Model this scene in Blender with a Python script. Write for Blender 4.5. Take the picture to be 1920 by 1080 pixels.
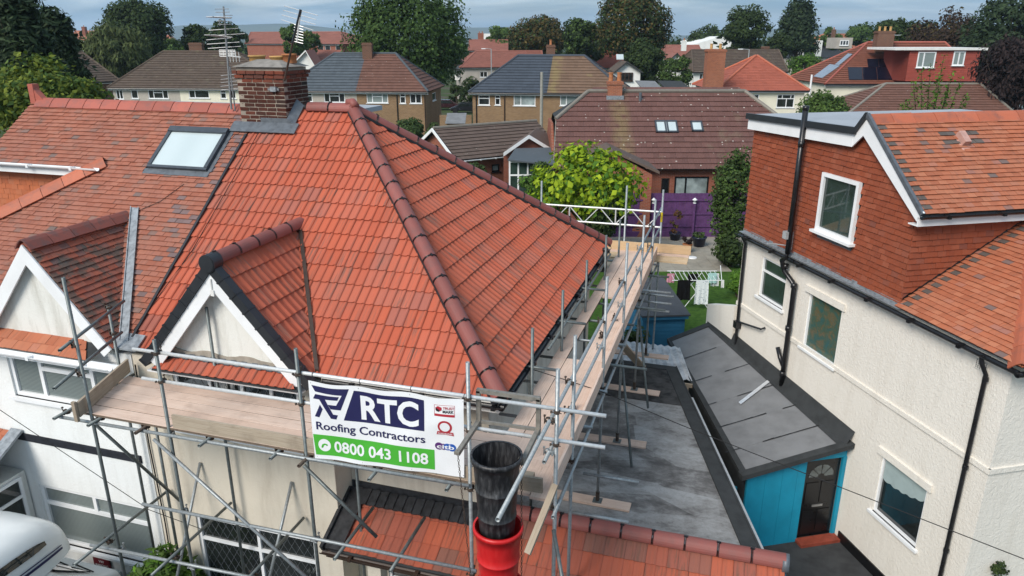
import bpy, bmesh, math, random
import numpy as np
from math import sin, cos, atan, radians, pi, sqrt
from mathutils import Vector as V, Matrix
random.seed(11)
rng = np.random.default_rng(5)
for o in list(bpy.data.objects): bpy.data.objects.remove(o)
S = bpy.context.scene
COL = S.collection

# ------------------------------------------------------------------ camera
H = 9.5
F = 1378.0
PITCH = atan(470 / F)
YAW = atan(448 / (F / cos(PITCH)))
cam = bpy.data.cameras.new('camera')
camo = bpy.data.objects.new('camera', cam)
COL.objects.link(camo)
camo.location = (0, 0, H)
camo.rotation_euler = (pi / 2 - PITCH, 0, YAW)
cam.sensor_width = 36.0
cam.lens = F / 1920 * 36
cam.clip_start = 0.1
cam.clip_end = 20000
S.camera = camo

# ------------------------------------------------------------------ sky, sun, exposure
SUN_EL, SUN_AZ = radians(40), radians(203)   # azimuth measured clockwise from +Y
SKYX, SKYY = 3.0, 1.0
world = bpy.data.worlds.new('World')
S.world = world
world.use_nodes = True
wt = world.node_tree
wt.nodes.clear()
wo = wt.nodes.new('ShaderNodeOutputWorld')
bg = wt.nodes.new('ShaderNodeBackground')
sky = wt.nodes.new('ShaderNodeTexSky')
sky.sky_type = 'NISHITA'
sky.sun_disc = False
sky.sun_elevation = SUN_EL
sky.sun_rotation = SUN_AZ
sky.altitude = 20
sky.air_density = 1.2
sky.dust_density = 1.0
tc = wt.nodes.new('ShaderNodeTexCoord')
sep = wt.nodes.new('ShaderNodeSeparateXYZ')
wt.links.new(tc.outputs['Generated'], sep.inputs[0])
zz = wt.nodes.new('ShaderNodeMath'); zz.operation = 'MAXIMUM'; zz.inputs[1].default_value = 0.0
wt.links.new(sep.outputs['Z'], zz.inputs[0])
za = wt.nodes.new('ShaderNodeMath'); za.operation = 'ADD'; za.inputs[1].default_value = 0.16
wt.links.new(zz.outputs[0], za.inputs[0])
dx = wt.nodes.new('ShaderNodeMath'); dx.operation = 'DIVIDE'
dy = wt.nodes.new('ShaderNodeMath'); dy.operation = 'DIVIDE'
wt.links.new(sep.outputs['X'], dx.inputs[0]); wt.links.new(za.outputs[0], dx.inputs[1])
wt.links.new(sep.outputs['Y'], dy.inputs[0]); wt.links.new(za.outputs[0], dy.inputs[1])
cmb = wt.nodes.new('ShaderNodeCombineXYZ')
wt.links.new(dx.outputs[0], cmb.inputs[0]); wt.links.new(dy.outputs[0], cmb.inputs[1])
n1 = wt.nodes.new('ShaderNodeTexNoise')
n1.inputs['Scale'].default_value = 0.55; n1.inputs['Detail'].default_value = 7; n1.inputs['Roughness'].default_value = .55
n1.inputs['Distortion'].default_value = .4
mpn = wt.nodes.new('ShaderNodeMapping'); mpn.inputs['Location'].default_value = (SKYX, SKYY, 0); mpn.inputs['Scale'].default_value = (1, 1.6, 1)
wt.links.new(cmb.outputs[0], mpn.inputs[0])
wt.links.new(mpn.outputs[0], n1.inputs['Vector'])
r1 = wt.nodes.new('ShaderNodeValToRGB')
r1.color_ramp.elements[0].position = .30; r1.color_ramp.elements[0].color = (.45, .45, .45, 1)
r1.color_ramp.elements[1].position = .66; r1.color_ramp.elements[1].color = (1, 1, 1, 1)
wt.links.new(n1.outputs['Fac'], r1.inputs[0])
n2 = wt.nodes.new('ShaderNodeTexNoise')
n2.inputs['Scale'].default_value = 1.1; n2.inputs['Detail'].default_value = 6; n2.inputs['Distortion'].default_value = .6
wt.links.new(mpn.outputs[0], n2.inputs['Vector'])
r2 = wt.nodes.new('ShaderNodeValToRGB')
r2.color_ramp.elements[0].position = .36; r2.color_ramp.elements[0].color = (1.9, 4.1, 6.4, 1)
r2.color_ramp.elements[1].position = .66; r2.color_ramp.elements[1].color = (8.4, 9.9, 11.2, 1)
wt.links.new(n2.outputs['Fac'], r2.inputs[0])
mx = wt.nodes.new('ShaderNodeMix'); mx.data_type = 'RGBA'
wt.links.new(r1.outputs[0], mx.inputs[0])
wt.links.new(sky.outputs[0], mx.inputs[6]); wt.links.new(r2.outputs[0], mx.inputs[7])
wt.links.new(mx.outputs[2], bg.inputs[0])
bg.inputs[1].default_value = 0.073
wt.links.new(bg.outputs[0], wo.inputs[0])

sl = bpy.data.lights.new('sun', 'SUN')
sl.energy = 2.6
sl.angle = radians(28)
sl.color = (1.0, .93, .84)
sun = bpy.data.objects.new('sun', sl)
COL.objects.link(sun)
sdir = V((sin(SUN_AZ) * cos(SUN_EL), cos(SUN_AZ) * cos(SUN_EL), sin(SUN_EL)))
sun.rotation_euler = sdir.to_track_quat('Z', 'Y').to_euler()
sun.location = (0, 0, 60)

S.render.engine = 'CYCLES'
S.view_settings.view_transform = 'Standard'
S.view_settings.look = 'None'
S.view_settings.gamma = 1
S.view_settings.exposure = 0.55
S.cycles.max_bounces = 6

# ------------------------------------------------------------------ pixel -> direction helpers (photo is 1920 x 1080)
C0 = V((0, 0, H))
FWD = V((-sin(YAW), cos(YAW), 0)); RGT = V((cos(YAW), sin(YAW), 0)); UPZ = V((0, 0, 1))
def ray(x, y):
    a, b = (x - 960) / F, (y - 540) / F
    return RGT * a + FWD * (cos(PITCH) - b * sin(PITCH)) + UPZ * (-b * cos(PITCH) - sin(PITCH))
def PZ(x, y, z): r = ray(x, y); return C0 + r * ((z - H) / r.z)
def PY(x, y, Y): r = ray(x, y); return C0 + r * (Y / r.y)
def PX(x, y, X): r = ray(x, y); return C0 + r * (X / r.x)
def PD(x, y, d): r = ray(x, y); return C0 + r * (d / r.dot(FWD))
def PP(x, y, p, n): r = ray(x, y); return C0 + r * ((V(p) - C0).dot(V(n)) / r.dot(V(n)))
def proj(p):
    d = V(p) - C0
    fh = d.dot(FWD); zc = fh * cos(PITCH) - d.z * sin(PITCH)
    return 960 + F * d.dot(RGT) / zc, 540 + F * (-fh * sin(PITCH) - d.z * cos(PITCH)) / zc, zc
def cf(a, b, z=0): return RGT * a + FWD * b + UPZ * z

# ------------------------------------------------------------------ object helpers
ROOT = {}
def thing(name, label, cat, loc=(0, 0, 0), group=None):
    o = bpy.data.objects.new(name, None)
    o.empty_display_size = .2
    COL.objects.link(o)
    o.location = loc
    o['label'] = label; o['category'] = cat
    if group: o['group'] = group
    ROOT[o.name] = V(loc)
    return o
def tag(o, label, cat, group=None):
    o['label'] = label; o['category'] = cat
    if group: o['group'] = group
    return o
def attach(o, parent):
    if parent is not None:
        o.parent = parent
        if parent.name in ROOT: o.matrix_parent_inverse = Matrix.Translation(-ROOT[parent.name])
        elif parent.parent is None and parent.type == 'EMPTY': pass
    return o
def link(name, me, mat=None, parent=None, M=None, kind=None):
    o = bpy.data.objects.new(name, me)
    COL.objects.link(o)
    if mat is not None and not me.materials: me.materials.append(mat)
    if parent is not None: attach(o, parent)
    if M is not None: o.matrix_basis = M
    if kind: o['kind'] = kind
    return o
class MB:
    def __init__(s, T=None):
        s.v = []; s.f = []; s.uv = None; s.T = T
    def add(s, vs, fs):
        b = len(s.v)
        s.v.extend([(s.T @ V(p)) if s.T is not None else V(p) for p in vs])
        s.f.extend([tuple(i + b for i in f) for f in fs])
        return s
    def quad(s, a, b, c, d): return s.add([a, b, c, d], [(0, 1, 2, 3)])
    def poly(s, pts): return s.add(pts, [tuple(range(len(pts)))])
    def ob(s, O, a, b, c):
        O, a, b, c = V(O), V(a), V(b), V(c)
        p = [O, O + a, O + a + b, O + b, O + c, O + a + c, O + a + b + c, O + b + c]
        return s.add(p, [(3, 2, 1, 0), (4, 5, 6, 7), (0, 1, 5, 4), (1, 2, 6, 5), (2, 3, 7, 6), (3, 0, 4, 7)])
    def box(s, x0, x1, y0, y1, z0, z1): return s.ob((x0, y0, z0), (x1 - x0, 0, 0), (0, y1 - y0, 0), (0, 0, z1 - z0))
    def prism(s, pts, ext):
        n = len(pts); e = V(ext); a = [V(p) for p in pts]
        return s.add(a + [p + e for p in a], [tuple(range(n))[::-1], tuple(range(n, 2 * n))] + [(i, (i + 1) % n, n + (i + 1) % n, n + i) for i in range(n)])
    def tube(s, p0, p1, r, n=10, r1=None, cap=True):
        p0, p1 = V(p0), V(p1); d = (p1 - p0).normalized(); r1 = r if r1 is None else r1
        x = d.orthogonal().normalized(); y = d.cross(x)
        vs = [p0 + (x * cos(2 * pi * i / n) + y * sin(2 * pi * i / n)) * r for i in range(n)] + [p1 + (x * cos(2 * pi * i / n) + y * sin(2 * pi * i / n)) * r1 for i in range(n)]
        fs = [(i, (i + 1) % n, n + (i + 1) % n, n + i) for i in range(n)]
        if cap: fs += [tuple(range(n))[::-1], tuple(range(n, 2 * n))]
        return s.add(vs, fs)
    def path(s, pts, r, n=8):
        pts = [V(p) for p in pts]; rings = []
        for i, p in enumerate(pts):
            d = (pts[min(i + 1, len(pts) - 1)] - pts[max(i - 1, 0)]).normalized()
            x = d.cross(V((.31, .17, .93))).normalized(); y = d.cross(x)
            rings.append([p + (x * cos(2 * pi * k / n) + y * sin(2 * pi * k / n)) * r for k in range(n)])
        vs = [q for rg in rings for q in rg]; fs = []
        for i in range(len(pts) - 1):
            for k in range(n): fs.append((i * n + k, i * n + (k + 1) % n, (i + 1) * n + (k + 1) % n, (i + 1) * n + k))
        fs += [tuple(range(n))[::-1], tuple(range((len(pts) - 1) * n, len(pts) * n))]
        return s.add(vs, fs)
    def lathe(s, prof, c, n=24, cap=False):
        c = V(c); vs = []; fs = []
        for r, z in prof:
            vs += [c + V((r * cos(2 * pi * k / n), r * sin(2 * pi * k / n), z)) for k in range(n)]
        for i in range(len(prof) - 1):
            for k in range(n): fs.append((i * n + k, i * n + (k + 1) % n, (i + 1) * n + (k + 1) % n, (i + 1) * n + k))
        if cap: fs += [tuple(range(n))[::-1], tuple(range((len(prof) - 1) * n, len(prof) * n))]
        return s.add(vs, fs)
    def build(s, name, mat, parent=None, smooth=False, kind=None, uv=None):
        me = bpy.data.meshes.new(name)
        me.from_pydata([tuple(p) for p in s.v], [], s.f)
        if smooth:
            me.polygons.foreach_set('use_smooth', [True] * len(me.polygons))
        if uv is not None:
            l = me.uv_layers.new(name='UVMap')
            idx = np.empty(len(me.loops), dtype=np.int32); me.loops.foreach_get('vertex_index', idx)
            l.data.foreach_set('uv', np.asarray(uv, dtype=np.float32)[idx].ravel())
        elif mat is not None and 'brick' in mat.name:
            l = me.uv_layers.new(name='UVMap')
            for pg in me.polygons:
                n = pg.normal
                h = V((-n.y, n.x, 0)).normalized() if abs(n.z) < .8 else V((1, 0, 0))
                for li in pg.loop_indices:
                    q = me.vertices[me.loops[li].vertex_index].co
                    l.data[li].uv = (q.dot(h), q.z if abs(n.z) < .8 else q.y)
        me.update()
        return link(name, me, mat, parent, kind=kind)

# ------------------------------------------------------------------ materials
MATS = {}
class NT:
    def __init__(s, name):
        s.m = bpy.data.materials.new(name); s.m.use_nodes = True
        s.t = s.m.node_tree; s.b = s.t.nodes['Principled BSDF']
    def n(s, typ, **kw):
        nd = s.t.nodes.new('ShaderNode' + typ)
        for k, v in kw.items():
            if k in nd.inputs: nd.inputs[k].default_value = v
            else: setattr(nd, k, v)
        return nd
    def l(s, a, b): s.t.links.new(a, b)
    def math(s, op, a, b=0.0):
        nd = s.n('Math', operation=op)
        for i, q in enumerate((a, b)):
            if hasattr(q, 'is_linked'): s.l(q, nd.inputs[i])
            else: nd.inputs[i].default_value = q
        return nd.outputs[0]
    def ramp(s, fac, stops):
        nd = s.n('ValToRGB'); cr = nd.color_ramp
        while len(cr.elements) < len(stops): cr.elements.new(.5)
        for e, (p, c) in zip(cr.elements, stops):
            e.position = p; e.color = (*c, 1) if len(c) == 3 else c
        s.l(fac, nd.inputs[0]); return nd.outputs[0]
    def mix(s, fac, a, b, mode='MIX'):
        nd = s.n('Mix', data_type='RGBA', blend_type=mode)
        for i, q in ((0, fac), (6, a), (7, b)):
            if hasattr(q, 'is_linked'): s.l(q, nd.inputs[i])
            elif i == 0: nd.inputs[0].default_value = q
            else: nd.inputs[i].default_value = (*q, 1)
        return nd.outputs[2]
    def pos(s): return s.n('NewGeometry').outputs['Position']
    def scaled(s, vec, sc, rot=(0, 0, 0)):
        nd = s.n('Mapping'); s.l(vec, nd.inputs[0]); nd.inputs['Scale'].default_value = sc; nd.inputs['Rotation'].default_value = rot
        return nd.outputs[0]
    def noise(s, vec, scale, detail=4, rough=.55, dist=0):
        nd = s.n('TexNoise'); s.l(vec, nd.inputs['Vector'])
        nd.inputs['Scale'].default_value = scale; nd.inputs['Detail'].default_value = detail
        nd.inputs['Roughness'].default_value = rough; nd.inputs['Distortion'].default_value = dist
        return nd.outputs['Fac']
    def rnd(s):
        oi = s.n('ObjectInfo').outputs['Random']; gi = s.n('NewGeometry').outputs['Random Per Island']
        return s.math('FRACT', s.math('ADD', oi, gi))
    def bump(s, h, strength=.3, dist=.02):
        nd = s.n('Bump'); nd.inputs['Strength'].default_value = strength; nd.inputs['Distance'].default_value = dist
        s.l(h, nd.inputs['Height']); s.l(nd.outputs[0], s.b.inputs['Normal'])
    def done(s, col, rough=.8, metal=0, spec=.3):
        if hasattr(col, 'is_linked'): s.l(col, s.b.inputs['Base Color'])
        else: s.b.inputs['Base Color'].default_value = (*col, 1)
        if hasattr(rough, 'is_linked'): s.l(rough, s.b.inputs['Roughness'])
        else: s.b.inputs['Roughness'].default_value = rough
        s.b.inputs['Metallic'].default_value = metal
        s.b.inputs['Specular IOR Level'].default_value = spec
        return s.m
def sc(c, k): return tuple(min(1, x * k) for x in c)
def plain(name, col, rough=.7, metal=0, spec=.3, var=.25, scale=6, bump=0, bscale=60):
    """painted or cast surface with soft dirt variation"""
    if name in MATS: return MATS[name]
    t = NT(name); p = t.pos()
    f = t.noise(p, scale, 6, .6)
    c = t.ramp(f, [(.3, sc(col, 1 - var)), (.55, col), (.8, sc(col, 1 + var * .5))])
    if bump: t.bump(t.noise(p, bscale, 3, .6), bump, .01)
    rr = t.math('ADD', t.math('MULTIPLY', f, .25), rough - .12)
    MATS[name] = t.done(c, rr, metal, spec); return MATS[name]
def tilemat(name, stops, streak=(.12, .06, .05), amt=.5, moss=None, rough=.75, ss=(9, .9, 1), spk=None, spec=.3):
    """per-tile colour from stops, weather streaks along the slope, optional lichen spots"""
    t = NT(name); r = t.rnd(); p = t.pos()
    base = t.ramp(r, stops)
    uvn = t.n('UVMap').outputs[0]
    off = t.n('CombineXYZ'); t.l(t.math('MULTIPLY', r, 37.0), off.inputs[0]); t.l(t.math('MULTIPLY', r, 91.0), off.inputs[1])
    va = t.n('VectorMath', operation='ADD'); t.l(uvn, va.inputs[0]); t.l(off.outputs[0], va.inputs[1])
    st = t.noise(t.scaled(va.outputs[0], ss), 2.2, 4, .6, .3)
    sf = t.ramp(st, [(.47, (0, 0, 0)), (.68, (1, 1, 1))])
    r2 = t.math('FRACT', t.math('MULTIPLY', r, 17.3))
    sf2 = t.math('MULTIPLY', sf, t.math('MULTIPLY', t.math('POWER', r2, 1.4), amt))
    c = t.mix(sf2, base, streak)
    big = t.noise(p, .5, 5, .6)
    c = t.mix(t.math('MULTIPLY', t.ramp(big, [(.42, (0, 0, 0)), (.72, (1, 1, 1))]), .22), c, sc(streak, 1.1))
    if moss:
        mf = t.noise(p, moss[1], 5, .65)
        c = t.mix(t.math('MULTIPLY', t.ramp(mf, [(moss[2], (0, 0, 0)), (moss[2] + .1, (1, 1, 1))]), moss[3]), c, moss[0])
    if spk:
        vf = t.n('TexVoronoi'); t.l(p, vf.inputs['Vector']); vf.inputs['Scale'].default_value = spk[1]
        k = t.math('LESS_THAN', vf.outputs['Distance'], spk[2])
        k = t.math('MULTIPLY', k, t.math('GREATER_THAN', t.noise(p, spk[1] * .37, 2), .52))
        c = t.mix(k, c, spk[0])
    t.bump(t.noise(p, 90, 3), .12, .004)
    MATS[name] = t.done(c, rough, 0, spec); return t.m

red_new = tilemat('red_concrete_tile', [(0, (.43, .100, .056)), (.25, (.48, .115, .063)), (.5, (.455, .112, .066)), (.8, (.49, .126, .074)), (.94, (.44, .13, .085)), (1, (.36, .12, .088))], (.15, .10, .082), 1.0, rough=.88, ss=(12, .8, 1), spec=.18)
red_canopy = tilemat('canopy_tile', [(0, (.34, .085, .05)), (.4, (.42, .10, .052)), (.8, (.31, .09, .06)), (1, (.21, .10, .075))], (.12, .07, .05), .95, ss=(14, 1.2, 1))
clay_old = tilemat('weathered_clay_tile', [(0, (.31, .105, .065)), (.3, (.36, .13, .082)), (.6, (.34, .132, .09)), (.86, (.38, .148, .096)), (.94, (.31, .138, .10)), (.985, (.23, .14, .115)), (1, (.17, .125, .115))], (.12, .07, .06), .55, ((.10, .09, .075), 1.6, .6, .5))
clay_mossy = tilemat('mossy_clay_tile', [(0, (.33, .085, .05)), (.5, (.38, .11, .065)), (.85, (.30, .11, .08)), (1, (.16, .10, .09))], (.11, .075, .06), .7, ((.09, .085, .07), 2.6, .48, .8))
clay_right = tilemat('orange_clay_tile', [(0, (.36, .112, .056)), (.3, (.44, .14, .07)), (.6, (.41, .14, .075)), (.88, (.47, .172, .092)), (.97, (.36, .15, .11)), (1, (.16, .12, .11))], (.13, .08, .06), .45)
hung_right = tilemat('hung_clay_tile', [(0, (.23, .052, .022)), (.35, (.28, .064, .026)), (.7, (.255, .062, .028)), (.92, (.32, .085, .04)), (1, (.19, .06, .04))], (.14, .06, .045), .4)
hung_left = tilemat('hung_orange_tile', [(0, (.44, .12, .05)), (.5, (.52, .15, .06)), (1, (.47, .16, .08))], (.2, .09, .06), .4)
def bgtile(name, col, moss=None, spk=None, rough=.85):
    return tilemat(name, [(0, sc(col, .9)), (.4, col), (.8, sc(col, 1.07)), (1, sc(col, .82))], sc(col, .55), .5, moss, rough, spk=spk)
brown_dark = bgtile('dark_brown_roof', (.10, .072, .055), ((.16, .14, .09), 1.3, .58, .6))
brown_rust = bgtile('rust_brown_roof', (.155, .075, .055), spk=((.30, .26, .22), 3.2, .12))
brown_tan = bgtile('tan_brown_roof', (.17, .105, .07), ((.25, .20, .09), .7, .62, .5))
brown_plum = bgtile('plum_brown_roof', (.14, .068, .058), ((.20, .17, .11), .55, .60, .3), ((.42, .37, .33), 3.0, .15))
brown_grey = bgtile('grey_brown_roof', (.12, .085, .07), spk=((.33, .30, .27), 3.0, .1))
slate_blue = bgtile('blue_slate_roof', (.060, .072, .092))
slate_grey = bgtile('grey_slate_roof', (.085, .10, .115))
slate_dark = bgtile('dark_slate_roof', (.045, .052, .06))
red_far = bgtile('red_far_roof', (.34, .095, .06))
red_far2 = bgtile('dusty_red_roof', (.30, .12, .09))
orange_far = bgtile('orange_far_roof', (.42, .16, .09))
solar_tile = bgtile('chestnut_roof', (.19, .07, .045))
hung_far = bgtile('red_hung_far', (.34, .075, .055))

def ridgemat(name, col, dirt=.4):
    t = NT(name); p = t.pos(); r = t.rnd()
    c = t.ramp(r, [(0, sc(col, .85)), (.5, col), (1, sc(col, 1.15))])
    f = t.noise(p, 5, 6, .65)
    c = t.mix(t.math('MULTIPLY', t.ramp(f, [(.48, (0, 0, 0)), (.72, (1, 1, 1))]), dirt), c, (.12, .08, .075))
    t.bump(t.noise(p, 70, 3), .15, .005)
    MATS[name] = t.done(c, .6, 0, .4); return t.m
ridge_new = ridgemat('plum_red_ridge', (.25, .078, .066), .35)
ridge_old = ridgemat('old_ridge', (.36, .095, .065), .55)
ridge_orange = ridgemat('orange_ridge', (.44, .12, .06), .45)
ridge_sooty = ridgemat('sooty_ridge', (.25, .075, .055), .9)
ridge_grey = ridgemat('grey_ridge', (.20, .18, .15), .5)

def render_mat(name, col, bs=22, bst=.6, dirt=(.35, .3, .24), amt=.35, bd=.02):
    """roughcast painted wall with faint vertical dirt"""
    t = NT(name); p = t.pos()
    f = t.noise(t.scaled(p, (2.6, 2.6, .4)), 1.3, 7, .68, .3)
    c = t.mix(t.math('MULTIPLY', t.ramp(f, [(.48, (0, 0, 0)), (.78, (1, 1, 1))]), amt), col, dirt)
    g = t.noise(p, 3.2, 5, .6)
    c = t.mix(t.math('MULTIPLY', g, .10), c, sc(col, .75))
    h = t.noise(t.scaled(p, (1, 1, .8)), bs, 5, .62, .8)
    t.bump(h, bst, bd)
    MATS[name] = t.done(c, .9, 0, .15); return t.m
cream = render_mat('cream_roughcast', (.79, .745, .675), 20, .55, (.50, .44, .36), .32, .03)
white_r = render_mat('white_roughcast', (.80, .81, .80), 30, .45, (.45, .43, .38), .3)
white_grime = render_mat('grimy_white_render', (.74, .74, .70), 24, .5, (.30, .28, .22), .6)
beige_r = render_mat('beige_render', (.66, .60, .50), 18, .35, (.36, .30, .23), .55)
far_white = plain('far_white_paint', (.80, .80, .77), .85, var=.12, scale=1)
far_cream = plain('far_cream_paint', (.78, .74, .60), .85, var=.12, scale=1)
far_grey = plain('far_grey_render', (.42, .38, .34), .9, var=.15, scale=1)
pebble = plain('pebbledash', (.45, .41, .36), .95, var=.2, scale=12)
def brickmat(name, c1, c2, mort, s=1.0):
    t = NT(name); p = t.pos(); tcn = t.n('TexCoord')
    uvn = t.n('UVMap').outputs[0]
    b = t.n('TexBrick'); t.l(uvn, b.inputs['Vector'])
    b.inputs['Color1'].default_value = (*c1, 1); b.inputs['Color2'].default_value = (*c2, 1); b.inputs['Mortar'].default_value = (*mort, 1)
    b.inputs['Scale'].default_value = 1.0; b.inputs['Brick Width'].default_value = .225; b.inputs['Row Height'].default_value = .075
    b.inputs['Mortar Size'].default_value = .008; b.inputs['Bias'].default_value = -.1
    f = t.noise(p, .7, 5, .6)
    c = t.mix(t.math('MULTIPLY', t.ramp(f, [(.42, (0, 0, 0)), (.75, (1, 1, 1))]), .4), b.outputs['Color'], sc(c1, .6))
    t.bump(b.outputs['Fac'], -.35, .01)
    MATS[name] = t.done(c, .9, 0, .15); return t.m
brick_tan = brickmat('tan_brick', (.27, .165, .085), (.20, .115, .06), (.30, .24, .17))
brick_red = brickmat('red_brick', (.30, .085, .05), (.22, .065, .042), (.30, .20, .15))
brick_dark = brickmat('dark_brown_brick', (.16, .07, .045), (.11, .055, .04), (.22, .17, .13))
def onebrick(name, stops):
    t = NT(name); p = t.pos(); c = t.ramp(t.rnd(), stops)
    f = t.noise(p, 14, 5, .65)
    c = t.mix(t.math('MULTIPLY', t.ramp(f, [(.5, (0, 0, 0)), (.75, (1, 1, 1))]), .5), c, (.05, .035, .03))
    t.bump(t.noise(p, 60, 4), .4, .008)
    MATS[name] = t.done(c, .92, 0, .15); return t.m
chim_brick = onebrick('sooty_brick', [(0, (.055, .022, .017)), (.4, (.08, .028, .02)), (.75, (.062, .03, .024)), (.92, (.13, .042, .028)), (1, (.038, .028, .025))])
chim_brick_top = onebrick('sooty_red_brick', [(0, (.15, .045, .03)), (.5, (.19, .058, .036)), (1, (.11, .05, .04))])
mortar = plain('mortar', (.33, .28, .23), .95, var=.3, scale=8, bump=.4)
cement = plain('cement_flaunching', (.27, .245, .22), .95, var=.35, scale=6, bump=.5)
lead = plain('lead_flashing', (.13, .145, .165), .5, .3, .5, .35, 9, .25, 14)
lead_light = plain('light_lead', (.30, .325, .35), .5, .35, .5, .45, 12, .25, 16)
dark_verge = plain('dry_verge_plastic', (.022, .025, .03), .45, 0, .45, .25, 4)
upvc = plain('white_upvc', (.82, .83, .84), .35, 0, .45, .08, 2)
upvc_dirty = plain('dirty_white_board', (.76, .75, .72), .5, 0, .35, .14, 2)
black_p = plain('black_pipe', (.012, .012, .014), .3, 0, .5, .4, 5)
brown_p = plain('brown_pipe', (.05, .03, .022), .4, 0, .4, .3, 5)
felt = plain('mineral_felt', (.20, .203, .21), .92, 0, .2, .22, 2.2, .5, 120)
felt_dark = plain('dark_felt', (.045, .048, .05), .9, 0, .2, .3, 4, .5, 100)
flat_grey = plain('grey_roof_membrane', (.36, .38, .41), .7, 0, .3, .14, 1.2)
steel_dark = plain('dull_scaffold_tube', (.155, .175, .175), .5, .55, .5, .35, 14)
blue_paint = plain('teal_blue_paint', (.010, .265, .41), .55, 0, .3, .16, 2.5)
shed_blue = plain('shed_blue_paint', (.032, .17, .32), .6, 0, .3, .15, 3)
black_paint = plain('black_door_paint', (.007, .007, .008), .3, 0, .5, .3, 4)
concrete_d = plain('dark_concrete', (.055, .056, .058), .9, 0, .2, .35, 3, .3, 30)
tarmac = plain('tarmac', (.055, .055, .057), .93, 0, .2, .3, 3, .4, 90)
slab = plain('paving_slab', (.30, .275, .23), .92, 0, .2, .25, 2.4, .3, 40)
purple = plain('purple_fence_paint', (.115, .048, .145), .8, 0, .2, .3, 5)
wood_tan = plain('tan_timber', (.34, .21, .09), .8, 0, .2, .25, 6)
chrome = plain('bare_metal', (.45, .46, .47), .35, .9, .5, .15, 10)
bark = plain('bark', (.07, .052, .038), .95, 0, .1, .4, 6, .6, 20)
copper_rust = plain('rusty_fitting', (.10, .075, .06), .65, .5, .4, .6, 30)
white_car = plain('white_car_paint', (.78, .80, .80), .25, 0, .55, .06, 1.2)
car_dark = plain('dark_car_paint', (.02, .02, .025), .25, 0, .6, .2, 2)
rubber = plain('rubber', (.015, .015, .016), .7, 0, .3, .2, 5)
terracotta = plain('terracotta_pot', (.42, .17, .075), .8, 0, .2, .25, 8)
buff_pot = plain('buff_chimney_pot', (.52, .31, .12), .8, 0, .2, .25, 8)
navy_pot = plain('dark_blue_glaze', (.018, .022, .05), .3, 0, .5, .3, 4)
grey_plastic = plain('grey_plastic', (.35, .37, .38), .5, 0, .4, .2, 6)
solar_m = plain('solar_cell', (.006, .008, .02), .12, 0, .6, .3, 2)
solar_l = plain('solar_cell_pale', (.20, .23, .28), .15, 0, .6, .2, 2)
cloth_w = plain('white_cloth', (.75, .76, .76), .9, 0, .1, .12, 8)
cloth_k = plain('black_cloth', (.008, .008, .009), .95, 0, .1, .2, 8)
cloth_p = plain('pink_cloth', (.55, .25, .33), .9, 0, .1, .15, 8)
cloth_t = plain('aqua_cloth', (.40, .62, .60), .9, 0, .1, .2, 8)

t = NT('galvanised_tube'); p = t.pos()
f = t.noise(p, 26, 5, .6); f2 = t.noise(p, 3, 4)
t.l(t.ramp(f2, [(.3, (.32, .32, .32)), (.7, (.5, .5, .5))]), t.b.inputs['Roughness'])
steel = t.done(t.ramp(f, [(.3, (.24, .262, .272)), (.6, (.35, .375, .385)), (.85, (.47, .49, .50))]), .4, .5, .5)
t.l(t.ramp(f2, [(.3, (.42, .42, .42)), (.7, (.6, .6, .6))]), t.b.inputs['Roughness'])
t = NT('aluminium_rail'); p = t.pos()
alu = t.done(t.ramp(t.noise(p, 20, 4), [(.3, (.60, .61, .61)), (.8, (.80, .80, .79))]), .45, .35, .5)

def boardmat(name, c1, c2, c3):
    t = NT(name); oc = t.n('TexCoord').outputs['Object']; r = t.rnd(); p = t.pos()
    off = t.n('CombineXYZ'); t.l(t.math('MULTIPLY', r, 53.0), off.inputs[0]); t.l(t.math('MULTIPLY', r, 19.0), off.inputs[1])
    va = t.n('VectorMath', operation='ADD'); t.l(oc, va.inputs[0]); t.l(off.outputs[0], va.inputs[1])
    g = t.noise(t.scaled(va.outputs[0], (.8, 22, 22)), 2.5, 5, .6, 1.2)
    c = t.ramp(g, [(.3, c2), (.5, c1), (.75, c3)])
    c = t.mix(t.math('MULTIPLY', r, .55), c, c2)
    d = t.noise(p, 2.6, 6, .65)
    c = t.mix(t.math('MULTIPLY', t.ramp(d, [(.52, (0, 0, 0)), (.74, (1, 1, 1))]), .5), c, sc(c2, .6))
    t.bump(g, .2, .004)
    MATS[name] = t.done(c, .85, 0, .2); return t.m
board_edge = plain('grime_and_gap_shade_edge', (.16, .12, .09), .9, 0, .2, .3, 8)  # grime plus painted shade on the long sides, darkening the gaps between boards
board_m = boardmat('scaffold_board_timber', (.70, .525, .425), (.55, .39, .305), (.77, .62, .53))
board_grey = boardmat('grey_board_timber', (.40, .33, .25), (.28, .22, .165), (.47, .40, .32))
board_new = boardmat('fresh_board_timber', (.62, .45, .28), (.50, .34, .19), (.70, .55, .38))

def glassmat(name, col, rough=.04, spec=.6, curtain=None):
    t = NT(name); p = t.pos()
    if curtain:
        axis, k, c2 = curtain
        w = t.n('TexWave'); t.l(p, w.inputs['Vector']); w.bands_direction = axis
        w.inputs['Scale'].default_value = k; w.inputs['Distortion'].default_value = .6
        c = t.mix(w.outputs['Fac'], col, c2)
    else:
        c = t.ramp(t.noise(p, 1.4, 3), [(.35, sc(col, .6)), (.7, sc(col, 1.4))])
    t.b.inputs['Coat Weight'].default_value = .6; t.b.inputs['Coat Roughness'].default_value = .02
    MATS[name] = t.done(c, rough, 0, spec); return t.m
glass = glassmat('dark_glass', (.018, .022, .022))
glass_g = glassmat('greenish_glass', (.03, .05, .045))
glass_pale = glassmat('pale_blind_glass', (.28, .33, .33))
glass_cur = glassmat('curtained_glass', (.30, .35, .34), .2, .5, ('X', 9, (.16, .2, .2)))
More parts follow.
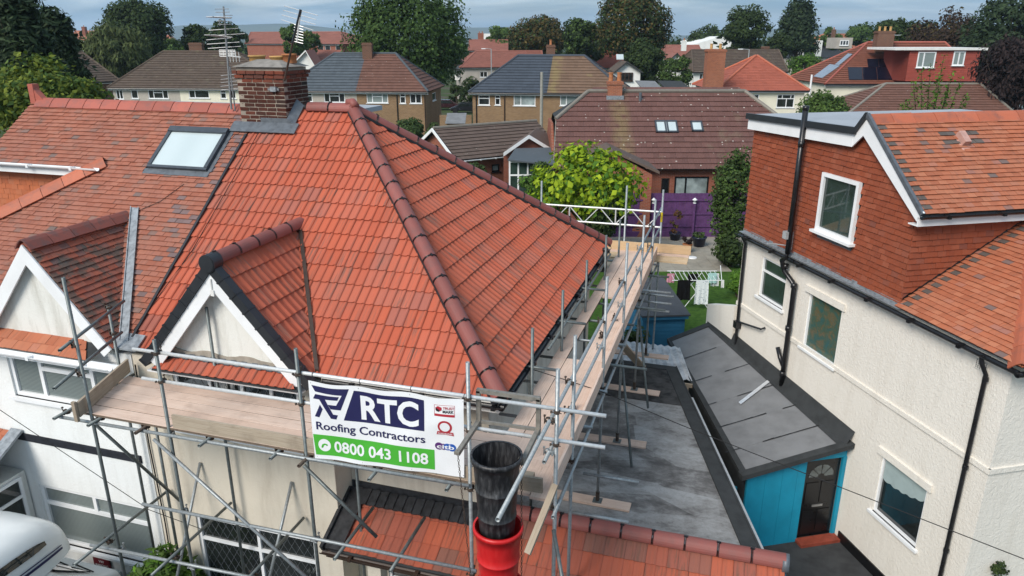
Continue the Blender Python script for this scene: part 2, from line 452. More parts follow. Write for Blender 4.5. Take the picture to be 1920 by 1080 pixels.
glass_blind_sky = glassmat('blind_sky_reflection_glass', (.24, .275, .27), .12, .6, ('Z', 12, (.10, .125, .122)))  # blind bands, with the sky's reflection painted into the pale base colour
glass_sky = glassmat('rooflight_glass', (.48, .55, .56), .08, .6, ('X', .4, (.52, .59, .60)))
def fol(name, c, c2, tr=.25):
    t = NT(name); r = t.rnd(); p = t.pos()
    col = t.ramp(r, [(0, sc(c, .65)), (.5, c), (.85, c2), (1, sc(c2, 1.3))])
    f = t.noise(p, .6, 3)
    col = t.mix(t.math('MULTIPLY', f, .4), col, sc(c, .7))
    t.l(col, t.b.inputs['Base Color'])
    t.b.inputs['Roughness'].default_value = .7; t.b.inputs['Specular IOR Level'].default_value = .2
    tl = t.n('BsdfTranslucent'); t.l(col, tl.inputs[0])
    mxs = t.n('MixShader'); mxs.inputs[0].default_value = tr
    out = t.t.nodes['Material Output']
    t.l(t.b.outputs[0], mxs.inputs[1]); t.l(tl.outputs[0], mxs.inputs[2]); t.l(mxs.outputs[0], out.inputs[0])
    MATS[name] = t.m; return t.m
f_syc = fol('sycamore_leaf', (.050, .094, .022), (.086, .145, .033), .28)
f_dark = fol('dark_leaf', (.035, .060, .018), (.060, .092, .025), .28)
f_con = fol('conifer_needle', (.024, .044, .019), (.042, .068, .026), .15)
f_will = fol('willow_leaf', (.09, .115, .038), (.13, .16, .052), .3)
f_lime = fol('lime_leaf', (.30, .42, .02), (.45, .56, .035), .4)
f_bright = fol('bright_leaf', (.085, .19, .022), (.14, .27, .03), .3)
f_mid = fol('mid_leaf', (.07, .125, .028), (.11, .175, .04), .3)
f_yel = fol('yellowgreen_leaf', (.13, .17, .022), (.20, .235, .032))
f_brown = fol('autumn_leaf', (.095, .072, .022), (.135, .10, .03), .3)
f_cop = fol('copper_leaf', (.052, .034, .024), (.078, .05, .032), .3)
f_purp = fol('purple_leaf', (.028, .018, .018), (.045, .028, .026))
f_gold = fol('gold_conifer', (.24, .21, .03), (.32, .29, .05))
f_shrub = fol('shrub_leaf', (.055, .09, .028), (.09, .14, .042), .3)
f_red = fol('reddish_leaf', (.16, .07, .03), (.11, .11, .03))
t = NT('lawn_grass'); p = t.pos()
lawn_m = t.done(t.ramp(t.noise(p, 5, 6, .65), [(.3, (.028, .06, .012)), (.55, (.055, .115, .02)), (.8, (.085, .15, .03))]), .95, 0, .1)
t.bump(t.noise(p, 80, 3), .6, .03)
t = NT('rough_ground'); p = t.pos()
ground_m = t.done(t.ramp(t.noise(p, .12, 6, .6), [(.3, (.035, .05, .018)), (.5, (.05, .075, .025)), (.62, (.09, .08, .06)), (.8, (.07, .07, .07))]), .95, 0, .1)
t = NT('garage_membrane'); p = t.pos()
f = t.noise(t.scaled(p, (.75, 1.3, 1)), 1.9, 14, .74, .15)
vo = t.n('TexVoronoi'); t.l(t.scaled(p, (.9, 2.2, 1)), vo.inputs['Vector']); vo.inputs['Scale'].default_value = .8
sc_ = t.n('SeparateColor'); t.l(vo.outputs['Color'], sc_.inputs[0])
ff = t.math('ADD', t.math('MULTIPLY', f, .85), t.math('MULTIPLY', sc_.outputs[0], .15))
c = t.ramp(ff, [(.36, (.085, .079, .076)), (.45, (.16, .152, .147)), (.50, (.235, .228, .222)), (.62, (.33, .33, .328))])
g2 = t.noise(p, 14, 8, .7)
c = t.mix(t.math('MULTIPLY', t.ramp(g2, [(.5, (0, 0, 0)), (.7, (1, 1, 1))]), .35), c, (.08, .078, .077))
t.bump(f, .3, .01)
garage_m = t.done(c, .62, 0, .35)

def band(mat, d, c, hw, col, amt=.6, d2=None, lo=0, hi=1):
    """lichen streak on a roof: a strip along the slope at distance c along d, ragged by noise"""
    nt = mat.node_tree; b = nt.nodes['Principled BSDF']; src = b.inputs['Base Color'].links[0].from_socket
    g = nt.nodes.new('ShaderNodeNewGeometry'); vm = nt.nodes.new('ShaderNodeVectorMath'); vm.operation = 'DOT_PRODUCT'; vm.inputs[1].default_value = d
    nt.links.new(g.outputs['Position'], vm.inputs[0])
    def m(op, a, v_):
        n = nt.nodes.new('ShaderNodeMath'); n.operation = op
        for i, q in enumerate((a, v_)):
            if hasattr(q, 'is_linked'): nt.links.new(q, n.inputs[i])
            else: n.inputs[i].default_value = q
        return n.outputs[0]
    nz = nt.nodes.new('ShaderNodeTexNoise'); nz.inputs['Scale'].default_value = 1.6; nz.inputs['Detail'].default_value = 6; nt.links.new(g.outputs['Position'], nz.inputs['Vector'])
    e = m('SUBTRACT', 1.0, m('DIVIDE', m('ABSOLUTE', m('SUBTRACT', vm.outputs['Value'], c), 0), hw)); e = m('MAXIMUM', e, 0)
    e = m('MINIMUM', m('MULTIPLY', m('MULTIPLY', e, m('MAXIMUM', m('SUBTRACT', nz.outputs['Fac'], .3), 0)), 5.0), 1.0)
    mx_ = nt.nodes.new('ShaderNodeMix'); mx_.data_type = 'RGBA'; nt.links.new(m('MULTIPLY', e, amt), mx_.inputs[0]); nt.links.new(src, mx_.inputs[6]); mx_.inputs[7].default_value = (*col, 1)
    nt.links.new(mx_.outputs[2], b.inputs['Base Color'])
# ------------------------------------------------------------------ builders
def clip(poly, a, b):
    """keep the part of 2-D convex poly left of the directed line a->b"""
    out = []; n = len(poly)
    ex, ey = b[0] - a[0], b[1] - a[1]
    d = [ex * (q[1] - a[1]) - ey * (q[0] - a[0]) for q in poly]
    for i in range(n):
        p, q = poly[i], poly[(i + 1) % n]; dp, dq = d[i], d[(i + 1) % n]
        if dp >= 0: out.append(p)
        if (dp > 0 and dq < 0) or (dp < 0 and dq > 0):
            t_ = dp / (dp - dq); out.append((p[0] + (q[0] - p[0]) * t_, p[1] + (q[1] - p[1]) * t_))
    return out
def ccw(poly):
    A = sum(poly[i][0] * poly[(i + 1) % len(poly)][1] - poly[(i + 1) % len(poly)][0] * poly[i][1] for i in range(len(poly)))
    return poly if A > 0 else poly[::-1]
def area(poly):
    return abs(sum(poly[i][0] * poly[(i + 1) % len(poly)][1] - poly[(i + 1) % len(poly)][0] * poly[i][1] for i in range(len(poly)))) / 2
def inpoly(q, poly, eps=1e-4):
    for i in range(len(poly)):
        a, b = poly[i], poly[(i + 1) % len(poly)]
        if (b[0] - a[0]) * (q[1] - a[1]) - (b[1] - a[1]) * (q[0] - a[0]) < -eps: return False
    return True
PT = {}
def plain_tile(width, gauge, lift):
    k = (round(width, 3), round(gauge, 3), round(lift, 3))
    if k in PT: return PT[k]
    me = bpy.data.meshes.new('flat_tile'); w = width - .004; h2 = lift * .25
    me.from_pydata([(0, 0, lift), (w, 0, lift), (w, gauge + .02, h2), (0, gauge + .02, h2), (0, 0, lift * .5), (w, 0, lift * .5), (w, gauge + .02, -.006), (0, gauge + .02, -.006)], [],
                   [(0, 1, 2, 3), (4, 5, 1, 0), (5, 6, 2, 1), (7, 4, 0, 3), (6, 7, 3, 2)])
    l = me.uv_layers.new(name='UVMap')
    for i, lp in enumerate(me.loops):
        q = me.vertices[lp.vertex_index].co; l.data[i].uv = (q.x, q.y)
    PT[k] = me; return me
PROF = [(0, .003), (.018, .0), (.072, 0), (.09, .008), (.106, .020), (.124, .023), (.139, .015), (.148, .001)]
def prof_tile(width, gauge, lift, amp=1.0):
    k = ('p', round(width, 3), round(gauge, 3), round(lift, 3), amp)
    if k in PT: return PT[k]
    pts = [(u * width / .3, h * amp) for u, h in PROF] + [((u + .15) * width / .3, h * amp) for u, h in PROF]
    pts[-1] = (width - .002, pts[-1][1])
    n = len(pts); vs = []; fs = []
    for u, h in pts: vs.append((u, 0, h + lift))
    for u, h in pts: vs.append((u, gauge + .03, h + lift * .10))
    for u, h in pts: vs.append((u, 0, h + lift * .45))
    for i in range(n - 1):
        fs.append((i, i + 1, n + i + 1, n + i)); fs.append((2 * n + i, 2 * n + i + 1, i + 1, i))
    me = bpy.data.meshes.new('profiled_tile'); me.from_pydata(vs, [], fs)
    l = me.uv_layers.new(name='UVMap')
    for i, lp in enumerate(me.loops):
        q = me.vertices[lp.vertex_index].co; l.data[i].uv = (q.x, q.y)
    PT[k] = me; return me
def lay_tiles(parent, mat, O, u, v, poly, gauge, width, nobj=0, lift=.022, prof=None, holes=(), name='roof_tile', alt=None, stag=True, jit=.0025, stuffname=None, dirty=None):
    """tiles over a convex polygon given in slope metres (a along u, b along v); the nobj that show
    largest become single objects, the rest one joined part"""
    O, u, v = V(O), V(u).normalized(), V(v).normalized(); n = u.cross(v)
    poly = ccw([tuple(q) for q in poly])
    a0 = min(q[0] for q in poly); a1 = max(q[0] for q in poly); b0 = min(q[1] for q in poly); b1 = max(q[1] for q in poly)
    base = prof_tile(width, gauge, lift, prof) if prof else plain_tile(width, gauge, lift)
    bv = [V(q.co) for q in base.vertices]; bf = [tuple(p.vertices) for p in base.polygons]
    R = Matrix((u, v, n)).transposed().to_4x4()
    full = []; alts = []; mb = MB(); uvs = []
    rows = int((b1 - b0) / gauge + .999)
    for j in range(rows):
        b = b0 + j * gauge
        sft = (width / 2 if (stag and j % 2) else 0) + random.uniform(-.006, .006)
        for i in range(-1, int((a1 - a0) / width) + 2):
            a = a0 + i * width - sft
            rect = [(a, b), (a + width, b), (a + width, b + gauge), (a, b + gauge)]
            c = (a + width / 2, b + gauge / 2)
            if any(inpoly(c, h) for h in holes): continue
            ins = [inpoly(q, poly) for q in rect]
            jz = random.uniform(-jit, jit * 1.5); rot = random.uniform(-.009, .009)
            if all(ins):
                M = Matrix.Translation(O + u * (a + .002) + v * (b + random.uniform(-.004, .004)) + n * jz) @ R @ Matrix.Rotation(rot, 4, 'Z')
                full.append((M, a, b)) if not (alt and alt[0](a, b, j)) else alts.append(M); continue
            q = rect
            for k in range(len(poly)):
                q = clip(q, poly[k], poly[(k + 1) % len(poly)])
                if len(q) < 3: break
            if len(q) < 3 or area(q) < width * gauge * .02: continue
            if prof:
                bm = bmesh.new(); bm.from_mesh(base)
                bmesh.ops.transform(bm, matrix=Matrix.Translation((a, b, jz)), verts=bm.verts)
                for k in range(len(poly)):
                    p0, p1 = poly[k], poly[(k + 1) % len(poly)]
                    if all((p1[0] - p0[0]) * (w[1] - p0[1]) - (p1[1] - p0[1]) * (w[0] - p0[0]) > -1e-6 for w in rect): continue
                    if abs(p1[1] - p0[1]) < 1e-6 and p0[1] == b1: continue
                    nn = V((p1[1] - p0[1], -(p1[0] - p0[0]), 0)).normalized()
                    bmesh.ops.bisect_plane(bm, geom=bm.verts[:] + bm.edges[:] + bm.faces[:], plane_co=(p0[0], p0[1], 0), plane_no=nn, clear_outer=True)
                bm.verts.index_update()
                vs = [w.co.copy() for w in bm.verts]
                mb.add([O + u * w.x + v * w.y + n * w.z for w in vs], [tuple(x.index for x in f_.verts) for f_ in bm.faces])
                uvs += [(w.x - a, w.y - b) for w in vs]; bm.free()
            else:
                m = len(q); hh = lambda y: lift * (1 - .75 * (y - b) / gauge) + jz
                vs = [O + u * x + v * y + n * hh(y) for x, y in q] + [O + u * x + v * y + n * (hh(y) - lift * .5) for x, y in q]
                mb.add(vs, [tuple(range(m))] + [(m + k, m + (k + 1) % m, (k + 1) % m, k) for k in range(m)])
                uvs += [(x - a, y - b) for x, y in q] * 2
    def vis(M):
        x, y, zc = proj(M @ V((width / 2, gauge / 2, 0)))
        return -1 if (zc < .1 or not (-5 < x < 1925 and -5 < y < 1085)) else 1 / (zc * zc)
    if nobj:
        full.sort(key=lambda e: -vis(e[0]))
    for e in full[:nobj]:
        link(name, base, mat, parent, e[0])
    for M in alts:
        o = link(name, base, mat, parent, M); o.material_slots[0].link = 'OBJECT'; o.material_slots[0].material = alt[1]
    for M, a, b in full[nobj:]:
        mb.add([M @ w for w in bv], bf); uvs += [(w.x, w.y) for w in bv]
    if mb.v:
        return mb.build(stuffname or (name + 's'), mat, parent, kind='stuff', uv=uvs)
def cap_run(parent, mat, p0, p1, L=.42, r=.12, kind='round', name='ridge_tile', clipm=None, w=None, first=True):
    """a run of ridge or hip tiles, each its own object"""
    p0, p1 = V(p0), V(p1); d = (p1 - p0).normalized(); s_ = d.cross(UPZ).normalized(); up = s_.cross(d)
    n = max(1, round((p1 - p0).length / L)); L = (p1 - p0).length / n; cm = MB()
    for i in range(n):
        a = p0 + d * (i * L + .006); b = p0 + d * ((i + 1) * L - .006)
        mb = MB(); rr = r * random.uniform(.98, 1.02); sag = up * random.uniform(-.004, .004)
        if kind == 'round': prof = [(cos(t_) * rr, sin(t_) * rr) for t_ in [radians(k) for k in range(-12, 193, 17)]]
        else:
            w_ = w or r; prof = [(w_ * 1.15, -w_ * .85), (w_ * .5, -w_ * .12), (w_ * .18, w_ * .12), (0, w_ * .17), (-w_ * .18, w_ * .12), (-w_ * .5, -w_ * .12), (-w_ * 1.15, -w_ * .85)]
        m = len(prof)
        A = [a + sag + s_ * x + up * y for x, y in prof]; B = [b + sag + s_ * x * 1.02 + up * (y * 1.02 + .004) for x, y in prof]
        A2 = [a + sag + s_ * x * .9 + up * (y - r * .12) for x, y in prof]; B2 = [b + sag + s_ * x * .9 + up * (y - r * .12) for x, y in prof]
        fs = []
        for k in range(m - 1):
            fs += [(k, k + 1, m + k + 1, m + k), (2 * m + k + 1, 2 * m + k, 3 * m + k, 3 * m + k + 1), (k + 1, k, 2 * m + k, 2 * m + k + 1), (m + k, m + k + 1, 3 * m + k + 1, 3 * m + k)]
        fs += [(0, m, 3 * m, 2 * m), (m - 1, 2 * m - 1, 4 * m - 1, 3 * m - 1)]
        mb.add(A + B + A2 + B2, fs)
        mb.build(name, mat, parent)
        if clipm and (i or first):
            for off in (-.011, .011):
                q = [(cos(t_) * rr * 1.05, sin(t_) * rr * 1.05) for t_ in [radians(k) for k in range(-8, 190, 18)]]
                cm.path([a + d * (off - .004) + s_ * x + up * y for x, y in q], .0052, 5)
            cm.ob(a + up * rr * 1.02 - d * .03 - s_ * .012, d * .06, s_ * .024, up * .018)
            cm.build('union_clip', clipm, parent); cm = MB()
def wall(parent, mat, O, U, L, Ht, openings=(), depth=.1, N=None, name='wall', thick=.25, extra=None):
    """wall sheet with real openings; openings are (a0, a1, h0, h1); N points outwards"""
    O, U = V(O), V(U).normalized(); N = V(N) if N is not None else U.cross(UPZ)
    xs = sorted({0, L, *[o[0] for o in openings], *[o[1] for o in openings]}); zs = sorted({0, Ht, *[o[2] for o in openings], *[o[3] for o in openings]})
    mb = MB()
    for i in range(len(xs) - 1):
        for j in range(len(zs) - 1):
            cx, cz = (xs[i] + xs[i + 1]) / 2, (zs[j] + zs[j + 1]) / 2
            if any(o[0] < cx < o[1] and o[2] < cz < o[3] for o in openings): continue
            mb.quad(*[O + U * x + UPZ * z for x, z in ((xs[i], zs[j]), (xs[i + 1], zs[j]), (xs[i + 1], zs[j + 1]), (xs[i], zs[j + 1]))])
    for a0, a1, h0, h1 in openings:
        c = [O + U * x + UPZ * z for x, z in ((a0, h0), (a1, h0), (a1, h1), (a0, h1))]
        for k in range(4): mb.quad(c[k], c[(k + 1) % 4], c[(k + 1) % 4] - N * depth, c[k] - N * depth)
    # back and rim give the wall its thickness
    c = [O + U * x + UPZ * z for x, z in ((0, 0), (L, 0), (L, Ht), (0, Ht))]
    mb.quad(*[q - N * thick for q in c[::-1]])
    for k in range(4): mb.quad(c[(k + 1) % 4], c[k], c[k] - N * thick, c[(k + 1) % 4] - N * thick)
    if extra: extra(mb)
    return mb.build(name, mat, parent)
def window(parent, O, U, N, w, h, mull=(), trans=(), pane=None, frame=None, fw=.055, dep=.06, sill=.07, sillm=None, label=None, lead_grid=None, head=None):
    """casement window: a frame with mullions (x, z0, z1) and transoms (z, x0, x1) as fractions; pane and sill are sub-parts"""
    O, U, N = V(O), V(U).normalized(), V(N).normalized(); pane = pane or glass; frame = frame or upvc
    mb = MB(); D = N * dep
    def bar(x0, x1, z0, z1, k=1.0): mb.ob(O + U * x0 + UPZ * z0 + D * (1 - k) * .5, U * (x1 - x0), UPZ * (z1 - z0), D * k)
    bar(0, w, 0, fw); bar(0, w, h - fw, h); bar(0, fw, fw, h - fw); bar(w - fw, w, fw, h - fw)
    for x, z0, z1 in mull: bar(x * w - fw * .5, x * w + fw * .5, max(fw, z0 * h), min(h - fw, z1 * h), .86)
    for z, x0, x1 in trans: bar(max(fw, x0 * w), min(w - fw, x1 * w), z * h - fw * .5, z * h + fw * .5, .9)
    f_ = mb.build('window', frame, parent)
    if label: f_['label'] = label
    pb = MB(); pb.ob(O + U * .02 + UPZ * .02 + N * dep * .15, U * (w - .04), UPZ * (h - .04), N * .012); pb.build('pane', pane, f_)
    if lead_grid:
        gb = MB(); st = lead_grid; nrm = N * (dep * .15 + .016)
        k = -h
        while k < w + h:
            for sgn in (1, -1):
                x0, z0, x1, z1 = (k, 0, k + h * .6, h) if sgn > 0 else (k, 0, k - h * .6, h)
                t0, t1 = 0.0, 1.0
                dx_ = x1 - x0
                lo, hi = sorted(((.04 - x0) / dx_, (w - .04 - x0) / dx_)); t0 = max(t0, lo); t1 = min(t1, hi)
                if t1 - t0 > .03: gb.tube(O + nrm + U * (x0 + dx_ * t0) + UPZ * (h * t0), O + nrm + U * (x0 + dx_ * t1) + UPZ * (h * t1), .0022, 4)
            k += st
        gb.build('lead_came', lead_light, f_)
    if sill: MB().ob(O - U * .07 - UPZ * .05 - N * .02, U * (w + .14), UPZ * .05, N * (dep + sill + .04)).build('sill', sillm or frame, f_)
    if head: MB().ob(O - U * .08 + UPZ * h, U * (w + .16), UPZ * .06, N * (dep + head)).build('lintel', frame, f_)
    return f_
def gutter(parent, p0, p1, mat, r=.055, out=None, name='gutter'):
    p0, p1 = V(p0), V(p1); d = (p1 - p0).normalized(); s_ = d.cross(UPZ).normalized(); mb = MB(); prof = []
    for k in range(0, 181, 20): prof.append((cos(radians(180 + k)) * r, sin(radians(180 + k)) * r))
    for k in range(180, -1, -20): prof.append((cos(radians(180 + k)) * r * .86, sin(radians(180 + k)) * r * .86))
    n = len(prof)
    mb.add([p0 + s_ * x + UPZ * y for x, y in prof] + [p1 + s_ * x + UPZ * y for x, y in prof], [(i, (i + 1) % n, n + (i + 1) % n, n + i) for i in range(n)] + [tuple(range(n)), tuple(range(n, 2 * n))[::-1]])
    L = (p1 - p0).length; k = .5
    while k < L:
        mb.ob(p0 + d * (k - .03) - s_ * r * 1.12 - UPZ * r * 1.1, d * .06, s_ * r * 2.24, UPZ * r * 1.15); k += 1.1
    return mb.build(name, mat, parent)
TUBES = {}
def tubeo(parent, name, p0, p1, mat, r=.0242):
    """scaffold tube: hollow ends, its own object"""
    p0, p1 = V(p0), V(p1); mb = MB(); n = 14
    d = (p1 - p0).normalized(); x = d.orthogonal().normalized(); y = d.cross(x)
    ring = lambda c, q: [c + (x * cos(2 * pi * i / n) + y * sin(2 * pi * i / n)) * q for i in range(n)]
    vs = ring(p0 + d * .1, r * .84) + ring(p0, r * .84) + ring(p0, r) + ring(p1, r) + ring(p1, r * .84) + ring(p1 - d * .1, r * .84)
    fs = [(j * n + i, j * n + (i + 1) % n, (j + 1) * n + (i + 1) % n, (j + 1) * n + i) for j in range(5) for i in range(n)] + [tuple(range(n)), tuple(range(5 * n, 6 * n))]
    mb.add(vs, fs); o = mb.build(name, mat, parent, smooth=True)
    return o
def board(parent, name, p0, p1, side, mat, w=.225, t_=.038, top=True):
    """timber board from p0 to p1 (one long edge, top surface), width towards side"""
    p0, p1 = V(p0), V(p1); d = (p1 - p0); L = d.length; d.normalize(); s_ = V(side); s_ = (s_ - d * s_.dot(d)).normalized(); n = d.cross(s_)
    if n.z < -.01: n = -n
    M = Matrix((d, s_, n)).transposed().to_4x4(); M.translation = p0
    mb = MB(); e = .003
    mb.add([(0, 0, -t_), (L, 0, -t_), (L, w, -t_), (0, w, -t_), (0, e, 0), (L, e, 0), (L, w - e, 0), (0, w - e, 0), (0, 0, -e), (L, 0, -e), (L, w, -e), (0, w, -e)],
           [(3, 2, 1, 0), (4, 5, 6, 7), (0, 1, 9, 8), (8, 9, 5, 4), (2, 3, 11, 10), (10, 11, 7, 6), (1, 2, 10, 9), (9, 10, 6, 5), (3, 0, 8, 11), (11, 8, 4, 7)])
    o = mb.build(name, mat, None)
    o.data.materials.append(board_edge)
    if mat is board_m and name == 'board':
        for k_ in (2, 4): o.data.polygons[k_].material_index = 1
    if parent is not None: attach(o, parent)
    o.matrix_basis = M
    return o
# ---- foliage
def leaf_mesh(name, P, N, size, mat, parent, asp=1.5, droop=None):
    """one small bent leaf (two triangles pairs) at each point"""
    n = len(P); R = rng.normal(size=(n, 3)); R /= np.linalg.norm(R, axis=1)[:, None]
    N = N / (np.linalg.norm(N, axis=1)[:, None] + 1e-9)
    N = N + R * .75; N /= np.linalg.norm(N, axis=1)[:, None]
    A = rng.normal(size=(n, 3)) if droop is None else np.tile(np.array(droop, float), (n, 1)) + rng.normal(size=(n, 3)) * .35
    A -= N * (A * N).sum(1)[:, None]; A /= np.linalg.norm(A, axis=1)[:, None] + 1e-9
    B = np.cross(N, A); s_ = (size * rng.uniform(.6, 1.35, n))[:, None]
    a = A * s_ * asp * .5; b = B * s_ * .5; c = N * s_ * .14
    vs = np.stack([P - a, P + b * .9 - c - a * .1, P + a, P - b * .9 - c - a * .1, ], 1).reshape(-1, 3)
    me = bpy.data.meshes.new(name); me.vertices.add(4 * n); me.vertices.foreach_set('co', vs.ravel().astype(np.float32))
    k = np.arange(n) * 4
    fc = np.stack([k, k + 1, k + 2, k, k + 2, k + 3], 1).ravel().astype(np.int32)
    me.loops.add(6 * n); me.loops.foreach_set('vertex_index', fc)
    me.polygons.add(2 * n); me.polygons.foreach_set('loop_start', np.arange(2 * n, dtype=np.int32) * 3)
    me.update(calc_edges=True)
    return link(name, me, mat, parent)
def crown_points(c, rx, ry, rz, n, clumps, cr, rnd=None, shape='round', shell=.55):
    rnd = rnd or rng; c = np.array(c, float); P = []; N = []
    cc = rnd.normal(size=(clumps, 3)); cc /= np.linalg.norm(cc, axis=1)[:, None]
    rad = rnd.uniform(shell, 1.0, clumps) ** .6
    cc = cc * rad[:, None]
    if shape == 'cone':
        h = rnd.uniform(-1, 1, clumps); a = rnd.uniform(0, 2 * pi, clumps); w = (1 - h) / 2 * rnd.uniform(.55, 1.05, clumps) + .04
        cc = np.stack([cos_(a) * w, sin_(a) * w, h], 1)
    elif shape == 'spread':
        cc[:, 2] = np.abs(cc[:, 2]) * 1.0 - .45 + (rnd.uniform(-.2, .2, clumps))
    ctr = cc * np.array([rx, ry, rz])
    per = max(4, n // clumps)
    for q, k in zip(ctr, cc):
        s_ = cr * rnd.uniform(.55, 1.25)
        d = rnd.normal(size=(per, 3)); d /= np.linalg.norm(d, axis=1)[:, None]
        d[:, 2] = d[:, 2] * .72 + .12
        rr = rnd.uniform(.3, 1.0, per) ** .5
        P.append(q + d * (rr * s_)[:, None]); N.append(d + k * .6 + np.array([0, 0, .5]))
    return np.concatenate(P) + c, np.concatenate(N)
def cos_(a): return np.cos(a)
def sin_(a): return np.sin(a)
def tree(name, label, base, h, rx, mat, n=2600, leaf=.3, trunk=.25, rz=None, ry=None, clumps=46, cr=None, shape='round', group=None, lift=None, cat='tree', limbs=6, asp=1.5, seed=None, droop=None, second=None):
    base = V(base); rz = rz or h * .42; ry = ry or rx
    r_ = np.random.default_rng(seed if seed is not None else int(rng.integers(1e9)))
    root = thing(name, label, cat, base, group)
    cz = h - rz if lift is None else lift
    c = base + V((0, 0, cz)); cr = cr or rx * .34
    P, N = crown_points(c, rx * .8, ry * .8, rz * .86, n, clumps, cr, r_, shape)
    if second:
        k = int(len(P) * second[1]); idx = r_.permutation(len(P)); 
        leaf_mesh('foliage', P[idx[:k]], N[idx[:k]], leaf, second[0], root, asp, droop)
        P, N = P[idx[k:]], N[idx[k:]]
    leaf_mesh('crown', P, N, leaf, mat, root, asp, droop)
    mb = MB(); top = c + V((0, 0, rz * (.55 if shape != 'cone' else .9)))
    pts = [base + V((0, 0, -.3)), base + (top - base) * .33 + V((r_.uniform(-.1, .1), r_.uniform(-.1, .1), 0)), base + (top - base) * .66, top]
    rs = [trunk * 1.25, trunk, trunk * .65, trunk * .15]
    for i in range(3): mb.tube(pts[i], pts[i + 1], rs[i], 8, rs[i + 1])
    for i in range(limbs):
        a = 2 * pi * i / limbs + r_.uniform(-.3, .3); t0 = r_.uniform(.3, .62)
        p = base + (top - base) * t0
        e = c + V((cos(a) * rx * .72, sin(a) * ry * .72, r_.uniform(-.4, .5) * rz)); m_ = p.lerp(e, .5) + V((0, 0, -.08 * rz))
        mb.tube(p, m_, trunk * .42, 6, trunk * .26); mb.tube(m_, e, trunk * .26, 6, trunk * .06)
    mb.build('trunk', bark, root)
    return root
def bush(name, label, c, rx, rz, mat, n=900, leaf=.12, ry=None, clumps=18, group=None, cat='bush', asp=1.5, second=None, gz=None):
    """c is the base centre on the ground"""
    c = V(c); root = thing(name, label, cat, c, group)
    P, N = crown_points(c + V((0, 0, rz * .95)), rx * .8, (ry or rx) * .8, rz * .9, n, clumps, rx * .36, None, 'round', .3)
    P[:, 2] = np.maximum(P[:, 2], c.z + .02)
    if second:
        k = int(len(P) * second[1]); idx = rng.permutation(len(P))
        leaf_mesh('foliage', P[idx[:k]], N[idx[:k]], leaf, second[0], root, asp); P, N = P[idx[k:]], N[idx[k:]]
    leaf_mesh('crown', P, N, leaf, mat, root, asp)
    mb = MB()
    for i in range(5):
        a = 2 * pi * i / 5 + .4
        mb.tube(c + V((cos(a) * .05, sin(a) * .05, -.1)), c + V((cos(a) * rx * .5, sin(a) * rx * .5, rz * 1.3)), .03 + rx * .012, 6, .01)
    mb.build('stem', bark, root)
    return root
# ------------------------------------------------------------------ the ground
G = -.35
def struct(o): o['kind'] = 'structure'; return o
mb = MB(); mb.quad((-2500, -400, G), (2500, -400, G), (2500, 5200, G), (-2500, 5200, G)); struct(mb.build('ground', ground_m))
mb = MB(); mb.quad((-40, -12, G + .004), (30, -12, G + .004), (30, 8.2, G + .004), (-40, 8.2, G + .004)); struct(mb.build('driveway', tarmac))

# ------------------------------------------------------------------ main house: semi with the new red roof
ZE, ZR = 4.77, 8.172          # eave and ridge height of the tile plane
XR, YF, YB, YM = -2.81, 8.585, 16.967, 12.776
XA = -7.08                    # hip apex
XP = -9.07                    # party line
SL = sqrt((YM - YF) ** 2 + (ZR - ZE) ** 2)
kY = SL / (YM - YF)           # slope metres per plan metre
SS = sqrt((XR - XA) ** 2 + (ZR - ZE) ** 2); kX = SS / (XR - XA)
house = thing('semi_detached_house', 'rendered semi-detached house wrapped in scaffolding with a new red ribbed tile roof', 'house', (-6, 12.5, G))
vF = V((0, YM - YF, ZR - ZE)).normalized(); vS = V((XA - XR, 0, ZR - ZE)).normalized()
nF = V((1, 0, 0)).cross(vF); nS = V((0, 1, 0)).cross(vS)
dk = MB()
o_ = -.012
def offp(p, n): return V(p) + n * o_
dk.poly([offp(p, nF) for p in ((XP, YF, ZE), (XR, YF, ZE), (XA, YM, ZR), (XP, YM, ZR))])
dk.poly([offp(p, nS) for p in ((XR, YF, ZE), (XR, YB, ZE), (XA, YM, ZR))])
dk.poly([(XP, YB, ZE), (XR, YB, ZE), (XA, YM, ZR - .01), (XP, YM, ZR - .01)])
roof = dk.build('roof', felt_dark, house)
# front slope: left and right of the gable are one polygon, tiles wholly inside the gable triangle are left out
GX, GZ, GY0, GYB = -7.12, 6.40, 8.40, 10.63      # gable ridge x, height, front, back
GH = 1.41
tri = ccw([(GX - GH - XP + .25, -.1), (GX + GH - XP - .25, -.1), (GX - XP, (GYB - YF) * kY - .35)])
lay_tiles(roof, red_new, (XP, YF, ZE), (1, 0, 0), vF, [(0, 0), (XR - XP, 0), (XA - XP, SL), (0, SL)], SL / 17.0, .30, 190, .031, 1.2, [tri], stag=False, name='roof_tile')
lay_tiles(roof, red_new, (XR, YF, ZE), (0, 1, 0), vS, [(0, 0), (YB - YF, 0), (YM - YF, SS)], SS / 17.0, .30, 110, .031, 1.2, stag=False, name='roof_tile')
cap_run(roof, ridge_new, (XP + 1.02, YM, ZR + .03), (XA, YM, ZR + .03), .45, .118, 'round', 'ridge_tile', black_p)
cap_run(roof, ridge_new, (XA, YM, ZR + .03), (XR + .02, YF - .02, ZE + .05), .45, .118, 'round', 'hip_tile', black_p)
cap_run(roof, ridge_new, (XA, YM, ZR + .03), (XR + .02, YB + .02, ZE + .05), .45, .118, 'round', 'hip_tile', black_p)
mb = MB(); mb.path([(XA - .12, YM, ZR + .145), (XA + .0, YM, ZR + .165), (XA + .1, YM - .09, ZR + .10)], .078, 10); mb.build('hip_tile', ridge_new, roof, True)
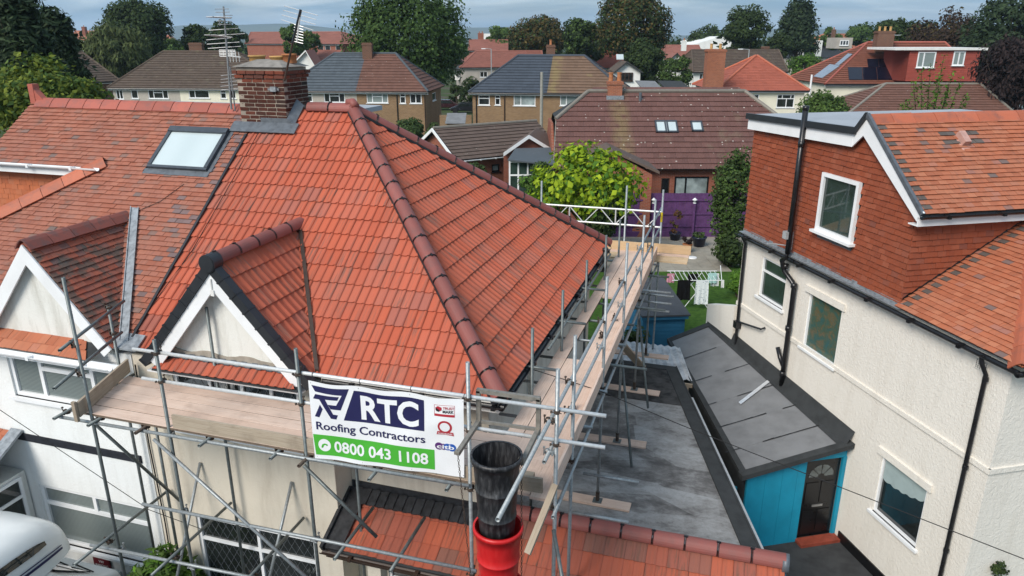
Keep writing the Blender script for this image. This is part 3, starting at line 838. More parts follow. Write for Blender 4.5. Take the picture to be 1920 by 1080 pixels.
# dry hip trays show as a dark ragged line along the hips
mb = MB()
for yb in (YF, YB):
    a, b = V((XA, YM, ZR)), V((XR, yb, ZE)); d = (b - a).normalized(); s_ = d.cross(UPZ).normalized()
    mb.ob(a - s_ * .128 - UPZ * .02, d * (b - a).length, s_ * .256, UPZ * .05)
mb.build('hip_tray', dark_verge, roof)
# secret gutter along the party line
mb = MB(); mb.ob(V((XP - .04, YF, ZE + .02)), V((.045, 0, 0)), vF * (SL - .75), nF * .045); mb.build('joint_strip', dark_verge, roof)
# soffits, fascias, gutters
mb = MB(); mb.box(XP, XR - .06, YF + .05, YF + .56, ZE - .20, ZE - .17); mb.box(XR - .40, XR - .06, YF + .05, YB - .05, ZE - .205, ZE - .175)
mb.build('soffit', upvc_dirty, house)
mb = MB(); mb.box(GX + GH + .1, XR - .055, YF + .03, YF + .052, ZE - .2, ZE - .01); mb.box(XR - .055, XR - .03, YF + .03, YB - .02, ZE - .2, ZE - .012)
mb.build('fascia', upvc_dirty, house)
gutter(house, (GX + GH + .12, YF - .035, ZE - .05), (XR + .05, YF - .035, ZE - .05), black_p)
gutter(house, (XR + .035, YF - .08, ZE - .05), (XR + .035, YB + .05, ZE - .055), black_p)
# walls
WY, RY, BX, WX = 8.60, 9.08, -5.52, -3.15
upw = (-8.33 - XP, -6.03 - XP, 3.45 - G, 4.53 - G); gw = (-8.33 - XP, -6.0 - XP, .35 - G, 1.75 - G)
wall(house, beige_r, (XP, WY, G), (1, 0, 0), BX - XP, 4.66 - G, [upw, gw], .09, (0, -1, 0))
wall(house, beige_r, (BX + .004, WY + .004, G), (0, 1, 0), RY - WY - .008, 4.63 - G, N=(1, 0, 0), thick=.1)
wall(house, beige_r, (BX + .004, RY, G), (1, 0, 0), WX - BX - .008, 4.6 - G, [(.55, 1.9, 1.2, 2.2)], .09, (0, -1, 0))
wall(house, white_grime, (WX, RY + .004, G), (0, 1, 0), YB - .36 - RY, 4.58 - G, [], .09, (1, 0, 0))
wall(house, beige_r, (XP, YB - .35, G), (1, 0, 0), WX - XP, 4.6 - G, N=(0, 1, 0))
for op, O, U, N, kw in ((upw, (XP, WY, G), (1, 0, 0), (0, -1, 0), dict(mull=[(.29, 0, 1), (.55, 0, 1), (.78, 0, 1)], trans=[(.68, 0, 1)], lead_grid=.15, pane=glass)),
                        (gw, (XP, WY, G), (1, 0, 0), (0, -1, 0), dict(mull=[(.52, 0, 1)], trans=[(.66, 0, 1)], lead_grid=.15, pane=glass))):
    window(house, V(O) + V(U) * op[0] + UPZ * op[2] - V(N) * .09, U, N, op[1] - op[0], op[3] - op[2], sill=.1, **kw)
window(house, (BX + .55, RY + .09, G + 1.2), (1, 0, 0), (0, -1, 0), 1.35, 1.0, mull=[(.5, 0, 1)], pane=glass)
# front gable
gz = GZ; fz = ZE
sg = V((-GH, 0, gz - fz)); Lg = sg.length; vR = sg.normalized(); vL = V((-vR.x, 0, vR.z))
mb = MB()
for s_, vv in ((1, vR), (-1, vL)):
    nn = (V((0, 1, 0)) if s_ > 0 else V((0, -1, 0))).cross(vv) * -.012
    mb.poly([V((GX + s_ * GH, GY0, fz)) + nn, V((GX + s_ * GH, GY0 + .2, fz)) + nn, V((GX, GYB + .1, gz)) + nn, V((GX, GY0, gz)) + nn])
groof = mb.build('gable_roof', felt_dark, house)
lay_tiles(groof, red_new, (GX + GH, GY0 + .02, fz), (0, 1, 0), vR, [(0, 0), (.22, 0), (GYB - GY0 + .12, Lg), (0, Lg)], Lg / 7, .30, 40, .031, 1.2, stag=False)
lay_tiles(groof, red_new, (GX - GH, GY0 + .02, fz), (0, -1, 0), vL, [(0, 0), (-.22, 0), (-(GYB - GY0 + .12), Lg), (0, Lg)], Lg / 7, .30, 40, .031, 1.2, stag=False)
cap_run(groof, ridge_new, (GX, GY0 + .1, gz + .05), (GX, GYB + .12, gz + .05), .44, .115, 'round', 'ridge_tile', black_p)
mb = MB()    # block end cap
mb.tube((GX, GY0 - .09, gz + .035), (GX, GY0 + .11, gz + .035), .135, 24); mb.tube((GX, GY0 - .10, gz + .035), (GX, GY0 - .09, gz + .035), .12, 24); mb.build('ridge_end_cap', dark_verge, groof)
for s_, vv in ((1, vR), (-1, vL)):   # interlocking verge units
    nn = (V((0, 1, 0)) if s_ > 0 else V((0, -1, 0))).cross(vv)
    k = 8; st = (Lg + .12) / k
    for i in range(k):
        mb = MB(); p = V((GX + s_ * GH, GY0 - .07, fz)) + vv * (i * st - .12)
        h = .052 + .012
        mb.ob(p - nn * .07, vv * (st * 1.04), V((0, .15, 0)), nn * (.07 + h)); mb.ob(p - nn * .075 - V((0, .01, 0)), vv * .03, V((0, .165, 0)), nn * (.085 + h))
        mb.build('verge_unit', dark_verge, groof)
    # white barge board under the verge
    mb = MB(); p = V((GX + s_ * GH, GY0 - .04, fz)) - nn * .25 - vv * .0
    a = p; b = V((GX, GY0 - .04, gz - .25 / nn.z))
    mb.prism([a, a + nn * .175, V((GX, GY0 - .04, gz - .075 / nn.z)), b], V((0, .03, 0)))
    mb.build('barge_board', upvc, house)
    # valley trim on the roof
    mb = MB(); a = V((GX + s_ * (GH + .02), YF, ZE + .02)); b = V((GX, GYB + .02, GZ + .035))
    d = b - a; mb.ob(a - V((s_ * .0, 0, 0)), d, V((s_ * .07, 0, .0)), UPZ * .075)
    mb.build('valley_trim', dark_verge if s_ < 0 else brown_p, groof)
mb = MB()
def gtri(x0, x1, zb, zt, y0, y1): return [(x0, y0, zb), (x1, y0, zb), ((x0 + x1) / 2, y0, zt)]
mb.prism(gtri(GX - GH + .05, GX + GH - .05, 4.62, gz - .10, 8.56, 0), V((0, .12, 0))); mb.build('gable_wall', white_grime, house)
mb = MB(); mb.tube((GX, GY0 - .05, gz - .42), (GX, GY0 - .05, gz - .20), .012, 6); mb.ob((GX - .03, GY0 - .06, gz - .46), (.06, 0, 0), (0, .04, 0), (0, 0, .09)); mb.build('finial', upvc_dirty, house)
# short pent of tiles at the foot of the gable, lead flashing over it
vv = V((0, .27, .17)).normalized()
mb = MB(); mb.ob((GX - GH + .12, 8.29, 4.60), (2 * GH - .24, 0, 0), (0, .27, .17), (0, -.006, .01)); pent = mb.build('pent_roof', felt_dark, house)
lay_tiles(pent, red_new, (GX - GH + .14, 8.29, 4.635), (1, 0, 0), vv, [(0, 0), (2 * GH - .28, 0), (2 * GH - .5, .26), (.24, .26)], .26, .30, 12, .02, 1.0, stag=False)
mb = MB()
for i in range(26):
    x = GX - GH + .2 + i * .094; z = .014 if i % 2 else .0
    mb.ob((x, 8.47, 4.775 + z), (.096, 0, 0), (0, .09, .055), (0, -.006, .012))
mb.build('lead_flashing', lead, house)
mb = MB(); n_ = 30; tp_ = [(GX + GH - .22 - (2 * GH - .44) * k / n_, 8.54, 4.90 + .025 * sin(k * .7) + .012 * random.random()) for k in range(n_ + 1)]
mb.prism([(GX - GH + .22, 8.54, 4.79), (GX + GH - .22, 8.54, 4.79)] + tp_, (0, .025, 0)); mb.build('mortar_fillet', plain('fresh_mortar', (.36, .32, .27), .95, 0, .1, .25, 9, .3, 40), house)
mb = MB(); mb.box(XP + .5, GX + GH - .1, 8.36, 8.60, 4.535, 4.56); mb.build('fascia', upvc, house)
# hopper, soil pipe by the rear corner, small pipes
mb = MB(); mb.tube((XR + .12, 15.9, 4.45), (XR + .12, 15.9, 4.95), .055, 14); mb.tube((XR + .12, 15.9, 4.93), (XR + .12, 15.9, 5.0), .065, 14); mb.build('soil_pipe', black_p, house, True)
mb = MB(); mb.tube((WX + .06, 11.2, G), (WX + .06, 11.2, 4.5), .035, 10); mb.path([(WX + .06, 11.2, 4.45), (WX + .2, 11.2, 4.6), (XR + .035, 11.2, 4.68)], .035, 8)
mb.build('downpipe', white_grime, house)
# rear dormer box with a grey flat roof, seen over the ridge
mb = MB(); mb.box(XP + .05, -7.85, YM + .5, 15.0, 6.5, 7.97); mb.build('rear_dormer', upvc_dirty, house)
mb = MB(); mb.box(XP, -7.70, YM + .4, 15.2, 7.97, 8.07); mb.build('dormer_flat_roof', flat_grey, house)

# chimney: bricks as pieces on a mortar core
chim = MB(); CX0, CX1, CY0, CY1, CZ0, CZ1 = -9.33, -8.30, 12.40, 13.22, 7.55, 8.97
chim.box(CX0 + .007, CX1 - .007, CY0 + .007, CY1 - .007, CZ0, CZ1 - .01)
chimney = chim.build('chimney', mortar, house)
bmeshes = []
for k in range(6):
    b_ = bmesh.new(); bmesh.ops.create_cube(b_, size=1)
    bmesh.ops.scale(b_, vec=(.211, .1, .063), verts=b_.verts)
    bmesh.ops.bevel(b_, geom=b_.edges[:], offset=.006, segments=1, affect='EDGES')
    for q in b_.verts: q.co += V((random.uniform(-.004, .004), random.uniform(-.003, .003), random.uniform(-.003, .003)))
    me = bpy.data.meshes.new('brick'); b_.to_mesh(me); b_.free(); bmeshes.append(me)
hb = bpy.data.meshes.new('half_brick'); b_ = bmesh.new(); bmesh.ops.create_cube(b_, size=1); bmesh.ops.scale(b_, vec=(.102, .1, .066), verts=b_.verts); bmesh.ops.bevel(b_, geom=b_.edges[:], offset=.006, segments=1, affect='EDGES'); b_.to_mesh(hb); b_.free()
nc = int((CZ1 - CZ0) / .0755)
for c_ in range(nc):
    z = CZ0 + .038 + c_ * .0755; grow = .03 if c_ == nc - 2 else (.055 if c_ == nc - 1 else 0); bm_ = chim_brick_top if c_ >= nc - 3 else chim_brick
    for (x0, y0, x1, y1) in ((CX0 - grow, CY0 - grow, CX1 + grow, CY0 - grow), (CX1 + grow, CY0 - grow, CX1 + grow, CY1 + grow), (CX1 + grow, CY1 + grow, CX0 - grow, CY1 + grow), (CX0 - grow, CY1 + grow, CX0 - grow, CY0 - grow)):
        a, b = V((x0, y0, z)), V((x1, y1, z)); d = (b - a).normalized(); n_ = d.cross(UPZ); Lw = (b - a).length
        n_b = max(1, round((Lw - (.113 if c_ % 2 else 0)) / .2255)); s0 = .113 if c_ % 2 else 0; step = (Lw - s0 - .004) / n_b
        for i in range(n_b):
            M = Matrix((d, -n_, UPZ)).transposed().to_4x4(); M.translation = a + d * (s0 + .002 + step * (i + .5)) - n_ * .05 + n_ * random.uniform(-.003, .004)
            M = M @ Matrix.Diagonal((step / .2255, 1, 1, 1))
            me = bmeshes[random.randrange(6)]; o = link('brick', me, None, chimney, M)
            if not me.materials: me.materials.append(chim_brick)
            o.material_slots[0].link = 'OBJECT'; o.material_slots[0].material = bm_
mb = MB(); gx = .05
mb.add([(CX0 - gx, CY0 - gx, CZ1 + .0), (CX1 + gx, CY0 - gx, CZ1), (CX1 + gx, CY1 + gx, CZ1), (CX0 - gx, CY1 + gx, CZ1), (CX0 + .3, CY0 + .28, CZ1 + .13), (CX1 - .25, CY0 + .28, CZ1 + .11), (CX1 - .25, CY1 - .25, CZ1 + .12), (CX0 + .3, CY1 - .25, CZ1 + .13)],
       [(0, 1, 5, 4), (1, 2, 6, 5), (2, 3, 7, 6), (3, 0, 4, 7), (4, 5, 6, 7), (3, 2, 1, 0)]); mb.build('flaunching', cement, chimney)
for x, r_, h_, m_ in ((CX0 + .14, .15, .14, buff_pot), (CX0 + .62, .15, .13, buff_pot), (CX1 - .16, .13, .17, terracotta)):
    mb = MB(); mb.lathe([(r_, 0), (r_, h_ - .03), (r_ * 1.12, h_ - .03), (r_ * 1.12, h_), (r_ * .85, h_), (r_ * .8, 0)], (x, CY1 - .3, CZ1 + .06), 18); mb.build('chimney_pot', m_, chimney, True)
mb = MB(); mb.box(CX0 - .16, CX1 + .12, CY0 - .30, CY0 - .01, 7.80, 7.83)
def roofz(y): return ZE + (y - YF) * (ZR - ZE) / (YM - YF)
mb = MB(); mb.ob((CX0 - .16, CY0 - .2, roofz(CY0 - .2) + .075), (CX1 - CX0 + .42, 0, 0), (0, .2, .163), (0, -.01, .012))
mb.box(CX0 + .45, CX1 + .008, CY0 - .014, CY0 + .01, roofz(CY0) - .02, roofz(CY0) + .17)
mb.add([(CX1 + .008, CY0 - .02, roofz(CY0) + .02), (CX1 + .16, CY0 - .02, roofz(CY0) + .05), (CX1 + .16, YM, ZR + .08), (CX1 + .008, YM, ZR + .2), (CX1 + .008, CY0 - .02, roofz(CY0) + .17)], [(0, 1, 2, 3, 4)])
mb.build('lead_apron', lead, chimney)
mb = MB(); mb.ob((CX1 - .27, CY0 - .06, 8.53), (.12, 0, 0), (0, .08, 0), (0, 0, .09)); mb.box(CX1 - .34, CX1 - .1, CY0 - .03, CY0 - .008, 8.55, 8.59); mb.build('aerial_bracket', lead_light, chimney)

# ------------------------------------------------------------------ neighbouring half of the pair
plum_tile = bgtile('plum_grey_tile', (.20, .135, .13))
nb = thing('semi_detached_house', 'white rendered semi-detached half with weathered clay plain tiles and a white-boarded gable', 'house', (-12, 12.5, G))
NX = -16.2
def bY(y): return (y - YF) * kY
g_ = .1035
Yk = YF + 35 * g_ / kY                       # where the upper slope ends over the dormer
hipx = lambda y: -11.83 + (y - 11.59) * 1.44
dk = MB(); OFF = nF * -.012
dk.poly([V(p) + OFF for p in ((hipx(YF), YF, ZE), (XP, YF, ZE), (XP, Yk, roofz(Yk)), (hipx(Yk), Yk, roofz(Yk)))])
dk.poly([V(p) + OFF for p in ((-15.05, Yk, roofz(Yk)), (XP, Yk, roofz(Yk)), (XP, YM, ZR), (-14.9, YM, ZR))])
dk.poly([(-14.9, YM, ZR - .01), (XP, YM, ZR - .01), (XP, YB, ZE), (-17, YB, ZE)])
dk.poly([(hipx(YF), YF, ZE - .01), (hipx(Yk), Yk, roofz(Yk) - .02), (-15.2, 12.0, roofz(Yk) - 1.1), (-17.5, 11.5, ZE)])
nroof = dk.build('roof', felt_dark, nb)
sk = ccw([(-10.87 - NX, bY(11.43)), (-9.46 - NX, bY(11.43)), (-9.44 - NX, bY(12.28)), (-10.85 - NX, bY(12.28))])
NGX = -10.72
tri2 = ccw([(NGX - GH - NX + .2, -.1), (NGX + GH - NX - .2, -.1), (NGX - NX, bY(GYB) - .3)])
lay_tiles(nroof, clay_old, (NX, YF, ZE), (1, 0, 0), vF, [(hipx(YF) - NX, 0), (XP - .03 - NX, 0), (XP - .03 - NX, 35 * g_), (hipx(Yk) - NX, 35 * g_)], g_, .165, 150, .034, None, [sk, tri2], jit=.004, alt=(lambda a, b, j: a > XP - NX - .75 and random.random() < .24, plum_tile))
lay_tiles(nroof, clay_old, (NX, YF, ZE), (1, 0, 0), vF, [(-15.05 - NX, 35 * g_), (XP - .03 - NX, 35 * g_), (XP - .03 - NX, SL), (-14.9 - NX, SL)], g_, .165, 50, .034, None, [sk], jit=.004, alt=(lambda a, b, j: a > XP - NX - .75 and random.random() < .3, plum_tile))
cap_run(nroof, ridge_old, (-14.75, YM, ZR + .05), (CX0 - .02, YM, ZR + .05), .44, .17, 'angle', 'ridge_tile')
mb = MB(); mb.ob((-14.92, YM - .08, ZR - .05), (.14, 0, 0), (0, .16, 0), (0, 0, .42)); mb.prism([(-14.95, YM - .07, ZR - .02), (-14.55, YM - .07, ZR + .02), (-14.8, YM - .07, ZR + .28)], (0, .14, 0)); mb.build('ridge_finial', ridge_old, nroof)
cap_run(nroof, ridge_orange, (hipx(Yk) + .16, Yk + .11, roofz(Yk) + .20), (hipx(YF), YF, ZE + .14), .42, .15, 'angle', 'hip_tile', w=.17)
# cement bedding under the hip tiles
a, b = V((hipx(Yk), Yk, roofz(Yk) - .01)), V((hipx(YF), YF, ZE - .03)); d = (b - a).normalized(); s_ = d.cross(UPZ).normalized()
mb = MB(); mb.ob(a - s_ * .13, d * (b - a).length, s_ * .26, UPZ * .05); mb.build('mortar_bed', cement, nroof)
# dormer front with fascia, gutter and hung tiles
mb = MB(); mb.prism([(-16.5, 11.56, 5.2), (hipx(11.56) + .3, 11.56, 7.05), (hipx(11.56) + .3, 11.56, 7.2), (-16.5, 11.56, 7.2)], (0, .1, 0)); dface = mb.build('dormer_wall', felt_dark, nb)
lay_tiles(dface, hung_left, (-16.2, 11.55, 5.6), (1, 0, 0), (0, 0, 1), [(0, 0), (3.0, 0), (4.25, 1.32), (0, 1.32)], .11, .165, 60, .012, jit=.003, name='hung_tile')
mb = MB(); mb.box(-16.3, hipx(11.45) + .05, 11.30, 11.33, 6.90, 7.08); mb.box(-16.3, hipx(11.45) + .05, 11.33, 11.56, 6.90, 6.93); mb.build('fascia', upvc, nb)
gutter(nb, (-16.3, 11.245, 7.09), (hipx(11.45) + .15, 11.245, 7.09), upvc, .055)
mb = MB(); mb.box(-13.72, -13.6, 11.50, 11.545, 6.45, 6.6); mb.box(-13.78, -13.54, 11.51, 11.547, 6.28, 6.45); mb.build('slate_patch', slate_dark, nb)
# roof window
rw = MB(); P = lambda x, y, h: V((x, y, roofz(y))) + nF * h
x0, x1, y0, y1 = -10.84, -9.48, 11.45, 12.26
rb = MB()
def bar3(xa, xb, ya, yb, h0, h1): rb.add([P(xa, ya, h0), P(xb, ya, h0), P(xb, yb, h0), P(xa, yb, h0), P(xa, ya, h1), P(xb, ya, h1), P(xb, yb, h1), P(xa, yb, h1)], [(3, 2, 1, 0), (4, 5, 6, 7), (0, 1, 5, 4), (1, 2, 6, 5), (2, 3, 7, 6), (3, 0, 4, 7)])
bar3(x0, x1, y1 - .10, y1, .0, .12); bar3(x0, x1, y0, y0 + .045, 0, .09); bar3(x0, x0 + .075, y0 + .045, y1 - .10, 0, .10); bar3(x1 - .075, x1, y0 + .045, y1 - .10, 0, .10)
rl = rb.build('roof_window', plain('roof_window_frame', (.075, .085, .10), .4, .4, .5, .2, 6), nb)
rb = MB(); bar3(x0 + .06, x1 - .06, y0 + .04, y1 - .09, .03, .075); rb.build('pane', glass_sky, rl)
rb = MB(); bar3(x0 - .06, x1 + .06, y0 - .1, y0 - .001, .02, .035); bar3(x1 + .002, x1 + .09, y0, y1, .02, .04); rb.build('flashing', lead, rl)
# gable of the neighbour
mb = MB(); NGY = 8.46
for s_, vv in ((1, vR), (-1, vL)):
    nn = (V((0, 1, 0)) if s_ > 0 else V((0, -1, 0))).cross(vv) * -.012
    mb.poly([V((NGX + s_ * GH, NGY, fz)) + nn, V((NGX + s_ * GH, NGY + .2, fz)) + nn, V((NGX, GYB + .1, gz)) + nn, V((NGX, NGY, gz)) + nn])
ngr = mb.build('gable_roof', felt_dark, nb)
lay_tiles(ngr, clay_mossy, (NGX + GH, NGY + .01, fz), (0, 1, 0), vR, [(0, 0), (.22, 0), (GYB - NGY + .05, Lg), (0, Lg)], .1035, .165, 60, .032, jit=.005)
lay_tiles(ngr, clay_mossy, (NGX - GH, NGY + .01, fz), (0, -1, 0), vL, [(0, 0), (-.22, 0), (-(GYB - NGY + .05), Lg), (0, Lg)], .1035, .165, 20, .032, jit=.005)
cap_run(ngr, ridge_sooty, (NGX, NGY - .02, gz + .055), (NGX, GYB - .02, gz + .055), .42, .15, 'angle', 'ridge_tile')
mb = MB(); a = V((NGX + GH + .02, YF + .02, ZE + .075)); b = V((NGX + .05, GYB + .05, GZ + .10)); d = b - a
mb.ob(a, d, V((.19, 0, .0)), UPZ * .028); mb.ob(a + V((.0, 0, .02)), d, V((.02, 0, 0)), UPZ * .03); mb.ob(a + V((.17, 0, .02)), d, V((.02, 0, 0)), UPZ * .03)
mb.ob((NGX + GH - .05, YF - .1, ZE + .0), (.5, 0, 0), (0, .25, .16), (0, 0, .03))
mb.build('lead_valley', lead_light, ngr)
for s_, vv in ((1, vR), (-1, vL)):
    nn = (V((0, 1, 0)) if s_ > 0 else V((0, -1, 0))).cross(vv)
    mb = MB(); a = V((NGX + s_ * GH, NGY - .02, fz)) - nn * .22 
    mb.prism([a, a + nn * .215, V((NGX, NGY - .02, gz - .005 / nn.z)), V((NGX, NGY - .02, gz - .22 / nn.z))], V((0, .03, 0))); mb.build('barge_board', upvc, nb)
mb = MB(); mb.prism(gtri(NGX - GH + .05, NGX + GH - .05, 4.62, gz - .1, 8.57, 0), V((0, .12, 0))); mb.build('gable_wall', white_grime, nb)
vv = V((0, .27, .17)).normalized()
mb = MB(); mb.ob((NGX - GH - .4, 8.27, 4.585), (2 * GH + .1, 0, 0), (0, .30, .19), (0, -.006, .01)); pent = mb.build('pent_roof', felt_dark, nb)
lay_tiles(pent, clay_right, (NGX - GH - .4, 8.26, 4.615), (1, 0, 0), vv, [(0, 0), (2 * GH + .05, 0), (2 * GH - .2, .35), (0, .35)], .175, .165, 30, .012)
mb = MB(); mb.box(-13.5, NGX + GH + .3, 8.27, 8.30, 4.44, 4.60); mb.build('fascia', upvc, nb)
gutter(nb, (-13.5, 8.22, 4.56), (NGX + GH + .15, 8.22, 4.56), upvc)
uw = (-11.85 - NX, -9.36 - NX, 3.50 - G, 4.46 - G); lw_ = (-11.82 - NX, -9.36 - NX, .42 - G, 1.68 - G)
wall(nb, white_r, (NX, WY + .004, G), (1, 0, 0), XP - .03 - NX, 4.64 - G, [uw, lw_], .10, (0, -1, 0))
for op, kw in ((uw, dict(mull=[(.27, 0, 1), (.72, 0, 1)], trans=[(.62, .27, .72)])), (lw_, dict(mull=[(.5, .68, 1)], trans=[(.68, 0, 1)]))):
    window(nb, (NX + op[0], WY + .10, G + op[2]), (1, 0, 0), (0, -1, 0), op[1] - op[0], op[3] - op[2], pane=glass_blind_sky, fw=.075, sill=.1, **kw)
mb = MB(); mb.box(NX, XP - .2, WY - .025, WY + .002, 2.60, 2.74); mb.build('string_band', plain('black_band_paint', (.02, .022, .03), .8, var=.5, scale=9), nb)
mb = MB(); mb.box(NX, XP - .05, WY - .02, WY + .002, G, G + .45); mb.build('plinth', plain('grey_plinth_paint', (.32, .35, .38), .8, var=.2), nb)
mb = MB(); mb.path([(-9.0, 8.56, 4.5), (-9.02, 8.57, 3.0), (-8.98, 8.57, 1.5), (-9.0, 8.57, .2)], .012, 6); mb.build('cable', black_p, nb)
mb = MB(); mb.box(NX, -14.9, YF + .6, YB - .4, G, 4.7); mb.box(NX + 1.2, XP - .05, YB - .7, YB - .4, G, 4.7); mb.build('rear_wall', white_r, nb)
mb = MB(); mb.box(-13.3, XP - .12, YM + .5, 15.2, 6.5, 7.90); mb.build('rear_dormer', upvc_dirty, nb)
mb = MB(); mb.box(-13.4, XP - .06, YM + .4, 15.3, 7.90, 8.02); mb.build('dormer_flat_roof', flat_grey, nb)
# porch at the far side of the neighbour
pz = 2.30
mb = MB(); mb.box(-14.2, -12.05, 7.3, 8.58, G, 1.95); mb.build('porch_wall', white_grime, nb)
vP = V((0, 1.35, .75)).normalized(); mb = MB(); mb.ob((-14.3, 7.2, 1.95), (2.35, 0, 0), (0, 1.4, .75), (0, -.01, .03)); pr = mb.build('porch_roof', felt_dark, nb)
lay_tiles(pr, clay_right, (-14.3, 7.2, 1.99), (1, 0, 0), vP, [(0, 0), (2.2, 0), (2.2, 1.56), (0, 1.56)], .104, .165, 40, .022)
mb = MB(); mb.ob((-12.12, 7.17, 1.99), (.26, 0, 0), (0, 1.42, .78), (0, -.01, .05)); mb.build('lead_edge', lead_light, pr)
window(nb, (-12.04, 7.35, .9), (0, 1, 0), (1, 0, 0), 1.1, 1.0, trans=[(.62, 0, 1)], pane=glass, sill=.06, dep=.05)
sg_ = MB(); sg_.box(-10.82, -10.44, 8.555, 8.575, .02, .34); so = sg_.build('parking_sign', plain('maroon_plate', (.14, .012, .02), .45, var=.15), None); tag(so, 'small maroon parking sign with white lettering fixed low on the white wall', 'sign')

# ------------------------------------------------------------------ canopy over the ground floor, and the garage flat roof
canopy = thing('canopy_roof', 'lean-to canopy of rusty red tiles with plum ridge tiles across the ground floor front', 'roof', (-2.2, 8.6, 2.1))
CZE, CYE, CZT, CYT = 2.10, 8.12, 2.56, 9.08
vC = V((0, CYT - CYE, CZT - CZE)).normalized(); Lc = V((0, CYT - CYE, CZT - CZE)).length; nC = V((1, 0, 0)).cross(vC)
mb = MB(); mb.ob((-5.40, CYE, CZE - .06), (6.55, 0, 0), (0, CYT - CYE, CZT - CZE), nC * .05); cdk = mb.build('deck', felt_dark, canopy)
lay_tiles(canopy, red_canopy, (-5.22, CYE, CZE), (1, 0, 0), vC, [(0, 0), (6.36, 0), (6.36, Lc), (0, Lc)], Lc / 2.85, .30, 100, .02, .55, stag=False)
cap_run(canopy, ridge_new, (-2.95, CYT + .06, CZT + .06), (1.15, CYT + .06, CZT + .06), .45, .12, 'round', 'ridge_tile', black_p)
mb = MB(); mb.tube((1.10, CYT + .06, CZT + .05), (1.19, CYT + .06, CZT + .05), .135, 16); mb.build('ridge_end_cap', lead, canopy, True)
mb = MB()    # dressed lead along the wall, scalloped over the ribs
for i in range(32):
    x = -5.45 + i * .078; hh = .022 if i % 2 else .0
    mb.ob(V((x, CYT - .26, CZT - .125)) + nC * (.04 + hh), (.08, 0, 0), (0, .25, .12), nC * .012)
mb.box(-5.50, -2.95, RY - .02, RY - .002, CZT - .02, CZT + .15)
mb.ob((-5.50, CYE - .03, CZE), (.3, 0, 0), (0, CYT - CYE, CZT - CZE), nC * .06); mb.ob((-5.53, CYE - .05, CZE - .02), (.05, 0, 0), (0, CYT - CYE, CZT - CZE), nC * .12)
mb.build('lead_flashing', plain('sooty_lead', (.035, .037, .042), .45, .2, .5, .6, 11, .3, 20), canopy)
gutter(canopy, (-5.55, CYE - .04, CZE - .04), (1.2, CYE - .04, CZE - .04), brown_p, .05)
mb = MB(); mb.box(-5.5, 1.14, CYE + .01, CYE + .03, CZE - .18, CZE - .03); mb.build('fascia', brown_p, canopy)
mb = MB(); mb.prism([(1.142, CYE, CZE - .12), (1.142, CYT + .1, CZE - .12), (1.142, CYT + .1, CZT), (1.142, CYE, CZE)], (.02, 0, 0)); mb.build('end_board', shed_blue, canopy)
for x in (-4.75, -3.2, .9):
    mb = MB(); mb.box(x - .11, x + .11, CYE + .12, CYE + .34, G, CZE - .09); mb.build('post', beige_r, canopy)
garage = thing('garage', 'flat-roofed garage with patchy grey waterproofing between the two houses', 'garage', (-1.5, 12.5, G))
GR = 2.12
gp = [(WX + .02, 9.25), (1.02, 9.25), (.80, 10.11), (-.98, 16.22), (WX + .02, 16.22)]
mb = MB(); mb.prism([(x, y, G) for x, y in gp], (0, 0, GR - .05 - G)); mb.build('wall', beige_r, garage)
mb = MB(); mb.prism([(x, y, GR - .05) for x, y in gp], (0, 0, .05)); groof_ = mb.build('flat_roof', garage_m, garage)
mb = MB(); mb.prism([(WX + .03, 14.35, GR + .003), (-.50, 14.35, GR + .003), (-.50 - .52, 16.2, GR + .003), (WX + .03, 16.2, GR + .003)], (0, 0, .012)); mb.build('older_felt', plain('blackened_felt', (.062, .060, .060), .85, 0, .25, .9, 3.5, .4, 30), garage)
a, b = V((.98, 9.45, GR)), V((-.98, 16.22, GR)); d = b - a; s_ = V((d.y, -d.x, 0)).normalized()
mb = MB(); mb.ob(a - s_ * .22, d, s_ * .24, UPZ * .035); mb.ob(a + s_ * .02 - UPZ * .10, d, s_ * .03, UPZ * .15); mb.build('kerb', felt_dark, garage)
mb = MB(); mb.ob(a + s_ * .055 - UPZ * .10, d * .78, s_ * .045, UPZ * .13); mb.build('gutter', grey_plastic, garage)
mb = MB(); mb.ob((WX + .03, 16.22 - .2, GR + .002), (2.2, 0, 0), (0, .22, 0), (0, 0, .03)); mb.build('rear_kerb', felt_dark, garage)
# ------------------------------------------------------------------ house on the other side of the passage, turned 29 degrees
YR_ = YAW + atan(318 / (F / cos(PITCH)))
ru = V((cos(YR_), sin(YR_), 0)); rv = V((-sin(YR_), cos(YR_), 0))
def R(u, v, z=0.0): return ru * u + rv * v + UPZ * z
t = NT('patterned_blind_glass'); p = t.pos(); blind_m = t.done(t.ramp(t.noise(p, 5, 6, .7, .6), [(.36, (.03, .10, .10)), (.5, (.06, .10, .07)), (.6, (.14, .10, .05)), (.7, (.05, .13, .12))]), .3, 0, .5); t.b.inputs['Coat Weight'].default_value = .5
dark_tile = bgtile('sooty_grey_tile', (.12, .10, .09))
rh = thing('detached_house', 'cream roughcast house with a brick-red tile-hung loft wall and black pipes', 'house', R(12, 12, G))
UW, VF, VB = 9.32, 8.05, 15.9
ops = [(VB - 15.0, VB - 13.95, 3.64 - G, 4.62 - G), (VB - 13.07, VB - 11.95, 3.13 - G, 4.38 - G), (VB - 10.24, VB - 9.09, .90 - G, 2.12 - G)]
wall(rh, cream, R(UW, VB, G), -rv, VB - VF, 4.97 - G, ops, .09, -ru)
wall(rh, cream, R(UW - .004, VF - .004, G), ru, 6, 4.97 - G, N=-rv)
wall(rh, cream, R(UW, VB, G), ru, 6, 4.97 - G, N=rv, thick=.2)
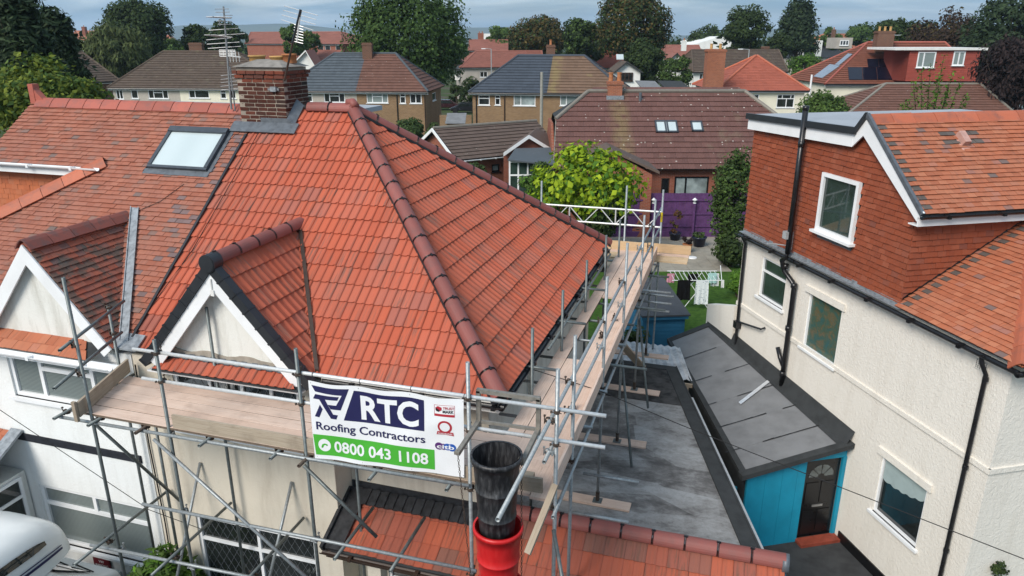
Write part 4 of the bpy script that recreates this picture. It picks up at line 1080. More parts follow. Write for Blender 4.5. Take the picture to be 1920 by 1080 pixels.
for (a0, a1, h0, h1), kw in zip(ops, (dict(trans=[(.66, 0, 1)], pane=glass_g), dict(pane=blind_m), dict(pane=glass))):
    window(rh, R(UW + .09, VB - a0, G + h0), -rv, -ru, a1 - a0, h1 - h0, sill=.07, fw=.045, **kw)
mb = MB()   # scalloped net in the lower window
a0, a1, h0, h1 = ops[2]
pts = [R(UW + .052, VB - a0 - .06, G + h1 - .06), R(UW + .052, VB - a1 + .06, G + h1 - .06)]
n_ = 24
low = [R(UW + .052, VB - a1 + .06 + (a1 - a0 - .12) * k / n_, G + h1 - .34 - .17 * k / n_ * 1.1 - .035 * abs(sin(k / n_ * pi * 5)) + .24 * (k / n_ - .5) ** 2) for k in range(n_ + 1)]
mb.poly(pts + low); mb.build('net_blind', plain('pale_net', (.34, .42, .42), .8, var=.1), rh)
for a0, a1, h0, h1 in ops[1:]:
    mb = MB(); mb.ob(R(UW - .045, VB - a0 + .1, G + h1 + .0), -rv * (a1 - a0 + .2), ru * .06, UPZ * .14); mb.build('drip_hood', cream, rh)
mb = MB(); mb.ob(R(UW - .035, VB, 3.10), -rv * (VB - VF + .03), ru * .04, UPZ * .09); mb.ob(R(UW - .03, VF - .035, 3.10), ru * 5, rv * .04, UPZ * .09); mb.build('string_course', cream, rh)
mb = MB(); mb.ob(R(UW - .03, 11.0, G), -rv * (11 - VF + .03), ru * .04, UPZ * .22); mb.build('plinth', black_paint, rh)
# tile hanging
mb = MB()
side = [(15.9, 4.99), (10.47, 4.99), (10.47, 6.66), (11.92, 8.05), (12.2, 7.6), (15.9, 7.5)]
mb.prism([R(9.315, v, z) for v, z in side], ru * .3); hw = mb.build('hung_wall', felt_dark, rh)
dwn = (VB - 13.05, VB - 11.90, 5.76, 6.94)
hole = ccw([(dwn[0] + .02, dwn[2] - 5.05), (dwn[1] - .02, dwn[2] - 5.05), (dwn[1] - .02, dwn[3] - 5.05), (dwn[0] + .02, dwn[3] - 5.05)])
lay_tiles(hw, hung_right, R(9.312, VB, 5.05), -rv, UPZ, [(0, 0), (5.47, 0), (5.44, 1.66), (4.05, 2.88), (0, 2.52)], .105, .165, 210, .028, None, [hole], jit=.004, name='hung_tile')
mb = MB(); mb.prism([R(9.35, 10.47, 5.0), R(13.2, 10.47, 5.0), R(13.2, 10.47, 6.85), R(9.35, 10.47, 6.66)], rv * .2); fw_ = mb.build('hung_wall', felt_dark, rh)
lay_tiles(fw_, hung_right, R(9.29, 10.45, 5.05), ru, UPZ, [(0, .1), (2.72, 1.72), (0, 1.72)], .105, .165, 80, .028, None, jit=.004, name='hung_tile')
wf = window(rh, R(9.30, 13.05, 5.76), -rv, -ru, 1.15, 1.18, fw=.075, dep=.075, sill=.05, pane=glass_g)
mb = MB(); mb.ob(R(9.285, 13.02, 5.60), -rv * 1.1, ru * .02, UPZ * .11); mb.build('lead_apron', lead, rh)
mb = MB(); mb.ob(R(9.19, VB + .04, 4.985), -rv * 5.6, ru * .14, UPZ * .015); mb.ob(R(9.285, VB + .02, 4.99), -rv * 5.55, ru * .02, UPZ * .09); mb.build('lead_apron', lead_light, rh)
# upper roof: front slope, ridge, verge
O = R(9.2, 10.22, 6.70); vU = (rv * 1.70 + UPZ * 1.44).normalized(); LU = sqrt(1.7 ** 2 + 1.44 ** 2)
mb = MB(); nU = ru.cross(vU); mb.ob(O - nU * .012, ru * 7, vU * LU, -nU * .05); ur = mb.build('roof', felt_dark, rh)
hv = ccw([(1.47, 1.35), (1.66, 1.35), (1.66, 1.66), (1.47, 1.66)])
lay_tiles(ur, clay_right, O, ru, vU, [(0, 0), (7, 0), (7, LU), (0, LU)], .1, .165, 150, .032, None, [], jit=.0035, alt=(lambda a, b, j: (a < .16 and j % 2) or (1.3 < b < 1.75 and (1.2 < a < 1.52 or 1.66 < a < 1.95) and j % 2), dark_tile))
cap_run(ur, ridge_orange, R(9.2, 11.93, 8.16), R(16, 11.93, 8.16), .45, .16, 'angle', 'ridge_tile')
mb = MB(); q = O + ru * 1.56 + vU * 1.45; mb.ob(q, ru * .13, vU * .26, nU * .13); mb.ob(q - ru * .03 - vU * .1, ru * .17, vU * .4, nU * .02); mb.build('vent_tile', plain('pale_vent', (.52, .30, .25), .6), ur)
mb = MB(); mb.ob(O - ru * .045 - vU * .02, vU * (LU + .04), ru * .06, nU * .075); mb.ob(O - ru * .05 + vU * LU * .98, (R(0, .32, -.30)).normalized() * .42, ru * .06, UPZ * .09); mb.build('verge_trim', lead, ur)
mb = MB()
a = R(9.175, 10.28, 6.58); b = R(9.175, 11.93, 8.10)
mb.prism([a, a + UPZ * .17 - rv * .12, b, b - UPZ * .30], ru * .03); mb.prism([b, b - UPZ * .30, R(9.175, 12.2, 7.56), R(9.175, 12.2, 7.86)], ru * .03)
mb.prism([R(9.17, 12.2, 7.56), R(9.17, 12.2, 7.80), R(9.17, 16.0, 7.70), R(9.17, 16.0, 7.46)], ru * .035)
mb.ob(R(9.175, 10.24, 6.50), ru * 4.2, rv * .028, UPZ * .16); mb.ob(R(9.18, 10.25, 6.50), ru * 4.2, rv * .22, UPZ * .02)
mb.build('fascia', upvc, rh)
gutter(rh, R(9.17, 10.17, 6.69), R(13.5, 10.17, 6.69), black_p)
mb = MB(); mb.prism([R(9.12, 12.12, 7.80), R(9.12, 12.12, 7.93), R(9.12, 16.05, 7.82), R(9.12, 16.05, 7.69)], ru * .06); mb.ob(R(9.12, 12.14, 7.80), (R(.0, -.24, .30)), ru * .06, UPZ * .12); mb.build('roof_edge_trim', dark_verge, rh)
mb = MB(); mb.prism([R(9.16, 12.1, 7.86), R(9.16, 16.02, 7.75), R(15, 16.02, 7.75), R(15, 12.1, 7.86)], UPZ * .05); mb.build('flat_roof', flat_grey, rh)
mb = MB(); mb.prism([R(9.35, 12.1, 5.0), R(9.35, VB - .02, 5.0), R(15, VB - .02, 5.0), R(15, 12.1, 5.0)], UPZ * 2.7); mb.build('dormer_box', felt_dark, rh)
# lower hipped part in front of the loft
kk = .60; vL2 = (ru + UPZ * kk).normalized(); kl = sqrt(1 + kk * kk)
O2 = R(9.21, 10.47, 5.00); nL2 = (-rv).cross(vL2)
mb = MB(); mb.poly([q - nL2 * .012 for q in (O2, R(9.21, 7.85, 5.0), R(11.83, 10.47, 5.0 + 2.62 * kk))]); mb.poly([R(9.21, 7.85, 4.99), R(15, 7.85, 4.99), R(15, 10.47, 6.55), R(11.83, 10.47, 6.55)]); lr = mb.build('lower_roof', felt_dark, rh)
lay_tiles(lr, clay_right, O2, -rv, vL2, [(0, 0), (2.62, 0), (0, 2.62 * kl)], .1, .165, 110, .032, None, jit=.0035, alt=(lambda a, b, j: a < .2 and j % 2, dark_tile))
lay_tiles(lr, clay_right, R(9.21, 7.85, 5.0), ru, (rv + UPZ * kk).normalized(), [(0, 0), (3.5, 0), (3.5, 2.62 * kl), (2.62, 2.62 * kl)], .1, .165, 0, .014, None)
cap_run(lr, ridge_orange, R(9.2, 7.84, 5.05), R(11.83, 10.47, 5.05 + 2.62 * kk), .42, .12, 'angle', 'hip_tile', w=.14)
gutter(rh, R(9.15, VB + .08, 4.95), R(9.15, 7.78, 4.95), black_p, .06)
gutter(rh, R(9.1, 7.79, 4.94), R(14, 7.79, 4.94), black_p, .06)
# pipes
mb = MB(); mb.tube(R(9.13, 13.73, 5.05), R(9.13, 13.73, 8.15), .058, 16); mb.tube(R(9.13, 13.73, 8.10), R(9.13, 13.73, 8.18), .066, 16); mb.tube(R(9.13, 13.73, 7.35), R(9.13, 13.73, 7.47), .068, 16)
mb.path([R(9.13, 13.73, 5.1), R(9.10, 13.72, 4.98), R(9.10, 13.86, 4.86), R(9.16, 13.88, 4.70), R(9.2, 13.86, 4.6), R(9.2, 13.52, 4.46), R(9.22, 13.47, 4.36), R(9.22, 13.47, 2.0)], .055, 12)
for z in (4.72, 4.40, 3.4, 2.3): mb.tube(R(9.21, 13.47 if z < 4.5 else 13.87, z - .05), R(9.21, 13.47 if z < 4.5 else 13.87, z + .05), .068, 14)
mb.path([R(9.22, 13.47, 2.45), R(9.2, 13.62, 2.62), R(9.2, 13.76, 2.82)], .05, 10)
mb.build('soil_pipe', black_p, rh, True)
mb = MB(); mb.ob(R(9.14, 13.76, 5.12), rv * .05, ru * .1, UPZ * .4); mb.path([R(9.2, 13.8, 5.2), R(9.12, 14.3, 5.12), R(9.12, 14.55, 5.05)], .012, 6); mb.ob(R(9.02, 13.7, 5.38), rv * .14, ru * .14, UPZ * .16); mb.build('pipe_wrapping', grey_plastic, rh)
mb = MB(); mb.path([R(9.15, 15.72, 4.93), R(9.25, 15.7, 4.75), R(9.25, 15.66, 2.1)], .036, 10); mb.path([R(9.25, 15.66, 2.72), R(9.22, 15.2, 2.82), R(9.22, 14.55, 2.95), R(9.3, 14.5, 3.0)], .024, 8); mb.ob(R(9.17, 15.58, 2.55), rv * .16, ru * .14, UPZ * .18); mb.build('downpipe', black_p, rh)
mb = MB(); mb.path([R(9.15, 8.47, 4.93), R(9.16, 8.45, 4.80), R(9.25, 8.42, 4.62), R(9.25, 8.41, G + .1)], .036, 10)
for z in (4.55, 3.0, 1.4): mb.tube(R(9.25, 8.41, z - .03), R(9.25, 8.41, z + .03), .046, 10)
mb.build('downpipe', black_p, rh)
mb = MB(); mb.ob(R(9.30, 8.70, 4.62), -rv * .24, ru * .03, UPZ * .17); av = mb.build('air_brick', cream, rh)
mb = MB()
for i in range(5):
    for j in range(6): mb.ob(R(9.296, 8.68 - j * .037, 4.64 + i * .029), -rv * .016, ru * .01, UPZ * .014)
mb.build('vent_hole', felt_dark, av)
mb = MB(); mb.prism([R(9.25, 15.88, G), R(9.25, 15.88, 3.05), R(9.25, 17.3, 2.60), R(9.25, 17.3, G)], ru * .25); mb.build('rear_yard_wall', cream, rh)
P_, N_ = crown_points(R(9.9, 7.95, 1.3), .11, .11, .12, 260, 8, .08)
tp = thing('hanging_topiary', 'small round topiary ball hung on the cream front wall', 'plant', R(9.9, 7.98, 1.2)); leaf_mesh('crown', P_, N_, .04, f_dark, tp); MB().tube(R(9.9, 7.98, 1.3), R(9.9, 8.06, 1.36), .012, 6).build('bracket', black_p, tp)

# ------------------------------------------------------------------ felt-roofed blue lean-to in the passage
ln = thing('lean_to', 'bright blue boarded lean-to with a grey felt roof against the cream wall', 'outbuilding', R(8.3, 13, G))
def lr_(s, t_):   # s along the passage (0 front .. 1 back), t_ from wall (0) to outer edge (1)
    a = R(9.31, 11.02, 1.90).lerp(R(9.31, 17.2, 2.09), s); b = R(6.98, 11.02, 1.50).lerp(R(8.22, 17.4, 1.62), s); return a.lerp(b, t_)
mb = MB()
for k in range(12):
    for m_ in range(4): mb.add([lr_(s, t_) + UPZ * h for h in (-.10, -.03) for s, t_ in ((k / 12, m_ / 4), (k / 12, m_ / 4 + .25), (k / 12 + 1 / 12, m_ / 4 + .25), (k / 12 + 1 / 12, m_ / 4))], [(0, 1, 2, 3), (7, 6, 5, 4), (0, 4, 5, 1), (1, 5, 6, 2), (2, 6, 7, 3), (3, 7, 4, 0)])
mb.build('roof_deck', felt_dark, ln)
cuts = [0, .13, .27, .42, .60, .79, 1]
for i in range(len(cuts) - 1):
    mb = MB(); s0, s1 = cuts[i] + .002, cuts[i + 1] + .006 * (i < 5); z0, z1 = -.006 + .004 * (i % 2), -.006 + .004 * (i % 2)
    for m_ in range(6):
        ta, tb = .06 + .895 * m_ / 6, .06 + .895 * (m_ + 1) / 6; sm = (s0 + s1) / 2
        for sa, sb in ((s0, sm), (sm, s1)):
            q = [lr_(sa, ta) + UPZ * z0, lr_(sa, tb) + UPZ * z0, lr_(sb, tb) + UPZ * z1, lr_(sb, ta) + UPZ * z1]
            mb.add(q + [w - UPZ * .014 for w in q], [(0, 1, 2, 3), (4, 5, 1, 0), (5, 6, 2, 1), (6, 7, 3, 2), (7, 4, 0, 3)])
    mb.build('felt_sheet', felt, ln)
mb = MB()
for i in range(1, len(cuts) - 1):      # bitumen bleeding from the seams
    s = cuts[i]; k = 0.10
    while k < .9:
        l_ = random.uniform(.06, .22)
        if random.random() < .8: mb.quad(*[lr_(s + ds, k + dk_) + UPZ * .014 for ds, dk_ in ((-.0022, 0), (.0022 * random.uniform(.3, 1.8), 0), (.0022 * random.uniform(.1, 1.2), l_), (-.0022, l_))])
        k += l_
mb.build('bitumen_seam', plain('bitumen', (.012, .012, .013), .5), ln, kind='stuff')
mb = MB()    # upstand of dark felt along the wall and round the edge
for i in range(12):
    s0, s1 = i / 12, (i + 1) / 12
    mb.add([lr_(s0, 0) + UPZ * .26 - ru * .004, lr_(s1, 0) + UPZ * .26 - ru * .004, lr_(s1, .07) + UPZ * .012, lr_(s0, .07) + UPZ * .012, lr_(s0, .12) + UPZ * .008, lr_(s1, .12) + UPZ * .008], [(0, 1, 2, 3), (3, 2, 5, 4)])
def strip(pa, pb, side_, w, h=.03): mb.ob(pa, pb - pa, side_ * w, UPZ * h)
mb.ob(lr_(0, 1.02) - rv * .05 - UPZ * .08, lr_(0, -.0) - lr_(0, 1.02), rv * .17, UPZ * .105)
d = lr_(1, 1) - lr_(0, 1); mb.ob(lr_(0, 1) - UPZ * .09 - ru * .04, d, ru * .13, UPZ * .11); mb.ob(lr_(1, 1.02) - UPZ * .07, lr_(1, 0) - lr_(1, 1.02), -rv * .2, UPZ * .095)
mb.build('felt_edging', felt_dark, ln)
mb = MB(); mb.ob(lr_(.36, .62) + UPZ * .02, lr_(.44, .12) - lr_(.36, .62), rv * .10, UPZ * .012); mb.build('foil_patch', plain('foil_tape', (.75, .76, .78), .35, .5, .5, .2, 20), ln)
# blue front with planks and the black door
dl, dr = 8.43, 9.22
for i, (a, b) in enumerate(((7.14, 7.53), (7.535, 7.90), (7.905, 8.23), (8.235, 8.42))):
    mb = MB(); zt = lambda u: 1.80 - (9.3 - u) * .17 - .02
    mb.prism([R(a, 11.12, G), R(b, 11.12, G), R(b, 11.12, zt(b)), R(a, 11.12, zt(a))], rv * .05); mb.build('blue_board', blue_paint, ln)
mb = MB(); mb.prism([R(dl, 11.13, 1.54), R(9.3, 11.13, 1.54), R(9.3, 11.13, 1.80), R(dl, 11.13, 1.64)], rv * .05); mb.ob(R(9.23, 11.12, G), ru * .08, rv * .06, UPZ * 1.9); mb.build('door_frame', blue_paint, ln)
mb = MB(); d0 = R(dl, 11.19, G + .06)
mb.ob(d0, ru * (dr - dl), rv * .045, UPZ * 1.82); 
for (a, b, c_, e) in ((.09, .36, .12, .62), (.43, .70, .12, .62), (.09, .36, .80, 1.28), (.43, .70, .80, 1.28)): mb.ob(d0 + ru * a - rv * .015 + UPZ * c_, ru * (b - a), rv * .02, UPZ * (e - c_))
door = mb.build('door', black_paint, ln)
mb = MB(); cx_ = (dr - dl) / 2
for k in range(4):
    a0, a1 = pi * k / 4 + .05, pi * (k + 1) / 4 - .05
    mb.poly([d0 + ru * (cx_ + r_ * cos(t_)) - rv * .006 + UPZ * (1.40 + r_ * sin(t_)) for r_, t_ in ((.08, a0), (.28, a0), (.285, (a0 + a1) / 2), (.28, a1), (.08, a1))])
mb.build('fanlight', glassmat('fan_glass', (.10, .12, .12), .15), door)
mb = MB(); mb.ob(d0 + ru * .28 - rv * .02 + UPZ * .70, ru * .24, rv * .02, UPZ * .05); mb.build('letter_plate', chrome, door)
mb = MB(); mb.ob(R(8.40, 10.90, G + .004), ru * .9, rv * .24, UPZ * .07); mb.build('doorstep', plain('quarry_tile', (.28, .06, .035), .6, var=.3), ln)
mb = MB(); mb.prism([R(7.12, 11.17, G), R(7.12, 11.17, 1.42), R(8.2, 17.2, 1.5), R(8.2, 17.2, G)], ru * .05); mb.build('side_wall', felt_dark, ln)
mb = MB(); mb.ob(R(6.72, 11.35, G), ru * .36, rv * .05, UPZ * 1.35); sgt = mb.build('side_gate', blue_paint, ln)
mb = MB(); mb.poly([R(6.0, 7, G + .008), R(UW - .02, 7, G + .008), R(UW - .02, 11.3, G + .008), R(6.0, 11.3, G + .008)]); struct(mb.build('passage_paving', concrete_d))

# ------------------------------------------------------------------ back garden
GG = -.2
mb = MB(); mb.quad((-14, 17.3, GG - .1), (9, 17.3, GG - .1), (9, 39, GG - .1), (-14, 39, GG - .1)); mb = MB(); mb.box(-14, 9, 17.6, 33.2, GG - .3, GG); struct(mb.build('lawn', lawn_m))
# fence basis, roughly square to the view
fL, fR = PZ(1150, 443, GG), PZ(1420, 443, GG); fd = (fR - fL); fd.z = 0; fd.normalize(); fn = V((fd.y, -fd.x, 0))
patio = MB(); q0 = PZ(1180, 445, GG); patio.ob(q0 - fd * 3 + fn * 6.2 - UPZ * .06, fd * 9, -fn * 6.4, UPZ * .05); patio = struct(patio.build('patio', mortar))
for i in range(15):
    for j in range(9):
        if j > 6 and i > 10: continue
        mb = MB(); mb.ob(q0 - fd * 3 + fd * (i * .6 + .006) + fn * (j * .62 + .25) - UPZ * (.012 - random.uniform(0, .01)), fd * .588, fn * .605, UPZ * .025); mb.build('paving_slab', slab, patio)
mb = MB(); mb.ob(PZ(1300, 482, GG) - UPZ * .02, fd * .01, fn * .01, UPZ * .02)
fence = thing('garden_fence', 'purple painted close-board fence with rails at the end of the garden', 'fence', fL)
FT = 2.25; ff = fL + fd * -1.5; n_ = 60
for i in range(n_):
    mb = MB(); mb.ob(ff + fd * (i * .145) - fn * random.uniform(0, .012) + UPZ * .25, fd * .138, -fn * .02, UPZ * (FT - .25 - .04 * random.random() * .3)); mb.build('fence_board', purple, fence)
for z in (.50, 1.15, 1.85): mb = MB(); mb.ob(ff + UPZ * z, fd * (n_ * .145), fn * .05, UPZ * .08); mb.build('rail', purple, fence)
mb = MB(); mb.ob(ff + UPZ * -.05, fd * (n_ * .145), fn * .07, UPZ * .32); mb.build('gravel_board', purple, fence)
for x in (1222, 1298, 1150, 1372):
    p = PP(x, 430, fL + fn * .06, fn); p.z = GG
    mb = MB(); mb.ob(p - fd * .05, fd * .1, fn * .1, UPZ * 1.75); mb.build('post', purple, fence)
for x in (1222, 1298):
    p = PP(x, 430, fL + fn * .06, fn); p.z = GG + 1.75; p += fn * .05
    t_ = thing('post_lantern', 'white lantern on the purple fence post ' + ('beside the rusty-leaved potted shrub' if x == 1222 else 'behind the dark blue glazed pot'), 'lantern', p, 'lanterns on the fence posts')
    mb = MB(); mb.lathe([(.0, 0), (.08, 0), (.085, .02), (.06, .04)], p, 8); mb.build('base', upvc, t_); mb = MB(); mb.lathe([(.055, .04), (.085, .17), (.0, .17)], p, 6); mb.build('glass', glass_pale, t_); mb = MB(); mb.lathe([(.13, .17), (.12, .19), (.0, .29)], p, 6); mb.build('cap', upvc, t_)
def pot(c, r_, h_, m_, label, leafm, lh, nleaf=160):
    t_ = thing('plant_pot', label, 'plant pot', c); mb = MB(); mb.lathe([(0, 0), (r_ * .72, 0), (r_, h_ - .05), (r_ * 1.08, h_ - .05), (r_ * 1.08, h_), (r_ * .9, h_), (r_ * .85, h_ - .06), (0, h_ - .06)], c, 20); mb.build('pot', m_, t_, True)
    P_, N_ = crown_points(V(c) + UPZ * (h_ + lh * .5), r_ * .9, r_ * .9, lh * .6, nleaf, 10, r_ * .5); leaf_mesh('plant', P_, N_, .09, leafm, t_)
pot(PZ(1310, 462, GG), .34, .5, navy_pot, 'dark blue glazed pot with low greenery on the slabs', f_shrub, .15)
pot(PZ(1265, 450, GG), .30, .4, navy_pot, 'dark pot with an upright rusty-leaved shrub by the fence', f_red, 1.1, 260)
pot(PZ(1288, 474, GG), .22, .45, terracotta, 'terracotta pot with dark red leaves beside the lawn', f_purp, .3)
pot(PZ(1195, 440, GG), .35, .4, felt_dark, 'black planter of ferny greenery under the fence', f_mid, .5, 260)
mb = MB(); mb.lathe([(0, 0), (.22, 0), (.2, .05), (0, .06)], PZ(1298, 484, GG), 16); tag(mb.build('drain_cover', upvc), 'white round drain cover lying on the lawn', 'drain cover')
# shed
so_ = V((-2.3, 20.9, GG)); sx_ = V((.927, .375, 0)); sy_ = V((-.375, .927, 0))
sh = thing('garden_shed', 'blue shiplap shed with a dark grey felt roof on the lawn', 'shed', so_ + sx_ * .6 + sy_ * 1.4)
for j in range(14):
    for (O_, d_, n__) in ((so_, sx_ * 1.3, sy_), (so_ + sx_ * 1.3, sy_ * 2.7, -sx_)):
        mb = MB(); p = O_ + UPZ * (j * .125); e = d_.normalized()
        mb.prism([p, p + n__ * .02, p + n__ * .02 + UPZ * .124, p + n__ * .012 + UPZ * .124], d_); mb.build('cladding_board', shed_blue, sh)
mb = MB(); mb.ob(so_ + sx_ * .03 + sy_ * .03, sx_ * 1.24, sy_ * 2.65, UPZ * 1.74); mb.build('shed_frame', shed_blue, sh)
mb = MB(); mb.ob(so_ - sx_ * .08 - sy_ * .12 + UPZ * 1.76, sx_ * 1.5, sy_ * 3.0 + UPZ * .22, UPZ * .05); mb.build('roof', plain('shed_felt', (.07, .075, .085), .9, 0, .2, .2, 3, .4, 90), sh)
mb = MB(); mb.ob(so_ - sx_ * .05 - sy_ * .09 + UPZ * 1.66, sx_ * 1.42, sy_ * .03, UPZ * .09); mb.build('fascia', shed_blue, sh)
# old corrugated lean-to between garage and shed
co = thing('corrugated_shelter', 'broken corrugated sheet shelter behind the garage', 'shelter', (-1.7, 17.4, G))
mb = MB(); nx_ = 44; vs = []; fs = []
for i in range(nx_ + 1):
    for j in range(2): vs.append(V((-2.55 + i * .045 - j * .45, 16.75 + j * 1.7, 1.60 + .022 * sin(i * pi / 2) + j * .12)))
for i in range(nx_): fs.append((2 * i, 2 * i + 2, 2 * i + 3, 2 * i + 1))
mb.add(vs, fs); mb.build('corrugated_sheet', plain('chalky_sheet', (.55, .55, .56), .6, .2, .4, .5, 4), co)
mb = MB()
for i in range(3): mb.ob((-2.6 + i * .95, 16.5, G), (.07, 0, 0), (0, .07, 0), (0, 0, 1.85))
mb.ob((-2.7, 16.55, 1.5), (2.15, 0, 0), (0, .06, 0), (0, 0, .09)); mb.ob((-.80, 16.5, 1.45), (-.62, 1.9, .1), (.07, 0, 0), (0, 0, .1)); mb.build('timber_frame', board_grey, co)
mb = MB(); mb.box(-2.6, -.9, 17.0, 18.3, G, .6); mb.build('stored_crate', plain('dark_red_tarp', (.07, .012, .014), .8), co)
# airer with washing
ac = PZ(1303, 514, 1.05); ac.z = GG
ai = thing('clothes_airer', 'white folding clothes airer on the lawn', 'airer', ac); ax_, ay_ = fd, -fn
mb = MB(); W_ = .95
for k in range(-5, 6): mb.tube(ac + ax_ * (k * .17) - ay_ * .45 + UPZ * 1.15, ac + ax_ * (k * .17) + ay_ * .45 + UPZ * 1.22, .008, 6)
for y in (-.45, .45): mb.tube(ac - ax_ * W_ + ay_ * y + UPZ * (1.15 + .08 * (y > 0)), ac + ax_ * W_ + ay_ * y + UPZ * (1.15 + .08 * (y > 0)), .013, 8)
mb.tube(ac + ax_ * .9 - ay_ * .45 + UPZ * 1.15, ac + ax_ * 1.02 + ay_ * .3 + UPZ * 1.5, .012, 6)
mb.build('rack', upvc, ai)
mb = MB()
for s_ in (-1, 1):
    for t_ in (-1, 1): mb.tube(ac + ax_ * (s_ * .5) + ay_ * (t_ * .5), ac + ax_ * (-s_ * .35) + ay_ * (t_ * .4) + UPZ * 1.16, .012, 6)
mb.build('leg', upvc, ai)
def hang(name, label, x, w, h, m_, y=-.47, top=1.17, wob=.03, taper=.1):
    mb = MB(); nx_, nz_ = 10, 8; vs = []
    for lay in (0, .02):
        for j in range(nz_ + 1):
            for i in range(nx_ + 1):
                s_ = (i / nx_ - .5) * w * (1 - taper * (1 - j / nz_)); vs.append(ac + ax_ * (x + s_) + ay_ * (y - lay - wob * sin(i * 1.9 + x * 9) * (j / nz_)) + UPZ * (top + .012 * sin(i * 1.3) * (j == nz_) - h * j / nz_))
    fs = []; b = (nx_ + 1) * (nz_ + 1)
    for l_ in (0, b):
        for j in range(nz_):
            for i in range(nx_): fs.append((l_ + j * (nx_ + 1) + i, l_ + j * (nx_ + 1) + i + 1, l_ + (j + 1) * (nx_ + 1) + i + 1, l_ + (j + 1) * (nx_ + 1) + i))
    mb.add(vs, fs); tag(mb.build(name, m_, None, True), label, 'clothing', 'washing on the airer')
pat = NT('sprigged_cotton'); p = pat.pos(); vf = pat.n('TexVoronoi'); pat.l(p, vf.inputs['Vector']); vf.inputs['Scale'].default_value = 16
pat_m = pat.done(pat.mix(pat.math('LESS_THAN', vf.outputs['Distance'], .28), (.72, .76, .78), (.30, .36, .42)), .9, 0, .1)
hang('nightdress', 'pale sprigged nightdress hanging from the airer', .18, .52, .95, pat_m)
hang('black_top', 'long black top hanging from the airer', -.50, .52, .78, cloth_k)
hang('pink_top', 'pink top draped over the airer end beside the shed', -.88, .3, .35, cloth_p, y=.1, top=1.24)
hang('dark_cloth', 'dark patterned cloth laid across the airer bars', -.02, .4, .32, cloth_k, y=.2, top=1.2)
hang('white_cloth', 'white cloth hanging beside the aqua top', .80, .3, .5, cloth_w, y=.1, top=1.25)
hang('aqua_top', 'pale aqua top on the airer end', .66, .34, .4, cloth_t, y=.0, top=1.3)
hang('small_sock', 'small white sock pegged at the airer corner', .93, .12, .3, cloth_w, y=-.45)
# ------------------------------------------------------------------ scaffolding
sf = thing('scaffold', 'tube and coupler scaffold with timber platforms round the front and side of the house', 'scaffold', (-4, 8, G))
BZ = 4.39
CPL = []
def cpl_mesh():
    mb = MB(); n = 14
    for ax in (0, 1):
        prof = [(.031, -.022), (.036, -.018), (.036, .018), (.031, .022), (.0255, .022), (.0255, -.022)]
        vs = []; fs = []
        for k in range(n):
            a = 2 * pi * k / n
            for r_, h_ in prof:
                p = (r_ * cos(a), r_ * sin(a), h_) if ax == 0 else (h_, r_ * cos(a) + .052, r_ * sin(a)); vs.append(p)
        m = len(prof)
        for k in range(n):
            for j in range(m): fs.append((k * m + j, ((k + 1) % n) * m + j, ((k + 1) % n) * m + (j + 1) % m, k * m + (j + 1) % m))
        mb.add(vs, fs)
    mb.ob((-.02, .022, -.02), (.04, 0, 0), (0, .012, 0), (0, 0, .04))
    mb.tube((-.07, -.012, 0), (.055, -.034, 0), .006, 6); mb.ob((-.075, -.025, -.012), (.018, 0, 0), (0, .024, 0), (0, 0, .024))
    mb.tube((.012, .095, -.055), (-.02, .09, .06), .006, 6); mb.ob((-.022, .078, .05), (.024, 0, 0), (0, .024, 0), (0, 0, .018))
    return mb
_c = cpl_mesh().build('coupler', copper_rust, sf); cpl_me = _c.data; bpy.data.objects.remove(_c)
cpl_me2 = cpl_me.copy(); cpl_me2.materials.clear(); cpl_me2.materials.append(steel)
def coupler(p, rz=0.0, bright=False):
    link('coupler', cpl_me2 if bright else cpl_me, None, sf, Matrix.Translation(V(p)) @ Matrix.Rotation(rz + random.uniform(-.15, .15), 4, 'Z'))
OY, IY = 7.22, 8.46
LD = OY - .052
# front standards
for x, zt in ((-8.55, 6.44), (-7.20, 5.70), (-5.03, 5.85), (-2.755, 5.97), (-1.69, 6.03)):
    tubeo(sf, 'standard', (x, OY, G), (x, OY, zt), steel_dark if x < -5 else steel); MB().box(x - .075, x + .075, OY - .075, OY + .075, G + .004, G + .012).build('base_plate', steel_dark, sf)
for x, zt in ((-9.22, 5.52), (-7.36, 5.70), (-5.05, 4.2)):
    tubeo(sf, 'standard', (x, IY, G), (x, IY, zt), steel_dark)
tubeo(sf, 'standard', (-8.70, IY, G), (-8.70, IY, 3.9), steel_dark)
# rails and ledgers along the front
tubeo(sf, 'guard_rail', (-7.63, OY + .05, 5.49), (-1.14, OY + .05, 5.51), alu)
tubeo(sf, 'guard_rail', (-7.56, OY + .05, 5.06), (-1.136, OY + .05, 5.11), alu)
tubeo(sf, 'ledger', PY(113, 782, LD), PY(880, 911, LD), steel)
tubeo(sf, 'ledger', PY(267, 945, LD), PY(893, 1071, LD), steel)
tubeo(sf, 'ledger', PY(170, 1022, LD), PY(560, 1100, LD), steel)
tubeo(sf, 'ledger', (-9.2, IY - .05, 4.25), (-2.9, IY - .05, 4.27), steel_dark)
for x in (-8.55, -7.20, -5.03, -2.755, -1.69):
    for z in ((5.5, 5.08, 4.27, 3.0) if x > -8 else (4.24,)):
        if x == -1.69 and z < 5: continue
        coupler((x, OY, z), 0, z < 5 and x < -5)
    if x < -5: coupler((x, OY, 2.02), 0, True)
# transoms under the boards, through to the wall
for x in (-9.05, -8.42, -7.62, -6.55, -5.45, -5.0, -4.0, -3.0):
    tubeo(sf, 'transom', (x, OY - .16 - .1 * random.random(), 4.315), (x, 8.55, 4.325), steel_dark if random.random() < .7 else copper_rust); coupler((x + .0, OY + .05, 4.30), pi / 2)
